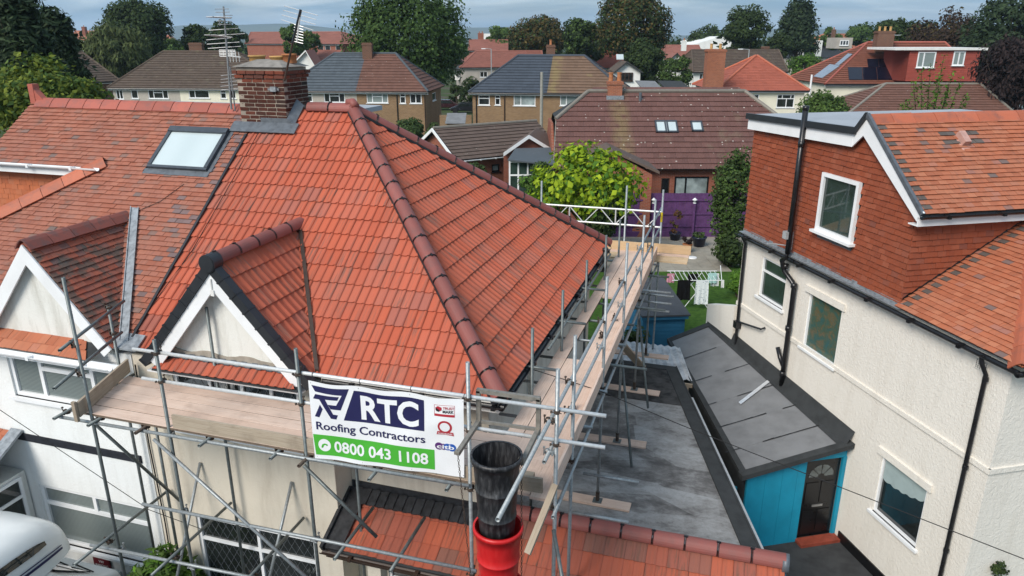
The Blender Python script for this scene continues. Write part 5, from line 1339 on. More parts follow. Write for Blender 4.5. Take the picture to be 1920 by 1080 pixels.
# ties at the lower lift, butted to the wall
for x, y0 in ((-8.75, 6.6), (-7.5, 6.75), (-6.13, 6.85)):
    tubeo(sf, 'tie', (x, y0, 2.18), (x, 8.55, 2.20), steel_dark); coupler((x, OY + .05, 2.10), pi / 2)
tubeo(sf, 'tie', (-8.03, 8.58, 2.85), (-8.03, 7.62, 1.10), steel); tubeo(sf, 'tie', (-6.30, 8.58, 2.82), (-6.38, 7.72, 1.30), steel)
for x in (-4.55, -3.75): tubeo(sf, 'tie', (x, 6.9, 3.05), (x, 8.0, 3.10), steel_dark)
# braces
tubeo(sf, 'brace', (-7.44, OY - .06, 4.19), (-4.85, OY - .06, 2.12), steel)
tubeo(sf, 'brace', (-8.66, OY + .1, 4.16), (-8.46, IY, 2.10), steel_dark)
tubeo(sf, 'brace', (-5.06, OY - .04, 4.20), (-4.12, OY + .06, 3.22), steel_dark)
tubeo(sf, 'brace', (-1.69, OY - .05, 3.95), (-1.10, 6.5, 2.1), steel_dark)
tubeo(sf, 'brace', (-4.6, 7.15, 2.15), (-5.3, 6.9, 1.0), steel_dark)
# end rails at the neighbour's side
a = PX(128, 676, -8.6); b = PX(236, 564, -8.9)
tubeo(sf, 'guard_rail', (-8.60, 6.98, 5.46), (-8.98, 8.55, 5.60), steel_dark); tubeo(sf, 'guard_rail', (-8.60, 6.78, 4.98), (-9.0, 8.42, 5.12), steel_dark)
coupler((-8.57, OY, 5.44), pi / 2); coupler((-8.57, OY, 5.0), pi / 2); coupler((-9.19, IY, 5.5), pi / 2); coupler((-9.19, IY, 5.06), pi / 2)
# front platform: five boards wide
for j in range(5):
    y = 7.215 + j * .234; xs = [-8.95 + [.22, .16, .1, .05, .0][j] + random.uniform(-.04, .04), -5.0 + .6 * (j % 2) - .3, -1.78]
    for k in range(2): board(sf, 'board', (xs[k], y, BZ + random.uniform(-.003, .003)), (xs[k + 1] - .006, y, BZ + random.uniform(-.004, .004)), (0, 1, 0), board_m, .224)
board(sf, 'toe_board', (-7.12, OY + .035, BZ + .20), (-3.2, OY + .035, BZ + .19), (0, 0, -1), board_grey); board(sf, 'toe_board', (-3.19, OY + .035, BZ + .19), (-1.85, OY + .035, BZ + .195), (0, 0, -1), board_grey)
board(sf, 'toe_board', (-8.62, 7.06, BZ + .23), (-9.05, 8.45, BZ + .25), (0, 0, -1), board_grey)
MB().box(-8.65, -8.59, 7.02, 7.06, BZ - .05, BZ + .26).build('toe_board_clip', board_grey, sf)
MB().ob((-2.45, OY + .02, BZ + .01), (.45, 0, 0), (0, .20, 0), (0, 0, .12)).build('timber_block', board_grey, sf)
# side run
SX = -1.72; IX = -2.60
sy = (8.25, 10.45, 12.45, 14.75, 16.70)
for y, zt in zip(sy, (6.02, 6.10, 6.10, 6.08, 6.0)):
    base = G if y < 9 else GR + .045
    tubeo(sf, 'standard', (SX, y, base), (SX, y, zt), steel)
    if y > 9:
        board(sf, 'sole_board', (SX - .75, y - .1, GR + .043), (SX + .55, y - .1 + random.uniform(-.05, .05), GR + .043), (0, 1, 0), board_m); MB().box(SX - .075, SX + .075, y - .075, y + .075, GR + .045, GR + .053).build('base_plate', steel_dark, sf); MB().tube((SX, y, GR + .05), (SX, y, GR + .22), .032, 10).build('base_jack', copper_rust, sf)
for y, zt in ((9.45, 5.55), (11.35, 5.50), (13.35, 5.45), (15.45, 5.42), (17.35, 5.35)):
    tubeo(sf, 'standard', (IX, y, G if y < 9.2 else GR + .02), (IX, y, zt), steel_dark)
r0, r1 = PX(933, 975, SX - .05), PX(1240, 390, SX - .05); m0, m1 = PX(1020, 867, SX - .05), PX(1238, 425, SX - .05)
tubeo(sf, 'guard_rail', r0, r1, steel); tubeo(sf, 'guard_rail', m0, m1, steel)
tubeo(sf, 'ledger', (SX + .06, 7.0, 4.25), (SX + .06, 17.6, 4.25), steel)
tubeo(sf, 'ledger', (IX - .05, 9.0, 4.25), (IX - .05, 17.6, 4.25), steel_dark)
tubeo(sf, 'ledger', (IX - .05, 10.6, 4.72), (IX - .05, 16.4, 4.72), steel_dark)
for y in (7.22,) + sy:
    f1 = (y - r0.y) / (r1.y - r0.y); f2 = (y - m0.y) / (m1.y - m0.y)
    coupler((SX - .02, y, r0.z + (r1.z - r0.z) * f1), pi / 2, random.random() < .4); coupler((SX - .02, y, m0.z + (m1.z - m0.z) * f2), pi / 2, random.random() < .4); coupler((SX, y, 4.25), pi / 2)
for y in (9.05, 10.2, 11.2, 12.1, 13.1, 14.1, 15.2, 16.3, 17.2):
    tubeo(sf, 'transom', (IX - .38, y, 4.32), (SX + random.choice((.12, .45, .6)), y, 4.32), steel_dark if random.random() < .5 else steel)
for y in (8.6, 9.6): tubeo(sf, 'transom', (SX - .1, y, 3.2), (SX + .75, y, 3.2), steel)
for y in (9.9, 11.9, 13.8): tubeo(sf, 'transom', (IX - .5, y, 4.72), (IX + .3, y, 4.72), steel_dark); 
for y in (14.9, 15.4, 15.9): tubeo(sf, 'transom', (SX - .2, y, 4.0), (SX + .62, y, 4.0), steel)
for y in (12.45, 14.75): tubeo(sf, 'brace', (SX, y + .05, 3.9), (SX + .42, y - 1.0, GR + .15), steel_dark)
# side platform boards
for j in range(4):
    x = -2.68 + j * .234
    segs = [(7.2 + .0, 11.1), (11.1, 14.4), (14.4, 17.9)]
    for k, (a, b) in enumerate(segs):
        if (j == 0 and k == 0): a = 8.35
        if (j == 1 and k == 1): continue
        board(sf, 'board', (x, a + random.uniform(-.08, .05), BZ + .002 + random.uniform(-.003, .003)), (x, b - .01, BZ + random.uniform(-.004, .004)), (1, 0, 0), board_m, .224)
for a, b in ((7.3, 11.15), (11.17, 14.9), (14.92, 17.8)):
    board(sf, 'toe_board', (SX - .03, a, BZ + .215), (SX - .03, b, BZ + .21), (0, 0, -1), board_m)
# rear return
for j in range(3): board(sf, 'board', (-5.2, 17.35 + j * .235, BZ - .01), (-.95, 17.35 + j * .235, BZ - .01), (0, 1, 0), board_new if j < 2 else board_m)
board(sf, 'toe_board', (-5.2, 18.08, BZ + .215), (-2.0, 18.08, BZ + .215), (0, 0, -1), board_new); board(sf, 'toe_board', (-1.98, 18.10, BZ + .22), (-.92, 18.10, BZ + .215), (0, 0, -1), board_new)
for x in (-4.8, -2.6): tubeo(sf, 'standard', (x, 18.2, G), (x, 18.2, 6.0), steel)
tubeo(sf, 'standard', (-1.70, 18.2, G), (-1.70, 18.2, 5.95), steel)
lat = MB(); LY = 18.25; zT, zB = PY(1110, 389, LY).z, PY(1150, 420, LY).z
xa, xb = PY(1005, 382, LY).x, PY(1243, 397, LY).x
lat.tube((xa, LY, zT), (xb, LY, zT), .024, 12); lat.tube((xa, LY, zB), (xb, LY, zB), .024, 12)
k = 0; x = xa + .1
while x < xb - .3:
    lat.tube((x, LY, zB if k % 2 else zT), (x + .36, LY, zT if k % 2 else zB), .013, 8); x += .40; k += 1
for x in (xa + .9, xa + 2.1): lat.tube((x, LY, zB), (x, LY, zT), .018, 8)
lat.build('lattice_beam', alu, sf)
MB().tube((-1.70, 18.2, zB + .15), (-1.70, 18.2, zB + .4), .027, 10).build('inspection_tag', plain('yellow_tag', (.6, .45, .02), .6), sf)
# loose pieces lying on the boards
for i, (x, y) in enumerate(((-1.95, 9.35), (-2.05, 12.1), (-2.2, 15.1), (-1.98, 13.0))):
    o = link('loose_coupler', cpl_me, None, None, Matrix.Translation((x, y, BZ + .05)) @ Matrix.Rotation(i * 1.1, 4, 'Z') @ Matrix.Rotation(pi / 2, 4, 'X')); tag(o, 'rusty loose coupler on the side platform ' + ('by the telephone cable', 'beside the missing board', 'near the rear corner of the roof', 'halfway along the guard rail')[i], 'coupler', 'loose couplers on the side platform')
tag(board(None, 'leaning_board', (-1.62, 16.3, 1.78), (-2.45, 15.45, GR + 1.0), (1, 0, 0), board_grey, .2), 'grey weathered board leaning up behind the garage roof', 'board')
o = board(None, 'timber_batten', PY(1035, 905, 6.9), PY(982, 1035, 6.4), (1, 0, .2), board_grey, .075, .04); tag(o, 'rough timber batten hanging down beside the rubble chute', 'batten')

# ------------------------------------------------------------------ banner
bn = thing('banner', 'white vinyl roofing contractor banner with navy and green lettering tied to the scaffold', 'banner', (-3.83, 7.19, 4.4))
BTL, BTR, BBL, BBR = V((-4.87, 7.185, 5.455)), V((-2.80, 7.185, 5.505)), V((-4.88, 7.185, 4.34)), V((-2.82, 7.185, 4.44))
def bp(s, t_, lift=0.0):
    p = BTL.lerp(BTR, s).lerp(BBL.lerp(BBR, s), t_)
    w = .008 * sin(s * 9 + t_ * 3) + .006 * sin(s * 17 - t_ * 5) * (1 - t_) + .010 * max(0, 1 - abs((s - .62) + (t_ - .6) * .8) * 6)
    sag = -.020 * sin(s * pi * 3) ** 2 * (1 - t_) ** 3 + .010 * sin(s * pi * 3.2) ** 2 * t_ ** 3
    return p + V((0, -w - lift, sag))
NS, NTT = 60, 30; mb = MB()
mb.add([bp(i / NS, j / NTT) for j in range(NTT + 1) for i in range(NS + 1)], [(j * (NS + 1) + i, j * (NS + 1) + i + 1, (j + 1) * (NS + 1) + i + 1, (j + 1) * (NS + 1) + i) for j in range(NTT) for i in range(NS)])
vinyl = plain('white_vinyl', (.80, .81, .83), .4, 0, .4, .06, 2)
sheet = mb.build('sheet', vinyl, bn, True)
navy = plain('navy_print', (.022, .022, .085), .4, 0, .4, .12, 3); green = plain('green_print', (.075, .42, .045), .4, 0, .4, .08, 2); redp = plain('red_print', (.42, .03, .045), .4, 0, .4, .05, 2); whitep = plain('white_print', (.80, .81, .83), .4, 0, .4, .04, 2)
purp = plain('violet_print', (.10, .03, .16), .4, 0, .4, .05, 2); bluep = plain('blue_print', (.02, .10, .42), .4, 0, .4, .05, 2); blackp = plain('black_print', (.02, .02, .025), .4, 0, .4, .05, 2)
def patch(name, pts, m_, lift=.003):
    """flat print: polygon in banner fractions, subdivided so that it follows the folds"""
    bm = bmesh.new(); f_ = bm.faces.new([bm.verts.new((x, y, 0)) for x, y in pts]); f_.normal_update(); bmesh.ops.triangulate(bm, faces=bm.faces[:])
    for _ in range(5):
        es = [e for e in bm.edges if e.calc_length() > .035]
        if not es: break
        bmesh.ops.subdivide_edges(bm, edges=es, cuts=1); bmesh.ops.triangulate(bm, faces=bm.faces[:])
    bm.verts.index_update(); mb = MB(); mb.add([bp(w.co.x, w.co.y, lift) for w in bm.verts], [tuple(w.index for w in q.verts) for q in bm.faces]); bm.free()
    return mb.build(name, m_, sheet)
def lettering(txt, x0, x1, y0, y1, m_, bold=.0, lift=.006, shear=0):
    cu = bpy.data.curves.new('lettering', 'FONT'); cu.body = txt; cu.size = 1; cu.offset = bold; cu.resolution_u = 3
    ob = bpy.data.objects.new('lettering', cu); COL.objects.link(ob)
    dg = bpy.context.evaluated_depsgraph_get(); me = bpy.data.meshes.new_from_object(ob.evaluated_get(dg)); bpy.data.objects.remove(ob)
    bm = bmesh.new(); bm.from_mesh(me); bmesh.ops.triangulate(bm, faces=bm.faces[:])
    for _ in range(2):
        es = [e for e in bm.edges if e.calc_length() > .3]
        if es: bmesh.ops.subdivide_edges(bm, edges=es, cuts=1); bmesh.ops.triangulate(bm, faces=bm.faces[:])
    xs = [w.co.x for w in bm.verts]; X0, X1 = min(xs), max(xs); cap = .70
    bm.verts.index_update(); mb = MB()
    mb.add([bp(x0 + (w.co.x - X0) / (X1 - X0) * (x1 - x0), y1 - w.co.y / cap * (y1 - y0), lift) for w in bm.verts], [tuple(w.index for w in q.verts) for q in bm.faces]); bm.free(); bpy.data.meshes.remove(me)
    return mb.build('lettering', m_, sheet)
def bxp(px, py):
    s = (px - 85) / 1430; return (s, (py - (100 + s * 190)) / (675 + 45 * s))
patch('print_panel', [(.305, .06), (.757, .06), (.757, .45), (.225, .45)], navy)
lettering('RTC', .345, .722, .115, .40, whitep, .032)
lettering('Roofing Contractors', .032, .76, .505, .605, navy, .014)
patch('print_panel', [(.004, .675), (.815, .685), (.815, .95), (.012, .945)], green)
lettering('0800 043 1108', .145, .775, .745, .885, whitep, .022)
patch('print_disc', [(.078 + .043 * cos(k * pi / 12), .81 + .082 * sin(k * pi / 12)) for k in range(24)], whitep, .005)
hs = [(.055, .835), (.062, .80), (.08, .785), (.098, .795), (.10, .815), (.092, .818), (.085, .805), (.074, .812), (.068, .84), (.058, .85)]
patch('print_mark', hs, green, .007)
for q in ([(115, 138), (475, 183), (385, 360), (288, 346), (265, 305), (345, 316), (405, 232), (148, 192)], [(147, 214), (378, 242), (360, 272), (240, 260), (308, 394), (354, 402), (335, 440), (283, 430), (183, 260), (120, 252)], [(185, 305), (208, 345), (168, 415), (124, 405)]):
    patch('print_logo', [bxp(*w) for w in q], navy)
def frame_(x0, x1, y0, y1, w, m_):
    for a in ([(x0, y0), (x1, y0), (x1, y0 + w), (x0, y0 + w)], [(x0, y1 - w), (x1, y1 - w), (x1, y1), (x0, y1)], [(x0, y0), (x0 + w / 2, y0), (x0 + w / 2, y1), (x0, y1)], [(x1 - w / 2, y0), (x1, y0), (x1, y1), (x1 - w / 2, y1)]): patch('print_rule', a, m_)
frame_(.822, .948, .085, .225, .004, redp); patch('print_rule', [(.822, .198), (.948, .198), (.948, .228), (.822, .228)], redp, .004)
patch('print_mark', [(.83, .12), (.845, .10), (.868, .115), (.868, .15), (.85, .17), (.83, .155)], redp, .004); patch('print_mark', [(.828, .125), (.84, .13), (.855, .15), (.852, .172), (.835, .165)], blackp, .005)
lettering('TRUST', .875, .945, .105, .135, redp, .02); lettering('MARK', .875, .943, .145, .182, blackp, .02)
ring = [(.885 + .044 * cos(k * pi / 14), .365 + .083 * sin(k * pi / 14)) for k in range(28)]; patch('print_disc', ring, redp); patch('print_disc', [(.885 + .031 * cos(k * pi / 14), .365 + .058 * sin(k * pi / 14)) for k in range(28)], whitep, .005)
patch('print_rule', [(.838, .425), (.935, .43), (.94, .475), (.885, .465), (.832, .47)], redp, .004); lettering('FAIRTRADES', .842, .93, .443, .462, whitep, .01)
for cx_, cy_, r_, m_ in ((.845, .625, .026, purp), (.873, .628, .022, purp), (.897, .625, .024, bluep), (.925, .628, .026, bluep)): patch('print_disc', [(cx_ + r_ * cos(k * pi / 10), cy_ + r_ * 1.85 * sin(k * pi / 10)) for k in range(20)], m_, .003 + r_ * .05)
lettering('citb', .832, .94, .598, .65, whitep, .02, .008)
for s in (.012, .33, .66, .99):      # cable ties at the eyelets
    for t_ in (.0, 1.0):
        mb = MB(); p = bp(s, t_); zr_ = 5.5 if t_ == 0 else 4.28 + (p.x + 7) * .008
        mb.path([(p.x, OY + .05 + .03 * cos(k), zr_ + .032 * sin(k)) for k in np.linspace(0, 2 * pi, 9)] + [(p.x + .012, p.y - .004, p.z + (-.03 if t_ == 0 else .03))], .004, 5)
        mb.build('cable_tie', black_p, bn)

# ------------------------------------------------------------------ rubble chute with its hanging frame
CYc = 6.58; pc = PY(931, 852, CYc); pr = PY(934, 985, CYc)
ch = thing('rubble_chute', 'rubble chute of black and red plastic bins chained below the platform', 'chute', (pc.x, CYc, G))
t = NT('scuffed_black_plastic'); p = t.pos(); f = t.noise(t.scaled(p, (9, 9, 1.6)), 3, 6, .7)
c = t.ramp(f, [(.45, (.012, .012, .014)), (.62, (.05, .05, .053)), (.8, (.22, .22, .23))]); chute_k = t.done(c, .45, 0, .45)
t = NT('scuffed_red_plastic'); p = t.pos(); f = t.noise(t.scaled(p, (9, 9, 1.6)), 3, 6, .7)
chute_r = t.done(t.ramp(f, [(.4, (.50, .008, .010)), (.66, (.56, .022, .022)), (.85, (.55, .14, .13))]), .42, 0, .45)
def bin_(c, h, r0_, r1_, m_, ht=None):
    pf = [(r0_, h), (r0_ + .022, h + .004), (r0_ + .024, h - .05), (r0_ + .004, h - .055)]
    for k in range(1, 8):
        z = h - .055 - (h - .055) * k / 8; r_ = r1_ + (r0_ - r1_) * z / h
        pf += [(r_, z)] if k % 3 else [(r_, z + .015), (r_ + .009, z + .008), (r_ + .009, z - .008), (r_, z - .015)]
    pf += [(r1_, 0), (r1_ - .01, 0)] + [(r1_ - .01 + (r0_ - r1_) * k / 4, h * k / 4) for k in range(1, 5)]
    mb = MB(); mb.lathe(pf, c, 36); return mb.build('chute_bin', m_, ch, True)
rr_ = .262
bin_(V((pc.x, CYc, pc.z - .98)), .98, rr_, .195, chute_k)
bin_(V((pr.x, CYc, pr.z - 1.0)), 1.0, .262, .20, chute_r); bin_(V((pr.x + .01, CYc, pr.z - 1.8)), 1.0, .262, .20, chute_r); bin_(V((pr.x + .01, CYc, pr.z - 2.55)), .95, .262, .20, chute_r)
xl, xr = pc.x - .31, pc.x + .31
ch_m = copper_rust
def chain(p0, p1):
    p0, p1 = V(p0), V(p1); L = (p1 - p0).length; n = int(L / .035); mb = MB()
    for i in range(n):
        c = p0.lerp(p1, (i + .5) / n); s_ = V((1, 0, 0)) if i % 2 else V((0, 1, 0))
        mb.path([c + s_ * .011 * cos(k) + UPZ * .021 * sin(k) for k in np.linspace(0, 2 * pi, 7)], .0035, 4)
    mb.build('chain', ch_m, ch)
fr = MB(); sq = .05; yb = OY + .12; yf = CYc + .10; fz_ = pc.z + .42
def bar(p, q, w=sq):
    p, q = V(p), V(q); d = (q - p).normalized(); x = d.cross(UPZ); x = x.normalized() if x.length > .1 else V((1, 0, 0)); y = d.cross(x)
    fr.ob(p - x * w / 2 - y * w / 2, q - p, x * w, y * w)
pA, pB, pCf, pDf = PY(900, 790, yb), PY(1006, 805, yb), PY(884, 800, yf + .25), PY(993, 815, yf + .25)
tA, tB = PY(897, 732, yb), PY(1010, 748, yb)
bar((tA.x, yb, pA.z - .1), (tA.x, yb, tA.z)); bar((tB.x, yb, pB.z - .1), (tB.x, yb, tB.z)); bar((tA.x - .02, yb, tA.z), (tB.x + .02, yb, tB.z))
bar((tA.x, yb, pA.z), (tB.x, yb, pB.z), .035); bar((tA.x, yb, pA.z), (tA.x - .02, yf, pA.z - .06)); bar((tB.x, yb, pB.z), (tB.x - .01, yf, pB.z - .06)); bar((tA.x - .02, yf, pA.z - .06), (tA.x - .02, yf, pc.z - .1), .06); bar((tB.x - .01, yf, pB.z - .06), (tB.x - .01, yf, pc.z - .05), .06)
fr.build('hanging_frame', plain('muddy_steel', (.27, .25, .22), .6, .4, .4, .3, 12), ch)
chain((tA.x - .02, yf, pc.z - .1), (pr.x - .28, CYc, pr.z - 1.6)); chain((tB.x - .01, yf, pc.z - .05), (pr.x + .28, CYc, pr.z - 1.6))
# ------------------------------------------------------------------ houses beyond the garden
def bchim(parent, x0, x1, yt, depth, m_, zb, w=.6, pots=1, potm=None):
    a, b = PD(x0, yt, depth), PD(x1, yt, depth); zt = a.z; mb = MB(); d = RGT * (b - a).dot(RGT)
    O = V((a.x, a.y, zb)); mb.ob(O, d, FWD * w, UPZ * (zt - zb)); mb.ob(O - d * .05 - FWD * .04 + UPZ * (zt - zb - .22), d * 1.1, FWD * (w + .08), UPZ * .12)
    c = mb.build('chimney', m_, parent)
    for k in range(pots):
        p = O + d * ((k + .5) / pots) + FWD * w * .5 + UPZ * (zt - zb); pb = MB(); pb.lathe([(.12, 0), (.11, .38), (.14, .38), (.14, .44), (.1, .44), (.09, 0)], p, 10); pb.build('chimney_pot', potm or terracotta, c)
    return c
def bgh(name, label, e0, e1, ze, r0, r1, D, wallm, roofm, wins=(), winR=(), winL=(), roof2=None, split=None, wall2=None, wsplit=None, tg=.33, tw=.33, ridgem=None, over=.3, lift=.07, gableL=None, gableR=None, group=None, fas=None, cat='house', prof=None, base=None):
    p0, p1 = PZ(e0[0], e0[1], ze), PZ(e1[0], e1[1], ze); d = (p1 - p0); L = d.length; d.normalize(); n = V((-d.y, d.x, 0))
    if n.dot(FWD) < 0: n = -n
    bz = G if base is None else base
    root = thing(name, label, cat, V((p0.x, p0.y, bz)) + d * L / 2 + n * D / 2, group)
    R0, R1 = PP(r0[0], r0[1], p0 + n * D / 2, n), PP(r1[0], r1[1], p0 + n * D / 2, n); zr = (R0.z + R1.z) / 2; hl = (R0 - p0).dot(d); hr = L - (R1 - p0).dot(d)
    hl = 0 if abs(hl) < .35 else hl; hr = 0 if abs(hr) < .35 else hr
    def Q(a, b, z): return V((p0.x, p0.y, 0)) + d * a + n * b + UPZ * z
    vS_ = (n * (D / 2) + UPZ * (zr - ze)); S_ = vS_.length; vS_.normalize()
    dkm = MB(); e = .02
    dkm.poly([Q(0, 0, ze - e), Q(L, 0, ze - e), Q(L - hr, D / 2, zr - e), Q(hl, D / 2, zr - e)]); dkm.poly([Q(0, D, ze - e), Q(hl, D / 2, zr - e), Q(L - hr, D / 2, zr - e), Q(L, D, ze - e)])
    if hl: dkm.poly([Q(0, 0, ze - e), Q(hl, D / 2, zr - e), Q(0, D, ze - e)])
    if hr: dkm.poly([Q(L, 0, ze - e), Q(L, D, ze - e), Q(L - hr, D / 2, zr - e)])
    rf = dkm.build('roof', felt_dark, root)
    fp = [(0, 0), (L, 0), (L - hr, S_), (hl, S_)]
    if split is not None:
        sa = split * L
        lay_tiles(rf, roof2, p0, d, vS_, [(sa, 0), (L, 0), (L - hr, S_), (sa, S_)], tg, tw, 0, lift, prof, stag=False, name='roof_tile'); fp = [(0, 0), (sa, 0), (sa, S_), (hl, S_)]
    lay_tiles(rf, roofm, p0, d, vS_, fp, tg, tw, 0, lift, prof, stag=False, name='roof_tile')
    for h_, o_, du, mm in ((hr, p1, n, roof2 or roofm), (hl, Q(0, D, ze), -n, roofm)):
        if h_:
            dd = -d if du == n else d; vv = (dd * h_ + UPZ * (zr - ze)); sl_ = vv.length; vv.normalize()
            lay_tiles(rf, mm, o_, du, vv, [(0, 0), (D, 0), (D / 2, sl_)], tg, tw, 0, lift, prof, stag=False, name='roof_tile')
    rm = MB()
    rl = [(Q(hl, D / 2, zr + .04), Q(L - hr, D / 2, zr + .04))]
    if hl: rl += [(Q(hl, D / 2, zr + .04), Q(0, 0, ze + .04)), (Q(hl, D / 2, zr + .04), Q(0, D, ze + .04))]
    if hr: rl += [(Q(L - hr, D / 2, zr + .04), Q(L, 0, ze + .04)), (Q(L - hr, D / 2, zr + .04), Q(L, D, ze + .04))]
    for a, b in rl:
        if (b - a).length > .3: rm.tube(a, b, .11, 8)
    rm.build('ridge', ridgem or roofm, rf)
    # walls with openings
    wo_ = over; O = Q(wo_, wo_, bz); wn = -n
    def opn(w, O_, d_, n_):
        a, b = PP(w[0], w[3], O_, n_), PP(w[1], w[1 + 1], O_, n_); a0, a1 = sorted(((a - O_).dot(d_), (b - O_).dot(d_))); return (a0, a1, min(a.z, b.z) - bz, max(a.z, b.z) - bz)
    def side(O_, d_, n_, Lw, W, m_, gab):
        ops_ = [opn(w, O_, d_, n_) for w in W]; ops_ = [o for o in ops_ if o[0] > .05 and o[1] < Lw - .05 and o[2] > .05 and o[3] < ze - bz]
        ex = None
        if gab: ex = lambda mb: mb.prism([O_ + UPZ * (ze - bz - .02), O_ + d_ * Lw + UPZ * (ze - bz - .02), O_ + d_ * Lw / 2 + UPZ * (zr - bz - over * (zr - ze) / (D / 2) - .05)], -n_ * .15)
        wall(root, m_, O_, d_, Lw, ze - bz - .02, ops_, .08, n_, extra=ex)
        for o, w in zip(ops_, W):
            kw = w[4] if len(w) > 4 else {}
            window(root, O_ + d_ * o[0] + UPZ * o[2] - n_ * .08, d_, n_, o[1] - o[0], o[3] - o[2], fw=.07, dep=.05, sill=.08, **kw)
    Lf = L - 2 * wo_
    if wsplit is not None:
        k = wsplit * Lf; side(O, d, wn, k, [w for w in wins if (PP(w[0], w[2], O, wn) - O).dot(d) < k], wallm, False); side(O + d * (k + .002), d, wn, Lf - k - .002, [w for w in wins if (PP(w[0], w[2], O, wn) - O).dot(d) > k], wall2, False)
    else: side(O, d, wn, Lf, wins, wallm, False)
    side(Q(L - wo_, wo_ + .002, bz), n, d, D - 2 * wo_, winR, wall2 or wallm, hr == 0); side(Q(wo_, D - wo_, bz), -n, -d, D - 2 * wo_ - .002, winL, wallm, hl == 0)
    side(Q(L - wo_ - .002, D - wo_, bz), -d, n, Lf - .004, (), wallm, False)
    fm = MB(); fm.ob(Q(0.02, .04, ze - .20), d * (L - .04), n * .025, UPZ * .17); fm.ob(Q(.02, .065, ze - .2), d * (L - .04), n * (wo_ - .07), UPZ * .02); fm.build('fascia', fas or upvc, root)
    gm = MB(); gm.tube(Q(0, -.04, ze - .06), Q(L, -.04, ze - .06), .06, 8); gm.build('gutter', black_p if fas is None else fas, root)
    return root, Q, L, zr, p0, d, n
def vpipe(root, x, y0, y1, O, n, m_=black_p, r=.045):
    a, b = PP(x, y0, O, n), PP(x, y1, O, n); MB().tube(a - n * .06, V((a.x, a.y, b.z)) - n * .06, r, 8).build('downpipe', m_, root)
cz = dict(mull=[(.5, 0, 1)]); c3 = dict(mull=[(.27, 0, 1), (.73, 0, 1)], trans=[(.66, .27, .73)]); ct = dict(trans=[(.66, 0, 1)]); cp = dict(mull=[(.33, 0, 1)], pane=glass_pale)
def wk(k, **x): q = dict(k); q.update(x); return q
# pair with grey-blue and rust roof, brick half and pebbledash half
B3 = bgh('brick_semi', 'semi-detached pair with a slate-grey and a rust-brown roof half, tan brick at one end', (524, 171), (803, 172.5), 5.0, (627, 101), (742, 101), 8.5, pebble, slate_grey,
         [(576, 585, 174, 191, ct), (608, 646, 174, 192, c3), (688, 727, 175, 193, wk(c3, pane=glass_cur)), (750, 760, 175, 194, ct), (769, 790, 175, 194, cz), (704, 716, 226, 234)], [(811, 817, 172, 190)], roof2=brown_rust, split=.515, wall2=brick_tan, wsplit=.515, tg=.385)
bchim(B3[0], 678, 696, 80, 70, brick_dark, 7.2, .7, 0); vpipe(B3[0], 744, 176, 245, B3[1](0, .3, 0), B3[6]); vpipe(B3[0], 796, 176, 245, B3[1](0, .3, 0), B3[6], brown_p)
# pair with blue slate and tan brown roof
B4 = bgh('brick_semi', 'tan brick semi-detached pair with a blue-slate and a lichen-brown roof half', (878, 173.5), (1178, 177), 5.0, (972, 105), (1096, 105), 8.5, brick_tan, slate_blue,
         [(897, 918, 178, 197, wk(ct)), (928, 938, 178, 197, ct), (963, 1004, 178.5, 198, cp), (1050, 1086, 179, 198, wk(cp, pane=glass_cur)), (910, 931, 231, 247, wk(ct, pane=glass_pale, head=.02)), (978, 999, 232, 243, dict(mull=[(.25, 0, 1), (.5, 0, 1), (.75, 0, 1)], trans=[(.5, 0, 1)], head=.02))], roof2=brown_tan, split=.50, tg=.385)
band(brown_tan, B4[5], (PP(1045, 120, B4[4] + B4[6] * 4, B4[6])).dot(B4[5]), .7, (.25, .20, .08), .5)
bchim(B4[0], 1025, 1041, 84, 70, brick_dark, 7.2, .7, 1); vpipe(B4[0], 893, 178, 250, B4[1](0, .3, 0), B4[6]); vpipe(B4[0], 946, 178, 250, B4[1](0, .3, 0), B4[6], brown_p)
# dark roofed pair on the left
B1 = bgh('rendered_semi', 'rendered semi-detached pair under one mossy dark brown roof', (201, 165), (540, 167), 5.0, (306, 97), (440, 98), 9, pebble, brown_dark,
         [(219, 229, 167, 186, cz), (247, 257, 167, 185), (279, 314, 168, 185, c3), (355, 391, 169, 184, wk(cz, mull=[(.3, 0, 1)])), (414, 423, 169, 185, ct), (433, 441, 169, 185)], wall2=far_cream, wsplit=.39, tg=.36)
bchim(B1[0], 353, 377, 80, 82, brick_dark, 7.5, .7, 0); MB().tube(PD(254, 163, 73), PD(254, 146, 73), .07, 8).build('vent_pipe', black_p, B1[0])
B2 = bgh('brick_house', 'brown roofed brick house half hidden by the leafy garden tree', (70, 160), (226, 152), 5.0, (110, 92), (146, 93), 9, brick_dark, brown_dark, [(180, 190, 158, 178, cz)], tg=.385)
# big plum-brown dormer bungalow
ze5 = 2.45; p0 = PZ(1037, 318, ze5); p1 = PZ(1470, 318, ze5); d5 = (p1 - p0).normalized(); n5 = V((-d5.y, d5.x, 0)); D5 = 10.0
b5 = thing('chalet_bungalow', 'chalet bungalow with a large plum-brown half-hipped roof and roof windows', 'house', p0 + d5 * 6 + n5 * 5 - UPZ * 2.45)
rz5 = PP(1250, 172, p0 + n5 * D5 / 2, n5).z; pn = d5.cross((n5 * D5 / 2 + UPZ * (rz5 - ze5)).normalized()); v5 = (n5 * D5 / 2 + UPZ * (rz5 - ze5)).normalized()
def s5(x, y): q = PP(x, y, p0, pn) - p0; return (q.dot(d5), q.dot(v5))
poly5 = [s5(*q) for q in ((1037, 318), (1470, 318), (1455, 216), (1396, 172), (1103, 172), (1042, 224))]
mb = MB(); mb.poly([p0 + d5 * a + v5 * b - pn * .03 for a, b in poly5]); a_, b_ = poly5[4], poly5[5]
def W5(q): return p0 + d5 * q[0] + v5 * q[1]
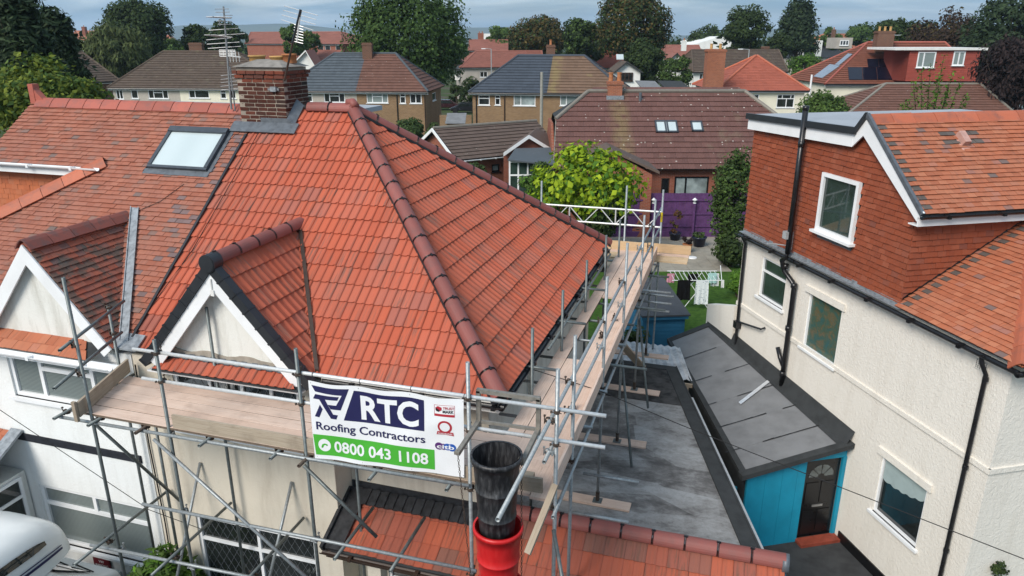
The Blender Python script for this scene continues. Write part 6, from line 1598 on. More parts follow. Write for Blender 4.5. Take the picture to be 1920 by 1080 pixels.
mir = lambda q: p0 + d5 * q[0] + n5 * (2 * (D5 / 2) - q[1] * D5 / 2 / ((n5 * D5 / 2 + UPZ * (rz5 - ze5)).length)) + UPZ * (W5(q).z - p0.z)
mb.poly([mir(q) for q in poly5][::-1])
mb.poly([W5(poly5[5]), W5(poly5[4]), mir(poly5[5])]); mb.poly([W5(poly5[2]), mir(poly5[2]), W5(poly5[3])])
r5 = mb.build('roof', felt_dark, b5)
band(brown_plum, d5, (W5(s5(1160, 200))).dot(d5), .75, (.22, .17, .075), .5)
lay_tiles(r5, brown_plum, p0, d5, v5, poly5, .42, .32, 300, .06, .35, stag=False, jit=.004)
mb = MB(); 
for q, w in (((1103, 172), (1396, 172)), ((1103, 172), (1042, 224)), ((1396, 172), (1455, 216))): mb.tube(W5(s5(*q)) + pn * .05, W5(s5(*w)) + pn * .05, .12, 8)
mb.build('ridge', ridge_grey, r5)
mb = MB(); mb.ob(W5(poly5[0]) - d5 * .02 - pn * .1, W5(poly5[5]) - W5(poly5[0]), d5 * .06, pn * .15); mb.build('verge', ridge_grey, r5)
fw5 = p0 + n5 * .5; f5a = V((fw5.x, fw5.y, G))
def op5(x0, x1, y0, y1): a, b = PP(x0, y1, f5a, -n5), PP(x1, y0, f5a, -n5); return ((a - f5a).dot(d5), (b - f5a).dot(d5), a.z - G, b.z - G)
o5 = op5(1263, 1330, 331, 366); o6 = op5(1238, 1256, 334, 372)
wall(b5, brick_red, f5a, d5, 12.4, ze5 - G - .1, [o5, o6], .08, -n5)
window(b5, f5a + d5 * o5[0] + UPZ * o5[2] + n5 * .08, d5, -n5, o5[1] - o5[0], o5[3] - o5[2], mull=[(.33, 0, 1)], pane=glass_pale, frame=black_paint, fw=.09)
window(b5, f5a + d5 * o6[0] + UPZ * o6[2] + n5 * .08, d5, -n5, o6[1] - o6[0], o6[3] - o6[2], pane=glass, frame=brown_p)
wall(b5, brick_red, f5a + n5 * 8.8, -n5, 8.8, ze5 - G - .1, N=-d5, extra=lambda mb: mb.prism([f5a + UPZ * 2.6, f5a + n5 * 8.8 + UPZ * 2.6, f5a + n5 * 5.9 + UPZ * 5.0, f5a + n5 * 2.9 + UPZ * 5.0], d5 * .15)); wall(b5, brick_red, f5a + d5 * 12.4, n5, 8.8, ze5 - G - .1, N=d5)
for x0, x1, y0, y1, k in ((1230, 1269, 228, 250, 2), (1297, 1316, 229, 248, 1)):
    A = s5(x0, y1); B = s5(x1, y0); mb = MB(); O = W5(A); w_ = B[0] - A[0]; h_ = B[1] - A[1]
    for k_ in range(k):
        xo = w_ / k * k_; ww = w_ / k - .03
        for a, b, c_, e in ((xo, xo + ww, 0, .10), (xo, xo + ww, h_ - .12, h_), (xo, xo + .09, 0, h_), (xo + ww - .09, xo + ww, 0, h_)): mb.ob(O + d5 * a + v5 * c_ + pn * .03, d5 * (b - a), v5 * (e - c_), pn * .10)
    f_ = mb.build('roof_window', MATS['roof_window_frame'], b5); mb = MB(); mb.ob(O + d5 * .06 + v5 * .06 + pn * .04, d5 * (w_ - .14), v5 * (h_ - .15), pn * .06); mb.build('pane', glass_sky, f_)
mb = MB(); q = W5(s5(1153, 186)); mb.ob(q - d5 * .42, d5 * .84, n5 * .7, UPZ * 1.05); mb.ob(q - d5 * .48 - n5 * .05 + UPZ * .85, d5 * .96, n5 * .8, UPZ * .16); c5 = mb.build('chimney', brickmat('orange_brick', (.36, .12, .06), (.26, .085, .05), (.3, .2, .15)), b5)
for k in (-.25, .25): MB().lathe([(.14, 0), (.12, .42), (.15, .42), (.15, .5), (.1, .5)], q + d5 * k + n5 * .35 + UPZ * 1.05, 10).build('chimney_pot', terracotta, c5)
MB().ob(q - d5 * .52 - n5 * .12 - UPZ * .03, d5 * 1.04, n5 * .2, UPZ * .24).build('lead_apron', lead_light, c5)
q = W5(s5(1200, 190)); MB().tube(q, q + UPZ * .5, .09, 8).build('vent_pipe', lead, b5)
A = PD(1150, 282, 37.0); B = PD(1237, 322, 36.2); mb = MB(); mb.prism([A + n5 * .0, B, B - UPZ * .12, A - UPZ * .12], n5 * 3.0); mb.prism([A, A - UPZ * .12, PD(1060, 318, 37.5) - UPZ * .12, PD(1060, 318, 37.5)], n5 * 3.0); mb.build('porch_roof', brown_grey, b5); mb = MB(); mb.prism([V((A.x, A.y, G)) + n5 * .3 - d5 * 2.2, V((B.x, B.y, G)) + n5 * .3 - d5 * .3, B + n5 * .3 - d5 * .3 - UPZ * .2, A + n5 * .3 - UPZ * .14, A + n5 * .3 - d5 * 2.2 - UPZ * 1.0], n5 * 2.3); mb.build('porch_wall', brick_red, b5)
# bungalow with the white-edged gables
C6 = PZ(858, 301, 2.4); e6 = (PZ(959, 291, 2.4) - C6); e6.z = 0; e6.normalize(); g6 = V((-e6.y, e6.x, 0)); g6 = g6 if g6.dot(FWD) > 0 else -g6; W6 = 6.2; z6 = PP(816, 256, C6 + g6 * W6 / 2, g6).z
z6 = min(max(z6, 4.0), 4.6); b6 = thing('bungalow', 'red brick bungalow with brown tiles and white-edged gables', 'bungalow', V((C6.x, C6.y, G)) + e6 * 3 + g6 * 3); L6 = 8.0
v6 = (g6 * W6 / 2 + UPZ * (z6 - 2.4)); S6 = v6.length; v6.normalize(); n6 = e6.cross(v6)
mb = MB(); mb.poly([C6 - n6 * .02, C6 + e6 * L6 - n6 * .02, C6 + e6 * L6 + v6 * S6 - n6 * .02, C6 + v6 * S6 - n6 * .02]); mb.poly([C6 + v6 * S6, C6 + e6 * L6 + v6 * S6, C6 + e6 * L6 + g6 * W6, C6 + g6 * W6]); r6 = mb.build('roof', felt_dark, b6)
lay_tiles(r6, brown_grey, C6, e6, v6, [(0, 0), (L6, 0), (L6, S6), (0, S6)], .36, .32, 120, .06, .3, stag=False); MB().tube(C6 + v6 * S6 + UPZ * .05, C6 + e6 * L6 + v6 * S6 + UPZ * .05, .11, 8).build('ridge', ridge_grey, r6)
def barge(root, A, apex, B, dep, n_, m_=upvc, w=.22):
    for q in (A, B): mb = MB(); mb.prism([q, apex, apex - UPZ * w, q - UPZ * w], n_ * dep); mb.build('barge_board', m_, root)
barge(b6, C6 - e6 * .06, C6 + v6 * S6 - e6 * .06 + UPZ * .06, C6 + g6 * W6 - e6 * .06, .05, -e6)
mb = MB(); c_ = V((C6.x, C6.y, G)); mb.prism([c_ + e6 * .3 + g6 * .35, c_ + e6 * .3 + g6 * (W6 - .35), c_ + e6 * .3 + g6 * (W6 - .35) + UPZ * (2.5 - G), c_ + e6 * .3 + g6 * W6 / 2 + UPZ * (z6 - G - .15), c_ + e6 * .3 + g6 * .35 + UPZ * (2.5 - G)], e6 * .2); mb.build('gable_wall', brick_red, b6)
f6 = c_ + g6 * .35 + e6 * .3
def op6(x0, x1, y0, y1): a, b = PP(x0, y1, f6, -g6), PP(x1, y0, f6, -g6); return ((a - f6).dot(e6), (b - f6).dot(e6), a.z - G, b.z - G)
o_1 = op6(922, 937, 307, 323); wall(b6, brick_red, f6, e6, L6 - .3, 2.45 - G, [o_1], .08, -g6); window(b6, f6 + e6 * o_1[0] + UPZ * o_1[2] + g6 * .08, e6, -g6, o_1[1] - o_1[0], o_1[3] - o_1[2], frame=black_paint, pane=glass_pale, fw=.09)
gutter(b6, C6 - g6 * .05 - UPZ * .05, C6 + e6 * 4.2 - g6 * .05 - UPZ * .05, upvc, .07)
# second gable with the slate lean-to and white garden doors
A, P_, B_ = PD(944, 286, 44.0), PD(992, 254, 44.5), PD(1034, 278, 45.0); mb = MB(); mb.prism([A, P_, P_ - UPZ * .1, A - UPZ * .1], FWD * 4 + RGT * .6); mb.prism([P_, B_, B_ - UPZ * .1, P_ - UPZ * .1], FWD * 4 + RGT * .6); mb.build('gable_roof', brown_grey, b6); barge(b6, A - FWD * .04, P_ - FWD * .04 + UPZ * .05, B_ - FWD * .04, .05, -FWD)
mb = MB(); mb.prism([A + FWD * .25 - UPZ * 2.3, B_ + FWD * .25 - UPZ * 2.3, B_ + FWD * .25 - UPZ * .1, P_ + FWD * .25 - UPZ * .15, A + FWD * .25 - UPZ * .1], FWD * .2); mb.build('gable_wall', brick_red, b6)
q = [PD(952, 299, 41.5), PD(1040, 308, 41.2), PD(1040, 276, 44.2), PD(966, 278, 44.2)]; mb = MB(); mb.prism(q, -UPZ * .08); mb.build('lean_to_roof', slate_grey, b6)
Ov = PD(954, 305, 41.9); Ov.z = G; wz = PD(954, 302, 41.9).z - G; window(b6, Ov, RGT, -FWD, 2.7, wz, mull=[(.2, 0, 1), (.4, 0, 1), (.6, 0, 1), (.8, 0, 1)], trans=[(.75, 0, 1)], sill=0, fw=.09, pane=glass_g)
# cream house with the pyramid roof and tall chimney
B7 = bgh('cream_house', 'cream house with a plain red pyramid roof and a tall orange brick chimney', (1342, 170), (1518, 170), 5.0, (1417, 105), (1420, 105), 9, far_cream, red_far, [(1455, 1491, 177, 202, dict(mull=[(.3, .68, 1), (.78, .68, 1), (.55, 0, .68)], trans=[(.68, 0, 1)])), (1413, 1424, 177, 188)], tg=.25, tw=.4, ridgem=ridge_orange, lift=.03)
bchim(B7[0], 1328, 1362, 92, 66, MATS['orange_brick'], 3.0, 1.0, 2, buff_pot)
B8 = bgh('white_house', 'white gable-ended house with a dark brown roof behind the pyramid-roofed one', (1299, 136), (1478, 135), 5.0, (1297, 95), (1460, 93), 10, far_white, brown_dark, [(1311, 1323, 137, 149, cz)], tg=.4, tw=.4)
bchim(B8[0], 1430, 1443, 87, 112, brick_dark, 7, .7, 0)
# solar house
B9 = bgh('loft_house', 'cream house with solar panels and a red tile-hung loft dormer', (1547, 158), (1850, 158), 5.0, (1627, 80), (1772, 80), 11, far_cream, solar_tile, [(1721, 1735, 160, 178)], tg=.33, tw=.33, ridgem=ridge_old, prof=.5)
r9, Q9, L9, z9, q9, d9, n9 = B9; v9 = (n9 * 5.5 + UPZ * (z9 - 5.0)).normalized(); m9 = d9.cross(v9)
def s9(x, y): return PP(x, y, q9 + m9 * .12, m9)
for quad in [((1592, 149), (1618, 149), (1616, 126), (1590, 126)), ((1619, 149), (1645, 149), (1643, 126), (1617, 126)), ((1646, 149), (1673, 149), (1670, 126), (1644, 126)), ((1628, 125), (1648, 125), (1646, 110), (1626, 110)), ((1649, 125), (1670, 125), (1667, 110), (1647, 110))]:
    MB().prism([s9(*q) for q in quad], -m9 * .05).build('solar_panel', solar_m, r9)
hl9 = (PP(1627, 80, q9 + n9 * 5.5, n9) - q9).dot(d9); vl9 = (d9 * hl9 + UPZ * (z9 - 5.0)).normalized(); ml9 = (-n9).cross(vl9)
def t9(x, y): return PP(x, y, q9 + ml9 * .12, ml9)
for quad in (((1525, 143), (1541, 146), (1574, 123), (1556, 120)), ((1565, 121), (1573, 122), (1598, 101), (1590, 100))): MB().prism([t9(*q) for q in quad], -ml9 * .05).build('solar_panel', solar_l, r9)
dz = PD(1700, 90, 76); mb = MB(); A = PD(1697, 152, 75.0); B = PD(1828, 152, 75.0); T_ = PD(1697, 94, 75.0).z; mb.ob(A, B - A, n9 * 5, UPZ * (T_ - A.z)); mb.ob(PD(1676, 152, 77.5), A - PD(1676, 152, 77.5), n9 * 3, UPZ * (T_ - A.z)); dm = mb.build('dormer', hung_far, r9)
lay_tiles(dm, hung_far, A - n9 * .01, d9, UPZ, [(0, 0), ((B - A).length, 0), ((B - A).length, T_ - A.z), (0, T_ - A.z)], .2, .4, 0, .03, name='hung_tile')
for w in ((1717, 1756, 97, 127, .35), (1784, 1811, 96, 123, .5)): a, b = PP(w[0], w[3], A - n9 * .05, -n9), PP(w[1], w[2], A - n9 * .05, -n9); window(r9, a, d9, -n9, (b - a).dot(d9), b.z - a.z, mull=[(w[4], 0, 1)], fw=.12, dep=.05, pane=glass_cur)
mb = MB(); mb.ob(V((A.x, A.y, T_)) - n9 * .3 - d9 * 1.6, (B - A) + d9 * 2.1, n9 * 6, UPZ * .22); mb.build('dormer_roof', upvc_dirty, r9)
bchim(r9, 1648, 1679, 58, 81, brick_dark, 7, 1.0, 3, buff_pot); MB().lathe([(0, 0), (.25, .03), (.38, .1), (.36, .1), (.0, .02)], PD(1683, 67, 79), 14).build('satellite_dish', grey_plastic, r9)
vpipe(r9, 1522, 140, 200, PD(1522, 150, 70), FWD, upvc, .09)
B10 = bgh('bungalow', 'brown hip-roofed bungalow just beyond the grey flat roof', (1560, 238), (1935, 240), 2.5, (1661, 156), (1838, 160), 11, pebble, brown_rust, [], tg=.36, tw=.36, ridgem=ridge_grey)
B13 = bgh('white_bungalow', 'white gabled house with a red roof and small roof window', (1092, 127), (1200, 128), 4.6, (1113, 96), (1162, 97), 9, far_white, red_far, [(1140, 1150, 129, 140)], tg=.3, tw=.5)
def fgable(root, ax, ay, x0, y0, x1, y1, depth, back, wallm, roofm, yb, win=None, bm=None):
    P0, P1, P2 = PD(x0, y0, depth), PD(ax, ay, depth), PD(x1, y1, depth); mb = MB(); zb = PD(ax, yb, depth).z
    mb.prism([V((P0.x, P0.y, zb)) + RGT * .2, V((P2.x, P2.y, zb)) - RGT * .2, P2 - RGT * .2, P1 - UPZ * .2, P0 + RGT * .2], FWD * back); mb.build('gable_wall', wallm, root); mb = MB(); mb.prism([P0, P1, P1 - UPZ * .18, P0 - UPZ * .18], FWD * back - FWD * .0); mb.prism([P1, P2, P2 - UPZ * .18, P1 - UPZ * .18], FWD * back); o = mb.build('gable_roof', roofm, root); o.location = -FWD * .35
    barge(root, P0 - FWD * .4, P1 - FWD * .4 + UPZ * .03, P2 - FWD * .4, .05, -FWD, bm or felt_dark)
    if win: a, b = PD(win[0], win[3], depth - .06), PD(win[1], win[2], depth - .06); window(root, a, RGT, -FWD, (b - a).dot(RGT), b.z - a.z, fw=.12, dep=.05, mull=[(.33, 0, 1), (.66, 0, 1)], frame=win[4])
fgable(B13[0], 1175, 115, 1151, 134, 1204, 134, 93, 6, far_white, brown_dark, 172, (1164, 1187, 136, 152, brown_p))
MB().ob(PD(1156, 112, 97.0), RGT * .9, FWD * .5 + UPZ * .55, UPZ * .1).build('roof_window', glass_sky, B13[0])
B15 = bgh('half_timbered_house', 'long red-roofed house with a black and white half-timbered gable', (862, 127), (1020, 126), 5.0, (893, 96), (1016, 96), 10, far_grey, red_far2, [(900, 914, 134, 145, cz)], tg=.3, tw=.5)
fgable(B15[0], 864, 111, 850, 130, 894, 133, 122, 6, far_white, red_far2, 150)
mb = MB()
for a, b in (((864, 113), (864, 150)), ((852, 130), (890, 131)), ((856, 143), (864, 128)), ((864, 128), (876, 130)), ((880, 131), (872, 145)), ((885, 132), (885, 150))): mb.tube(PD(*a, 121.8), PD(*b, 121.8), .12, 6)
mb.build('timber', felt_dark, B15[0])
B16 = bgh('twin_gabled_house', 'red house with twin gables and two stout chimneys among trees', (877, 95), (953, 95), 7.0, (880, 75), (950, 75), 10, brick_red, red_far2, tg=.5, tw=.8)
for x in (906, 927): fgable(B16[0], x, 83, x - 10, 94, x + 10, 94, 195, 6, far_white, red_far2, 97)
bchim(B16[0], 896, 907, 62, 205, brick_red, 9, 1.2, 2); bchim(B16[0], 920, 931, 62, 205, brick_red, 9, 1.2, 2); MB().ob(PD(907, 75, 204), RGT * 3, FWD * .6, UPZ * 1.6).build('parapet', far_white, B16[0])
# school-like brick block
p0 = PD(459, 82, 170); p1 = PD(760, 83, 178)
B17 = bgh('brick_school', 'long two-storey red brick building with a dusty red hipped roof', (459, 82), (640, 83), p0.z, (470, 60), (640, 61), 14, brick_red, red_far2, [(597, 606, 85, 100), (610, 619, 85, 100), (630, 638.5, 85, 100), (560, 569, 85, 100), (545, 554, 85, 100)], tg=.5, tw=1.0, cat='building')
B11 = bgh('slate_house', 'house with a low dark slate roof and two white chimneys', (1475, 108), (1590, 108), 5.0, (1500, 88), (1565, 88), 10, far_grey, slate_dark, tg=.4, tw=.6)
bchim(B11[0], 1501, 1510, 77, 150, far_white, 6, 1.0, 1); bchim(B11[0], 1533, 1543, 76, 150, far_white, 6, 1.0, 1)
B12 = bgh('orange_roofed_house', 'orange-tiled house with a grey loft dormer on the skyline', (1541, 92), (1626, 91), 6.5, (1545, 64), (1622, 64), 12, far_grey, orange_far, tg=.5, tw=.8)
q = PD(1566, 91, 165); mb = MB(); mb.ob(q, RGT * 3.5, FWD * 5, UPZ * 2.2); mb.build('dormer', far_grey, B12[0]); window(B12[0], q + RGT * .8 + UPZ * .6 - FWD * .05, RGT, -FWD, 1.9, 1.1, mull=[(.33, 0, 1), (.66, 0, 1)], fw=.15)
bchim(B12[0], 1563, 1568, 55, 175, brick_dark, 9, 1, 1)
B14 = bgh('red_roofed_house', 'red-roofed house with a small white gable beside dark trees', (1245, 106), (1320, 106), 5.5, (1248, 85), (1314, 85), 10, far_white, red_far2, tg=.5, tw=.8)
fgable(B14[0], 1269, 99, 1254, 112, 1279, 110, 140, 5, far_white, red_far2, 125); bchim(B14[0], 1280, 1288, 76, 150, far_white, 7, 1, 1)
B20 = bgh('dark_bungalow', 'low dark-roofed bungalow beyond the mossy pair', (300, 86), (356, 86), 6.0, (318, 75), (344, 75), 10, far_grey, slate_dark, tg=.5, tw=.8, base=G); bchim(B20[0], 349, 355, 70, 150, far_white, 6, .9, 0)
B19 = bgh('distant_red_house', 'distant red-roofed house above the willow', (132, 76), (188, 76), 7.5, (140, 57), (180, 58), 12, far_white, orange_far, tg=.6, tw=1); bchim(B19[0], 152, 158, 50, 260, brick_red, 10, 1.4, 1)
B22 = bgh('distant_white_house', 'distant white house with a scrap of red roof', (303, 78), (322, 78), 7.0, (305, 66), (320, 66), 10, far_white, orange_far, tg=.6, tw=1)
B21 = bgh('white_gabled_house', 'house with a red roof and white edged gable just behind the chimney', (548, 122), (640, 123), 5.0, (552, 95), (640, 95), 9, far_white, red_far2, tg=.4, tw=.6); fgable(B21[0], 574, 94, 545, 124, 594, 127, 112, 5, far_white, red_far2, 150, None, far_white)
B23 = bgh('white_bungalow', 'white walled bungalow at the far right behind the copper tree', (1885, 178), (1990, 178), 2.8, (1900, 150), (1980, 150), 9, far_white, brown_rust, [(1896, 1904, 183, 196)], tg=.4, tw=.5)
wh = thing('warehouse', 'large white sheet-metal warehouse roof on the skyline', 'warehouse', PD(1335, 95, 190)); mb = MB(); A, B, Cc, D_ = PD(1298, 84, 190), PD(1352, 68, 190), PD(1400, 70, 190), PD(1400, 95, 190); E_ = PD(1298, 95, 190); mb.prism([E_, D_, Cc, B, A], FWD * 25); mb.build('shell', far_white, wh)
# small outbuildings between the gardens
sd = thing('tan_shed', 'small tan timber shed with a grey felt roof between the brick pairs', 'shed', PZ(852, 262, G)); c_ = PD(838, 252, 56); c_.z = G
hgt = PD(838, 232, 56).z - G; mb = MB()
for k in range(9): mb = MB(); mb.ob(c_ + RGT * (k * .145), RGT * .14, FWD * .03, UPZ * hgt); mb.build('board', wood_tan, sd)
MB().ob(c_ + FWD * .03, RGT * 1.3, FWD * 1.8, UPZ * hgt).build('shed_frame', wood_tan, sd); MB().ob(c_ - RGT * .1 - FWD * .12 + UPZ * hgt, RGT * 1.5, FWD * 2.0 + UPZ * .55, UPZ * .06).build('roof', felt, sd)
yw = thing('yard_wall', 'low brick wall and dark gateway between the two brick pairs', 'wall', PZ(850, 280, G)); a = PD(824, 216, 64); b = PD(884, 216, 64); MB().ob(V((a.x, a.y, G)), b - a, FWD * .25, UPZ * (a.z - G)).build('wall', brick_tan, yw)
for k, (x0, x1, lab) in enumerate(((1205, 1238, 'low pale outbuilding with a grey sheet roof among the trees'), (1248, 1290, 'low dark outbuilding beside the white gable-ended house'))):
    t_ = thing('outbuilding', lab, 'outbuilding', PZ(x0 + 15, 176, G)); a, b = PD(x0, 166, 82), PD(x1, 167, 82); MB().ob(V((a.x, a.y, G)), b - a, FWD * 4, UPZ * (a.z - G)).build('wall', far_grey if k else far_white, t_); MB().ob(V((a.x, a.y, a.z)) - RGT * .15 - FWD * .2, (b - a) + RGT * .3, FWD * 4.4 + UPZ * .5, UPZ * .12).build('roof', felt if k == 0 else felt_dark, t_)
# poles and lamps
def pole(name, label, x, yt, dep, r, m_, yb=None): 
    p = PD(x, yt, dep); t_ = thing(name, label, 'pole', V((p.x, p.y, G))); MB().tube(V((p.x, p.y, G)), p, r * 1.15, 10, r).build('shaft', m_, t_); return t_, p
t_, p = pole('telegraph_pole', 'bare grey telegraph pole in front of the slate and brown roofed pair', 1016, 135, 58, .11, plain('grey_pole', (.32, .31, .27), .9)); MB().ob(p - RGT * .14 - UPZ * .6, RGT * .1, FWD * .15, UPZ * .4).build('terminal_box', black_p, t_)
for x, y, dep, arm in ((921, 92, 118, -1), (1405, 93, 105, -1), (1862, 92, 95, 1)):
    t_, p = pole('street_lamp', {921: 'grey street lamp before the half-timbered house', 1405: 'street lamp above the white gable-ended house roof', 1862: 'street lamp by the copper-leaved tree'}[x], x, y, dep, .07, grey_plastic); MB().tube(p, p + RGT * arm * .9 + UPZ * .08, .04, 8).build('arm', grey_plastic, t_); MB().ob(p + RGT * arm * .8, RGT * arm * .7, FWD * .2, UPZ * .12).build('lamp_head', upvc, t_)
# ------------------------------------------------------------------ trees and shrubs
def T(name, label, x0, x1, yt, yb, dep, m_, n=2600, leaf=None, **kw):
    xm = (x0 + x1) / 2; top = PD(xm, yt, dep); bot = PD(xm, yb, dep); rx = (PD(x1, yt, dep) - PD(x0, yt, dep)).length / 2
    h = top.z - G; rz = (top.z - bot.z) / 2
    return tree(name, label, V((top.x, top.y, G)), h, rx, m_, int(n * 1.7), (leaf or dep * .0042) * .74, trunk=max(.12, rx * .075), rz=max(rz, .6), **kw)
T('conifer_tree', 'tall dark conifer with layered boughs at the left edge', -70, 92, -30, 205, 34, f_con, 9000, .20, clumps=150, shape='cone', cr=1.0, asp=2.6, limbs=10)
T('conifer_tree', 'shorter dark conifer leaning beside the tallest one', 40, 138, 26, 200, 38, f_con, 7000, .21, clumps=110, shape='cone', cr=.9, asp=2.6, limbs=8)
T('leafy_tree', 'yellow-green leafy tree behind the white house roof', -30, 178, 108, 300, 25, f_yel, 9000, .17, clumps=110, second=(f_mid, .4))
T('willow_tree', 'drooping pale willow beyond the mossy brown roof', 143, 272, 50, 160, 92, f_will, 6000, .34, clumps=90, asp=3.0, droop=(0, 0, -1))
T('broadleaf_tree', 'large round dark green tree behind the willow', 186, 314, -6, 115, 108, f_dark, 6500, .42, clumps=100)
T('broadleaf_tree', 'dark green tree behind the television aerials', 335, 400, 46, 112, 112, f_dark, 3000, .4, clumps=50)
T('broadleaf_tree', 'broad mid green tree right of the aerials', 385, 462, 40, 112, 118, f_dark, 3200, .42, clumps=50)
T('sycamore_tree', 'huge dense green sycamore behind the rust-roofed pair', 630, 885, -45, 200, 84, f_syc, 15000, .36, clumps=190, cr=2.2)
T('young_tree', 'green tree between the red roofed building and chimney', 520, 570, 42, 108, 125, f_mid, 2200, .4, clumps=36)
T('young_tree', 'slim green tree beside the sycamore', 838, 872, 150, 215, 112, f_dark, 2200, .28, clumps=34)
T('leafy_tree', 'dark leafy tree overhanging the parked cars', 858, 915, 142, 215, 108, f_dark, 2600, .3, clumps=40)
T('autumn_tree', 'brown tinged tree behind the chimney pots', 948, 1068, 30, 112, 132, f_brown, 5200, .46, clumps=80, second=(f_dark, .4))
T('broadleaf_tree', 'mid green tree between two brownish ones', 1055, 1128, 28, 112, 120, f_dark, 3400, .42, clumps=54, second=(f_mid, .3))
T('autumn_tree', 'very tall brown and green tree above the white gabled house', 1112, 1266, -22, 118, 116, f_brown, 8500, .42, clumps=120, second=(f_dark, .6))
T('broadleaf_tree', 'rounded dark green tree beside the white gabled house', 1170, 1256, 60, 178, 97, f_dark, 4600, .34, clumps=70)
T('leafy_tree', 'green bushy tree in front of the small white gable', 1236, 1302, 104, 180, 92, f_mid, 3200, .3, clumps=50, second=(f_dark, .5))
T('broadleaf_tree', 'dense round dark tree beside the white warehouse roof', 1358, 1449, 14, 100, 126, f_dark, 5200, .44, clumps=80)
T('conifer_tree', 'blunt dark conifer standing alone on the skyline', 1464, 1540, 8, 100, 140, f_con, 5200, .46, clumps=100, shape='cone', asp=2.2, cr=2.4)
T('golden_conifer', 'small golden conifer between the white chimneys', 1507, 1533, 66, 100, 146, f_gold, 1100, .4, clumps=26, shape='cone')
T('broadleaf_tree', 'low dark tree left of the skyline conifer', 1438, 1492, 60, 110, 134, f_dark, 2600, .44, clumps=44)
T('broadleaf_tree', 'dark tree behind the solar house chimney', 1638, 1722, 34, 100, 118, f_dark, 4000, .42, clumps=60)
T('broadleaf_tree', 'distant green tree right of the orange roofed house', 1590, 1648, 44, 90, 190, f_mid, 2000, .6, clumps=34)
T('copper_beech', 'broad copper-leaved beech behind the loft dormer', 1712, 1868, 16, 165, 98, f_cop, 8500, .38, clumps=120, second=(f_brown, .15))
T('cypress_tree', 'near-black spreading cypress at the right edge', 1822, 2010, -8, 150, 88, f_con, 7000, .36, clumps=110, asp=2.4)
T('purple_tree', 'purple-leaved tree drooping in front of the cypress', 1842, 2000, 60, 215, 66, f_purp, 5200, .26, clumps=130, cr=1.1, droop=(0, 0, -1), asp=2.2)
T('garden_shrub', 'bright green shrub below the slate roofed house', 1478, 1556, 104, 150, 118, f_bright, 2400, .36, clumps=36, second=(f_mid, .6))
T('garden_shrub', 'leafy green shrub against the cream loft house', 1498, 1594, 172, 235, 57, f_mid, 3200, .22, clumps=50)
T('garden_shrub', 'green shrub tangle in front of the tan brick pair', 738, 800, 224, 275, 55, f_shrub, 2600, .2, clumps=44)
T('garden_shrub', 'thin pale shrub beside the tan timber shed', 792, 840, 232, 275, 54, f_shrub, 1600, .19, clumps=30)
T('lime_catalpa', 'vivid lime-green catalpa in the garden behind the red roof', 1004, 1208, 280, 425, 32, f_lime, 2900, .30, clumps=46, cr=.85, asp=1.25, second=(f_bright, .28))
T('garden_tree', 'bright green bush left of the lime catalpa', 962, 1062, 318, 440, 34, f_bright, 4200, .15, clumps=60, second=(f_mid, .5))
T('garden_tree', 'slim airy tree in front of the white garden doors', 992, 1046, 276, 420, 38, f_shrub, 1600, .14, clumps=40)
T('garden_tree', 'dark shrub beneath the lime catalpa', 1085, 1180, 348, 450, 31, f_dark, 4200, .14, clumps=60)
T('garden_tree', 'tall leafy shrub beside the tile-hung wall', 1346, 1420, 258, 505, 32, f_shrub, 3800, .15, clumps=150, cr=.40, second=(f_mid, .45))
T('garden_tree', 'dark climber on the red brick bungalow wall', 872, 914, 302, 350, 44, f_shrub, 1300, .15, clumps=26)
bush('garden_bush', 'low bright green bush by the cream yard wall', PZ(1384, 556, GG), .55, .75, f_bright, 1500, .13, clumps=24)
bush('dark_bush', 'dark bush at the foot of the tall leafy shrub', PZ(1372, 500, GG), 1.0, .8, f_dark, 1800, .12, clumps=26)
bush('ivy_clump', 'dark ivy clump in the gap beside the scaffold', (-2.6, 19.3, GG), .9, 1.0, f_shrub, 2400, .10, clumps=30)
bush('conifer_shrub', 'feathery green conifer shrub below the leaded window', V((PY(312, 1050, 8.05).x, 8.05, G)), .60, .92, f_bright, 6000, .065, clumps=60, asp=3, second=(f_mid, .6))
T('broadleaf_tree', 'green tree top between the twin-gabled house and brown tree', 905, 972, 48, 110, 160, f_mid, 2600, .55, clumps=40)
T('broadleaf_tree', 'small dark tree beside the shorter conifer', 98, 152, 52, 110, 120, f_dark, 2000, .4, clumps=34)
T('broadleaf_tree', 'low green tree between the willow and the aerials', 296, 350, 72, 118, 125, f_mid, 1600, .4, clumps=30)
T('broadleaf_tree', 'bushy tree behind the white warehouse roof', 1288, 1372, 54, 100, 205, f_dark, 2600, .7, clumps=44)
T('broadleaf_tree', 'dark tree between the loft chimney and the copper beech', 1690, 1764, 38, 110, 125, f_dark, 3000, .45, clumps=46)
T('broadleaf_tree', 'small green tree beside the skyline conifer', 1538, 1580, 50, 95, 185, f_mid, 1500, .6, clumps=26)
T('broadleaf_tree', 'dark tree linking the tall brown tree and its neighbour', 1075, 1150, 44, 120, 128, f_dark, 2800, .45, clumps=44)
T('leafy_tree', 'leafy crown beside the school-like brick block', 545, 600, 58, 112, 130, f_mid, 1800, .42, clumps=32)
T('broadleaf_tree', 'sombre tree filling the gap left of the cypress', 1800, 1870, 40, 150, 100, f_dark, 3000, .38, clumps=46)
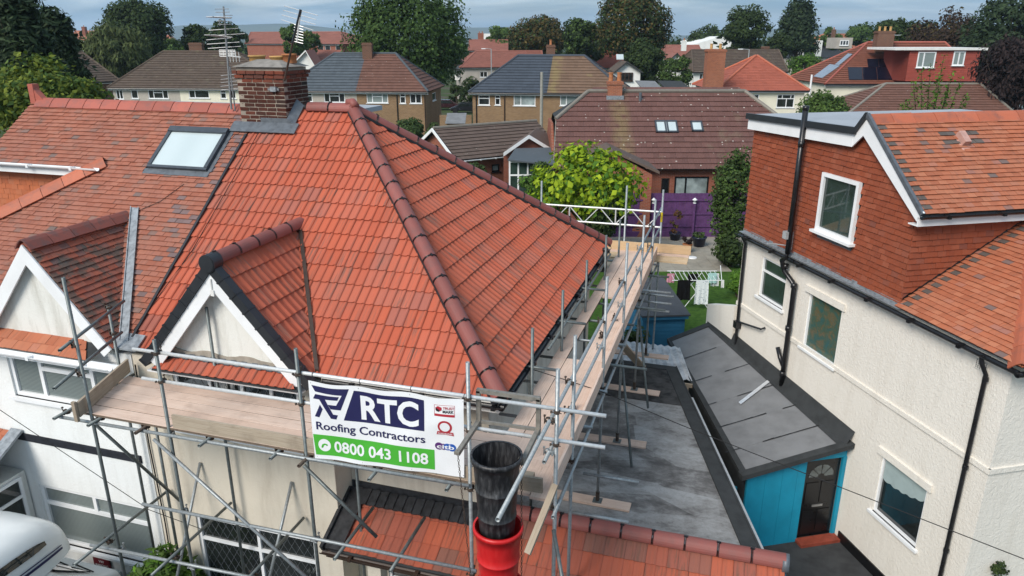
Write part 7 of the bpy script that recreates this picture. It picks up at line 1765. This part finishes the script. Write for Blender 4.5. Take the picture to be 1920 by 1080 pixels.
# whippy sapling seen against the brown bungalow roof
sp = PD(1752, 215, 44); sap = thing('whippy_sapling', 'thin whippy sapling with sparse leaves in front of the brown bungalow', 'tree', V((sp.x, sp.y, G)))
mb = MB(); Pl = []; b0 = V((sp.x, sp.y, G))
for x, y in ((1712, 150), (1728, 128), (1745, 118), (1770, 104), (1786, 132), (1802, 150), (1700, 188), (1760, 140), (1818, 176), (1690, 196), (1780, 160)):
    e = PD(x, y, 44 + random.uniform(-.8, .8)); m_ = b0.lerp(e, .45) + V((0, 0, .9)); pts = [b0 + UPZ * 3.5, m_, e]
    mb.tube(b0, pts[1], .05, 6, .03); mb.tube(pts[1], e, .03, 6, .008)
    for k in range(110): t_ = random.uniform(.0, 1); q = pts[1].lerp(e, t_); Pl.append(q + V((random.gauss(0, .11), random.gauss(0, .11), random.gauss(0, .11))))
mb.build('stem', bark, sap); Pl = np.array([tuple(q) for q in Pl]); leaf_mesh('foliage', Pl, np.tile([0, 0, 1.0], (len(Pl), 1)), .12, f_bright, sap, 2.0)
# the wooded suburb further off, one mass
Pw = []; Nw = []
for k in range(420):
    dep = rng.uniform(170, 420); x = rng.uniform(-150, 2070); p = PD(x, 70, dep); h = rng.uniform(5, 10.5); r_ = rng.uniform(3, 7)
    P_, N_ = crown_points((p.x, p.y, G + h * .5), r_, r_, h * .5, 70, 8, r_ * .5); Pw.append(P_); Nw.append(N_)
w_ = leaf_mesh('distant_woodland', np.concatenate(Pw), np.concatenate(Nw), 1.3, f_dark, None); w_['kind'] = 'stuff'; w_['label'] = 'far wooded suburb of tree tops along the horizon'; w_['category'] = 'woodland'
mb = MB(); vs = []; n_ = 120
for i in range(n_ + 1):
    t_ = i / n_; lat = -5200 + 10400 * t_; hh = 48 + 26 * sin(t_ * 17 + 1.0) + 17 * sin(t_ * 41) + 7 * sin(t_ * 97 + 2); dep = 4300
    vs += [cf(lat, dep - 700, -2), cf(lat, dep, max(20, hh)), cf(lat, dep + 500, -2)]
mb.add(vs, [f_ for i in range(n_) for f_ in ((3 * i, 3 * i + 3, 3 * i + 4, 3 * i + 1), (3 * i + 1, 3 * i + 4, 3 * i + 5, 3 * i + 2))])
t = NT('hill_heath'); p = t.pos(); hill_m = t.done(t.ramp(t.noise(p, .004, 5), [(.35, (.03, .05, .02)), (.65, (.09, .11, .05))]), .95)
struct(mb.build('hills', hill_m, None, True))

# ------------------------------------------------------------------ aerials on the chimney
def yagi(root, p, bd, L, n, el, ed, m_=chrome, r=.006):
    mb = MB(); p, bd, ed = V(p), V(bd).normalized(), V(ed).normalized(); mb.tube(p, p + bd * L, .011, 6)
    for k in range(n): c = p + bd * (L * (k + .5) / n); q = ed * el * (1 - .25 * k / n); mb.tube(c - q / 2, c + q / 2, r, 5)
    mb.build('element_array', m_, root)
a1 = thing('tv_aerial', 'tall cluster of grey television aerials strapped to the chimney side', 'aerial', (CX0 - .06, CY0 + .2, 8.4)); dull = plain('dull_aluminium', (.30, .31, .32), .5, .6, .5, .3, 20)
AY = CY0 + .18; b_, t_ = PY(434, 205, AY), PY(419, 12, AY)
mb = MB(); mb.tube(b_, t_, .022, 8, .016); mb.build('mast', dull, a1)
def ap(x, y): return PY(x, y, AY)
for y, xl_, xr_ in ((17, 403, 435), (23, 404, 437), (29, 420, 442), (35, 412, 440), (40, 409, 441), (46, 412, 440)): q = MB(); q.tube(ap(xl_, y), ap(xr_, y) + V((0, -.1, 0)), .006, 5); q.build('element', dull, a1)
for y, xl_, xr_ in ((54, 391, 437), (64, 399, 450), (72, 387, 424), (80, 388, 440), (88, 390, 442)): q = MB(); q.tube(ap(xl_, y + 3), ap(xr_, y - 1) + V((0, .15, 0)), .008, 5); q.build('element', dull, a1)
yagi(a1, ap(424, 70), (.35, -1, .05), .9, 9, .28, (1, .3, 0), dull); yagi(a1, ap(420, 33), (.3, -1, 0), .55, 6, .34, (1, .3, 0), dull, .008); yagi(a1, ap(411, 36), (0, 0, -1), .12, 2, .1, (1, 0, 0), dull)
mb = MB(); A, B = ap(411, 94), ap(442, 106)
for k in range(5): z = A.z + (B.z - A.z) * k / 4; mb.tube((A.x, AY, z), (B.x, AY, z), .007, 5)
for k in range(5): x = A.x + (B.x - A.x) * k / 4; mb.tube((x, AY, A.z), (x, AY, B.z), .007, 5)
mb.build('reflector_grid', alu, a1); yagi(a1, ap(428, 105), (1, -.25, -.05), .35, 4, .22, (0, 0, 1), alu)
a1b = thing('tv_aerial', 'small low aerial on the white-house side of the chimney', 'aerial', ap(438, 200)); MB().tube(ap(431, 125), ap(441, 208), .014, 6).build('mast', dull, a1b)
for y in (139, 146, 152, 159, 166): MB().tube(ap(414, y + 3), ap(452, y - 1), .006, 5).build('element', dull, a1b)
a2 = thing('tv_aerial', 'leaning dark mast with a drooping yagi aerial on the chimney front', 'aerial', PY(546, 168, CY0 - .08)); BY = CY0 - .1
def aq(x, y): return PY(x, y, BY)
MB().tube(aq(533, 152), aq(549, 80), .02, 8).build('mast', brown_p, a2); MB().tube(aq(549, 80), aq(564, 18), .026, 8).build('boom', car_dark, a2)
for (x0, y0, x1, y1) in ((533, 11, 596, 29), (531, 19, 593, 37), (529, 28, 592, 46), (528, 37, 588, 57)): MB().tube(aq(x0, y0), aq(x1, y1), .006, 5).build('element', dull, a2)
MB().tube(aq(557, 78), aq(562, 32), .016, 6).build('boom', alu, a2)
for k in range(7): y = 46 + k * 5.2; MB().tube(aq(552 - k * .35, y), aq(569 - k * .1, y + 4.5), .008, 5).build('element', alu, a2)
# wires
def wire(name, label, pts, r=.008, sag=.0):
    q = []
    for a, b in zip(pts[:-1], pts[1:]):
        for k in range(12): t_ = k / 12; w = a.lerp(b, t_); w.z -= sag * 4 * t_ * (1 - t_); q.append(w)
    q.append(pts[-1]); mb = MB(); mb.path(q, r, 5); tag(mb.build(name, rubber), label, 'cable')
wire('overhead_cable', 'thin black telephone cable slanting across the passage', [PZ(985, 688, 4.7), PZ(1125, 733, 4.35), PZ(1280, 798, 3.9), PZ(1925, 1050, 3.2)], .007, .0)
wire('overhead_cable', 'thin black cable slanting down across the white front wall', [PY(-10, 762, 7.7), PY(280, 956, 8.25), PY(435, 1013, 8.5)], .006)
wire('aerial_lead', 'loose aerial lead trailing down the weathered tiles', [V((p.x, p.y, roofz(p.y) + .05)) for p in (PP(489, 240, (0, YF, ZE + .05), nF), PP(440, 330, (0, YF, ZE + .05), nF), PP(360, 470, (0, YF, ZE + .05), nF), PP(250, 620, (0, YF, ZE + .05), nF))], .007)
wire('aerial_lead', 'aerial lead sagging from the lead valley to the roof window', [V((p.x, p.y, roofz(p.y) + .05)) for p in (PP(252, 398, (0, YF, ZE + .05), nF), PP(300, 378, (0, YF, ZE + .05), nF), PP(345, 345, (0, YF, ZE + .05), nF))], .006)

# ------------------------------------------------------------------ camper van at the lower left, and cars further off
cv = thing('camper_van', 'white high-top camper van parked facing the white house', 'van', (-10.6, 5.6, G))
VX0 = -11.42; VX1 = -9.62; VXM = (VX0 + VX1) / 2; HW = (VX1 - VX0) / 2
def loft(f_, ns, nt, name, m_, parent):
    mb = MB(); vs = [f_(i / ns, j / nt) for i in range(ns + 1) for j in range(nt + 1)]
    fs = [(i * (nt + 1) + j, i * (nt + 1) + j + 1, (i + 1) * (nt + 1) + j + 1, (i + 1) * (nt + 1) + j) for i in range(ns) for j in range(nt)]
    fs += [tuple(range(nt + 1))[::-1], tuple(ns * (nt + 1) + j for j in range(nt + 1))]
    mb.add(vs, fs); return mb.build(name, m_, parent, True)
def htop(s, t_, off=0.0, y0=3.3, y1=7.52, zb=1.62, zt=2.42):
    y = y0 + (y1 - y0) * s; e = max(0.0, (s - .62) / .38); k = sqrt(max(0.0, 1 - e ** 3.2)); k = max(k, .02)
    a = pi * t_; cx_, cz_ = cos(a), sin(a); cx_ = math.copysign(abs(cx_) ** .42, cx_); cz_ = abs(cz_) ** .55
    w = HW * (.90 + .10 * (1 - cz_)) * (.62 + .38 * k) ; h = (zt - zb) * (.25 + .75 * k)
    return V((VXM + cx_ * (w + off), y, zb + cz_ * (h + off)))
loft(lambda s, t_: htop(s, t_), 40, 32, 'high_top', white_car, cv)
def strip2(s0, s1, t0, t1, off, name, m_, n=24, taper=0):
    mb = MB(); vs = []
    for i in range(n + 1):
        s = s0 + (s1 - s0) * i / n; q = 1 - taper * max(0, (i / n - .9) / .1) ** 2
        tm = (t0 + t1) / 2; d_ = (t1 - t0) / 2 * q
        for j in range(5): vs.append(htop(s, tm - d_ + 2 * d_ * j / 4, off))
    mb.add(vs, [(i * 5 + j, i * 5 + j + 1, (i + 1) * 5 + j + 1, (i + 1) * 5 + j) for i in range(n) for j in range(4)]); mb.build(name, m_, cv, True)
strip2(.02, .87, .10, .165, .03, 'side_window', glass, taper=.45); strip2(.05, .93, .025, .036, .02, 'stripe', navy); strip2(.05, .93, .044, .050, .02, 'stripe', navy)
prof = [(3.2, -.05), (8.12, -.05), (8.18, .35), (8.05, .72), (7.72, .86), (7.10, 1.36), (6.9, 1.60), (3.2, 1.66)]
bm = bmesh.new(); lo = [bm.verts.new((VX0 + .02, y, z)) for y, z in prof]; hi = [bm.verts.new((VX1 - .02, y, z)) for y, z in prof]; bm.faces.new(lo); bm.faces.new(hi[::-1])
for i in range(len(prof)): bm.faces.new((lo[i], hi[i], hi[(i + 1) % len(prof)], lo[(i + 1) % len(prof)]))
bmesh.ops.recalc_face_normals(bm, faces=bm.faces[:]); bmesh.ops.bevel(bm, geom=bm.edges[:], offset=.09, segments=4, affect='EDGES', profile=.6); me = bpy.data.meshes.new('body'); bm.to_mesh(me); bm.free(); me.polygons.foreach_set('use_smooth', [True] * len(me.polygons)); link('body', me, white_car, cv)
mb = MB(); mb.prism([(VX0 + .22, 7.68, .915), (VX1 - .22, 7.68, .915), (VX1 - .30, 7.16, 1.345), (VX0 + .30, 7.16, 1.345)], V((0, .01, .012))); mb.build('windscreen', glass, cv)
mb = MB(); mb.prism([(VX1 - .012, 7.4, .86), (VX1 - .012, 6.3, .86), (VX1 - .012, 6.3, 1.28), (VX1 - .012, 7.05, 1.28)], V((.012, 0, 0))); mb.prism([(VX1 - .012, 6.2, .86), (VX1 - .012, 4.2, .86), (VX1 - .012, 4.2, 1.28), (VX1 - .012, 6.2, 1.28)], V((.012, 0, 0))); mb.build('side_glass', glass, cv)
mb = MB()
for x in (VX0 + .5, VX1 - .75): mb.tube((x, 7.82, .86), (x + .55, 7.72, .90), .012, 6)
mb.build('wiper', rubber, cv)
for x in (VX0 + .12, VX1 - .12):
    for y in (4.2, 7.35): mb = MB(); mb.tube((x - .11, y, G + .31), (x + .11, y, G + .31), .31, 22); w_ = mb.build('wheel', rubber, cv); mb = MB(); mb.tube((x - .118, y, G + .31), (x + .118, y, G + .31), .17, 16); mb.build('rim', chrome, w_)
for x in (VX0 + .3, VX1 - .3): mb = MB(); mb.ob((x - .14, 8.14, .38), (.28, 0, 0), (0, .06, 0), (0, 0, .16)); mb.build('headlight', glass_pale, cv)
# lettering on the maroon sign
def signtext(txt, zc, w, h):
    cu = bpy.data.curves.new('lettering', 'FONT'); cu.body = txt; cu.size = 1; cu.offset = .015; ob = bpy.data.objects.new('lettering', cu); COL.objects.link(ob); dg = bpy.context.evaluated_depsgraph_get(); me = bpy.data.meshes.new_from_object(ob.evaluated_get(dg)); bpy.data.objects.remove(ob)
    xs = [q.co.x for q in me.vertices]; a, b = min(xs), max(xs); mb = MB(); mb.add([(-10.63 + ((q.co.x - a) / (b - a) - .5) * w, 8.552, zc + q.co.y / .7 * h) for q in me.vertices], [tuple(p.vertices) for p in me.polygons]); bpy.data.meshes.remove(me); mb.build('lettering', whitep, so)
signtext('VW', .235, .12, .055); signtext('PARKING', .145, .29, .055); signtext('ONLY', .055, .17, .05)
def car(label, x, y, dep, m_, flip=1):
    p = PZ(x, y, G); root = thing('parked_car', label, 'car', p, None); d = RGT * flip; s_ = FWD
    def q(a, b, z): return p + d * a + s_ * b + UPZ * z
    pr_ = [(-2.0, .35), (2.0, .35), (2.05, .7), (1.2, .92), (.55, 1.42), (-1.1, 1.45), (-1.9, 1.0), (-2.05, .8)]
    bm = bmesh.new(); lo = [bm.verts.new(q(a, -.85, z)) for a, z in pr_]; hi = [bm.verts.new(q(a, .85, z)) for a, z in pr_]; bm.faces.new(lo); bm.faces.new(hi[::-1])
    for i in range(len(pr_)): bm.faces.new((lo[i], hi[i], hi[(i + 1) % len(pr_)], lo[(i + 1) % len(pr_)]))
    bmesh.ops.recalc_face_normals(bm, faces=bm.faces[:]); bmesh.ops.bevel(bm, geom=bm.edges[:], offset=.1, segments=3, affect='EDGES'); me = bpy.data.meshes.new('body'); bm.to_mesh(me); bm.free(); link('body', me, m_, root)
    mb = MB(); mb.prism([q(1.0, -.86, .95), q(.5, -.86, 1.34), q(-1.05, -.86, 1.36), q(-1.6, -.86, .98)], s_ * .02); mb.build('side_window', glass, root)
    for a in (-1.3, 1.3):
        for b in (-.8, .8): MB().tube(q(a, b - .1, .32), q(a, b + .1, .32), .32, 16).build('wheel', rubber, root)
    MB().ob(q(1.9, -.7, .6), d * .15, s_ * .35, UPZ * .14).build('headlight', glass_pale, root)
car('dark parked car beside the rust-roofed pair gable', 838, 206, 74, plain('maroon_car_paint', (.04, .012, .016), .25, 0, .6, .2, 2)); car('black parked car under the trees by the tan brick pair', 872, 212, 70, car_dark, -1)
mb = MB(); a, b = PZ(780, 260, G), PZ(930, 215, G); struct(MB().ob(cf(-16, 66, G + .002), RGT * 60, FWD * 14, UPZ * .004).build('back_lane', tarmac))
# ------------------------------------------------------------------ the air
mb = MB(); mb.box(-7500, 7500, -900, 7200, G - 3, 150)
t = NT('haze_air'); t.t.nodes.remove(t.b); pv = t.n('VolumePrincipled'); pv.inputs['Color'].default_value = (.66, .83, 1.0, 1); pv.inputs['Density'].default_value = .00022; pv.inputs['Anisotropy'].default_value = .2
t.l(pv.outputs[0], t.t.nodes['Material Output'].inputs['Volume'])
hz = mb.build('haze', t.m); hz['kind'] = 'stuff'; hz['label'] = 'thin blue haze over the far hills'; hz['category'] = 'haze'
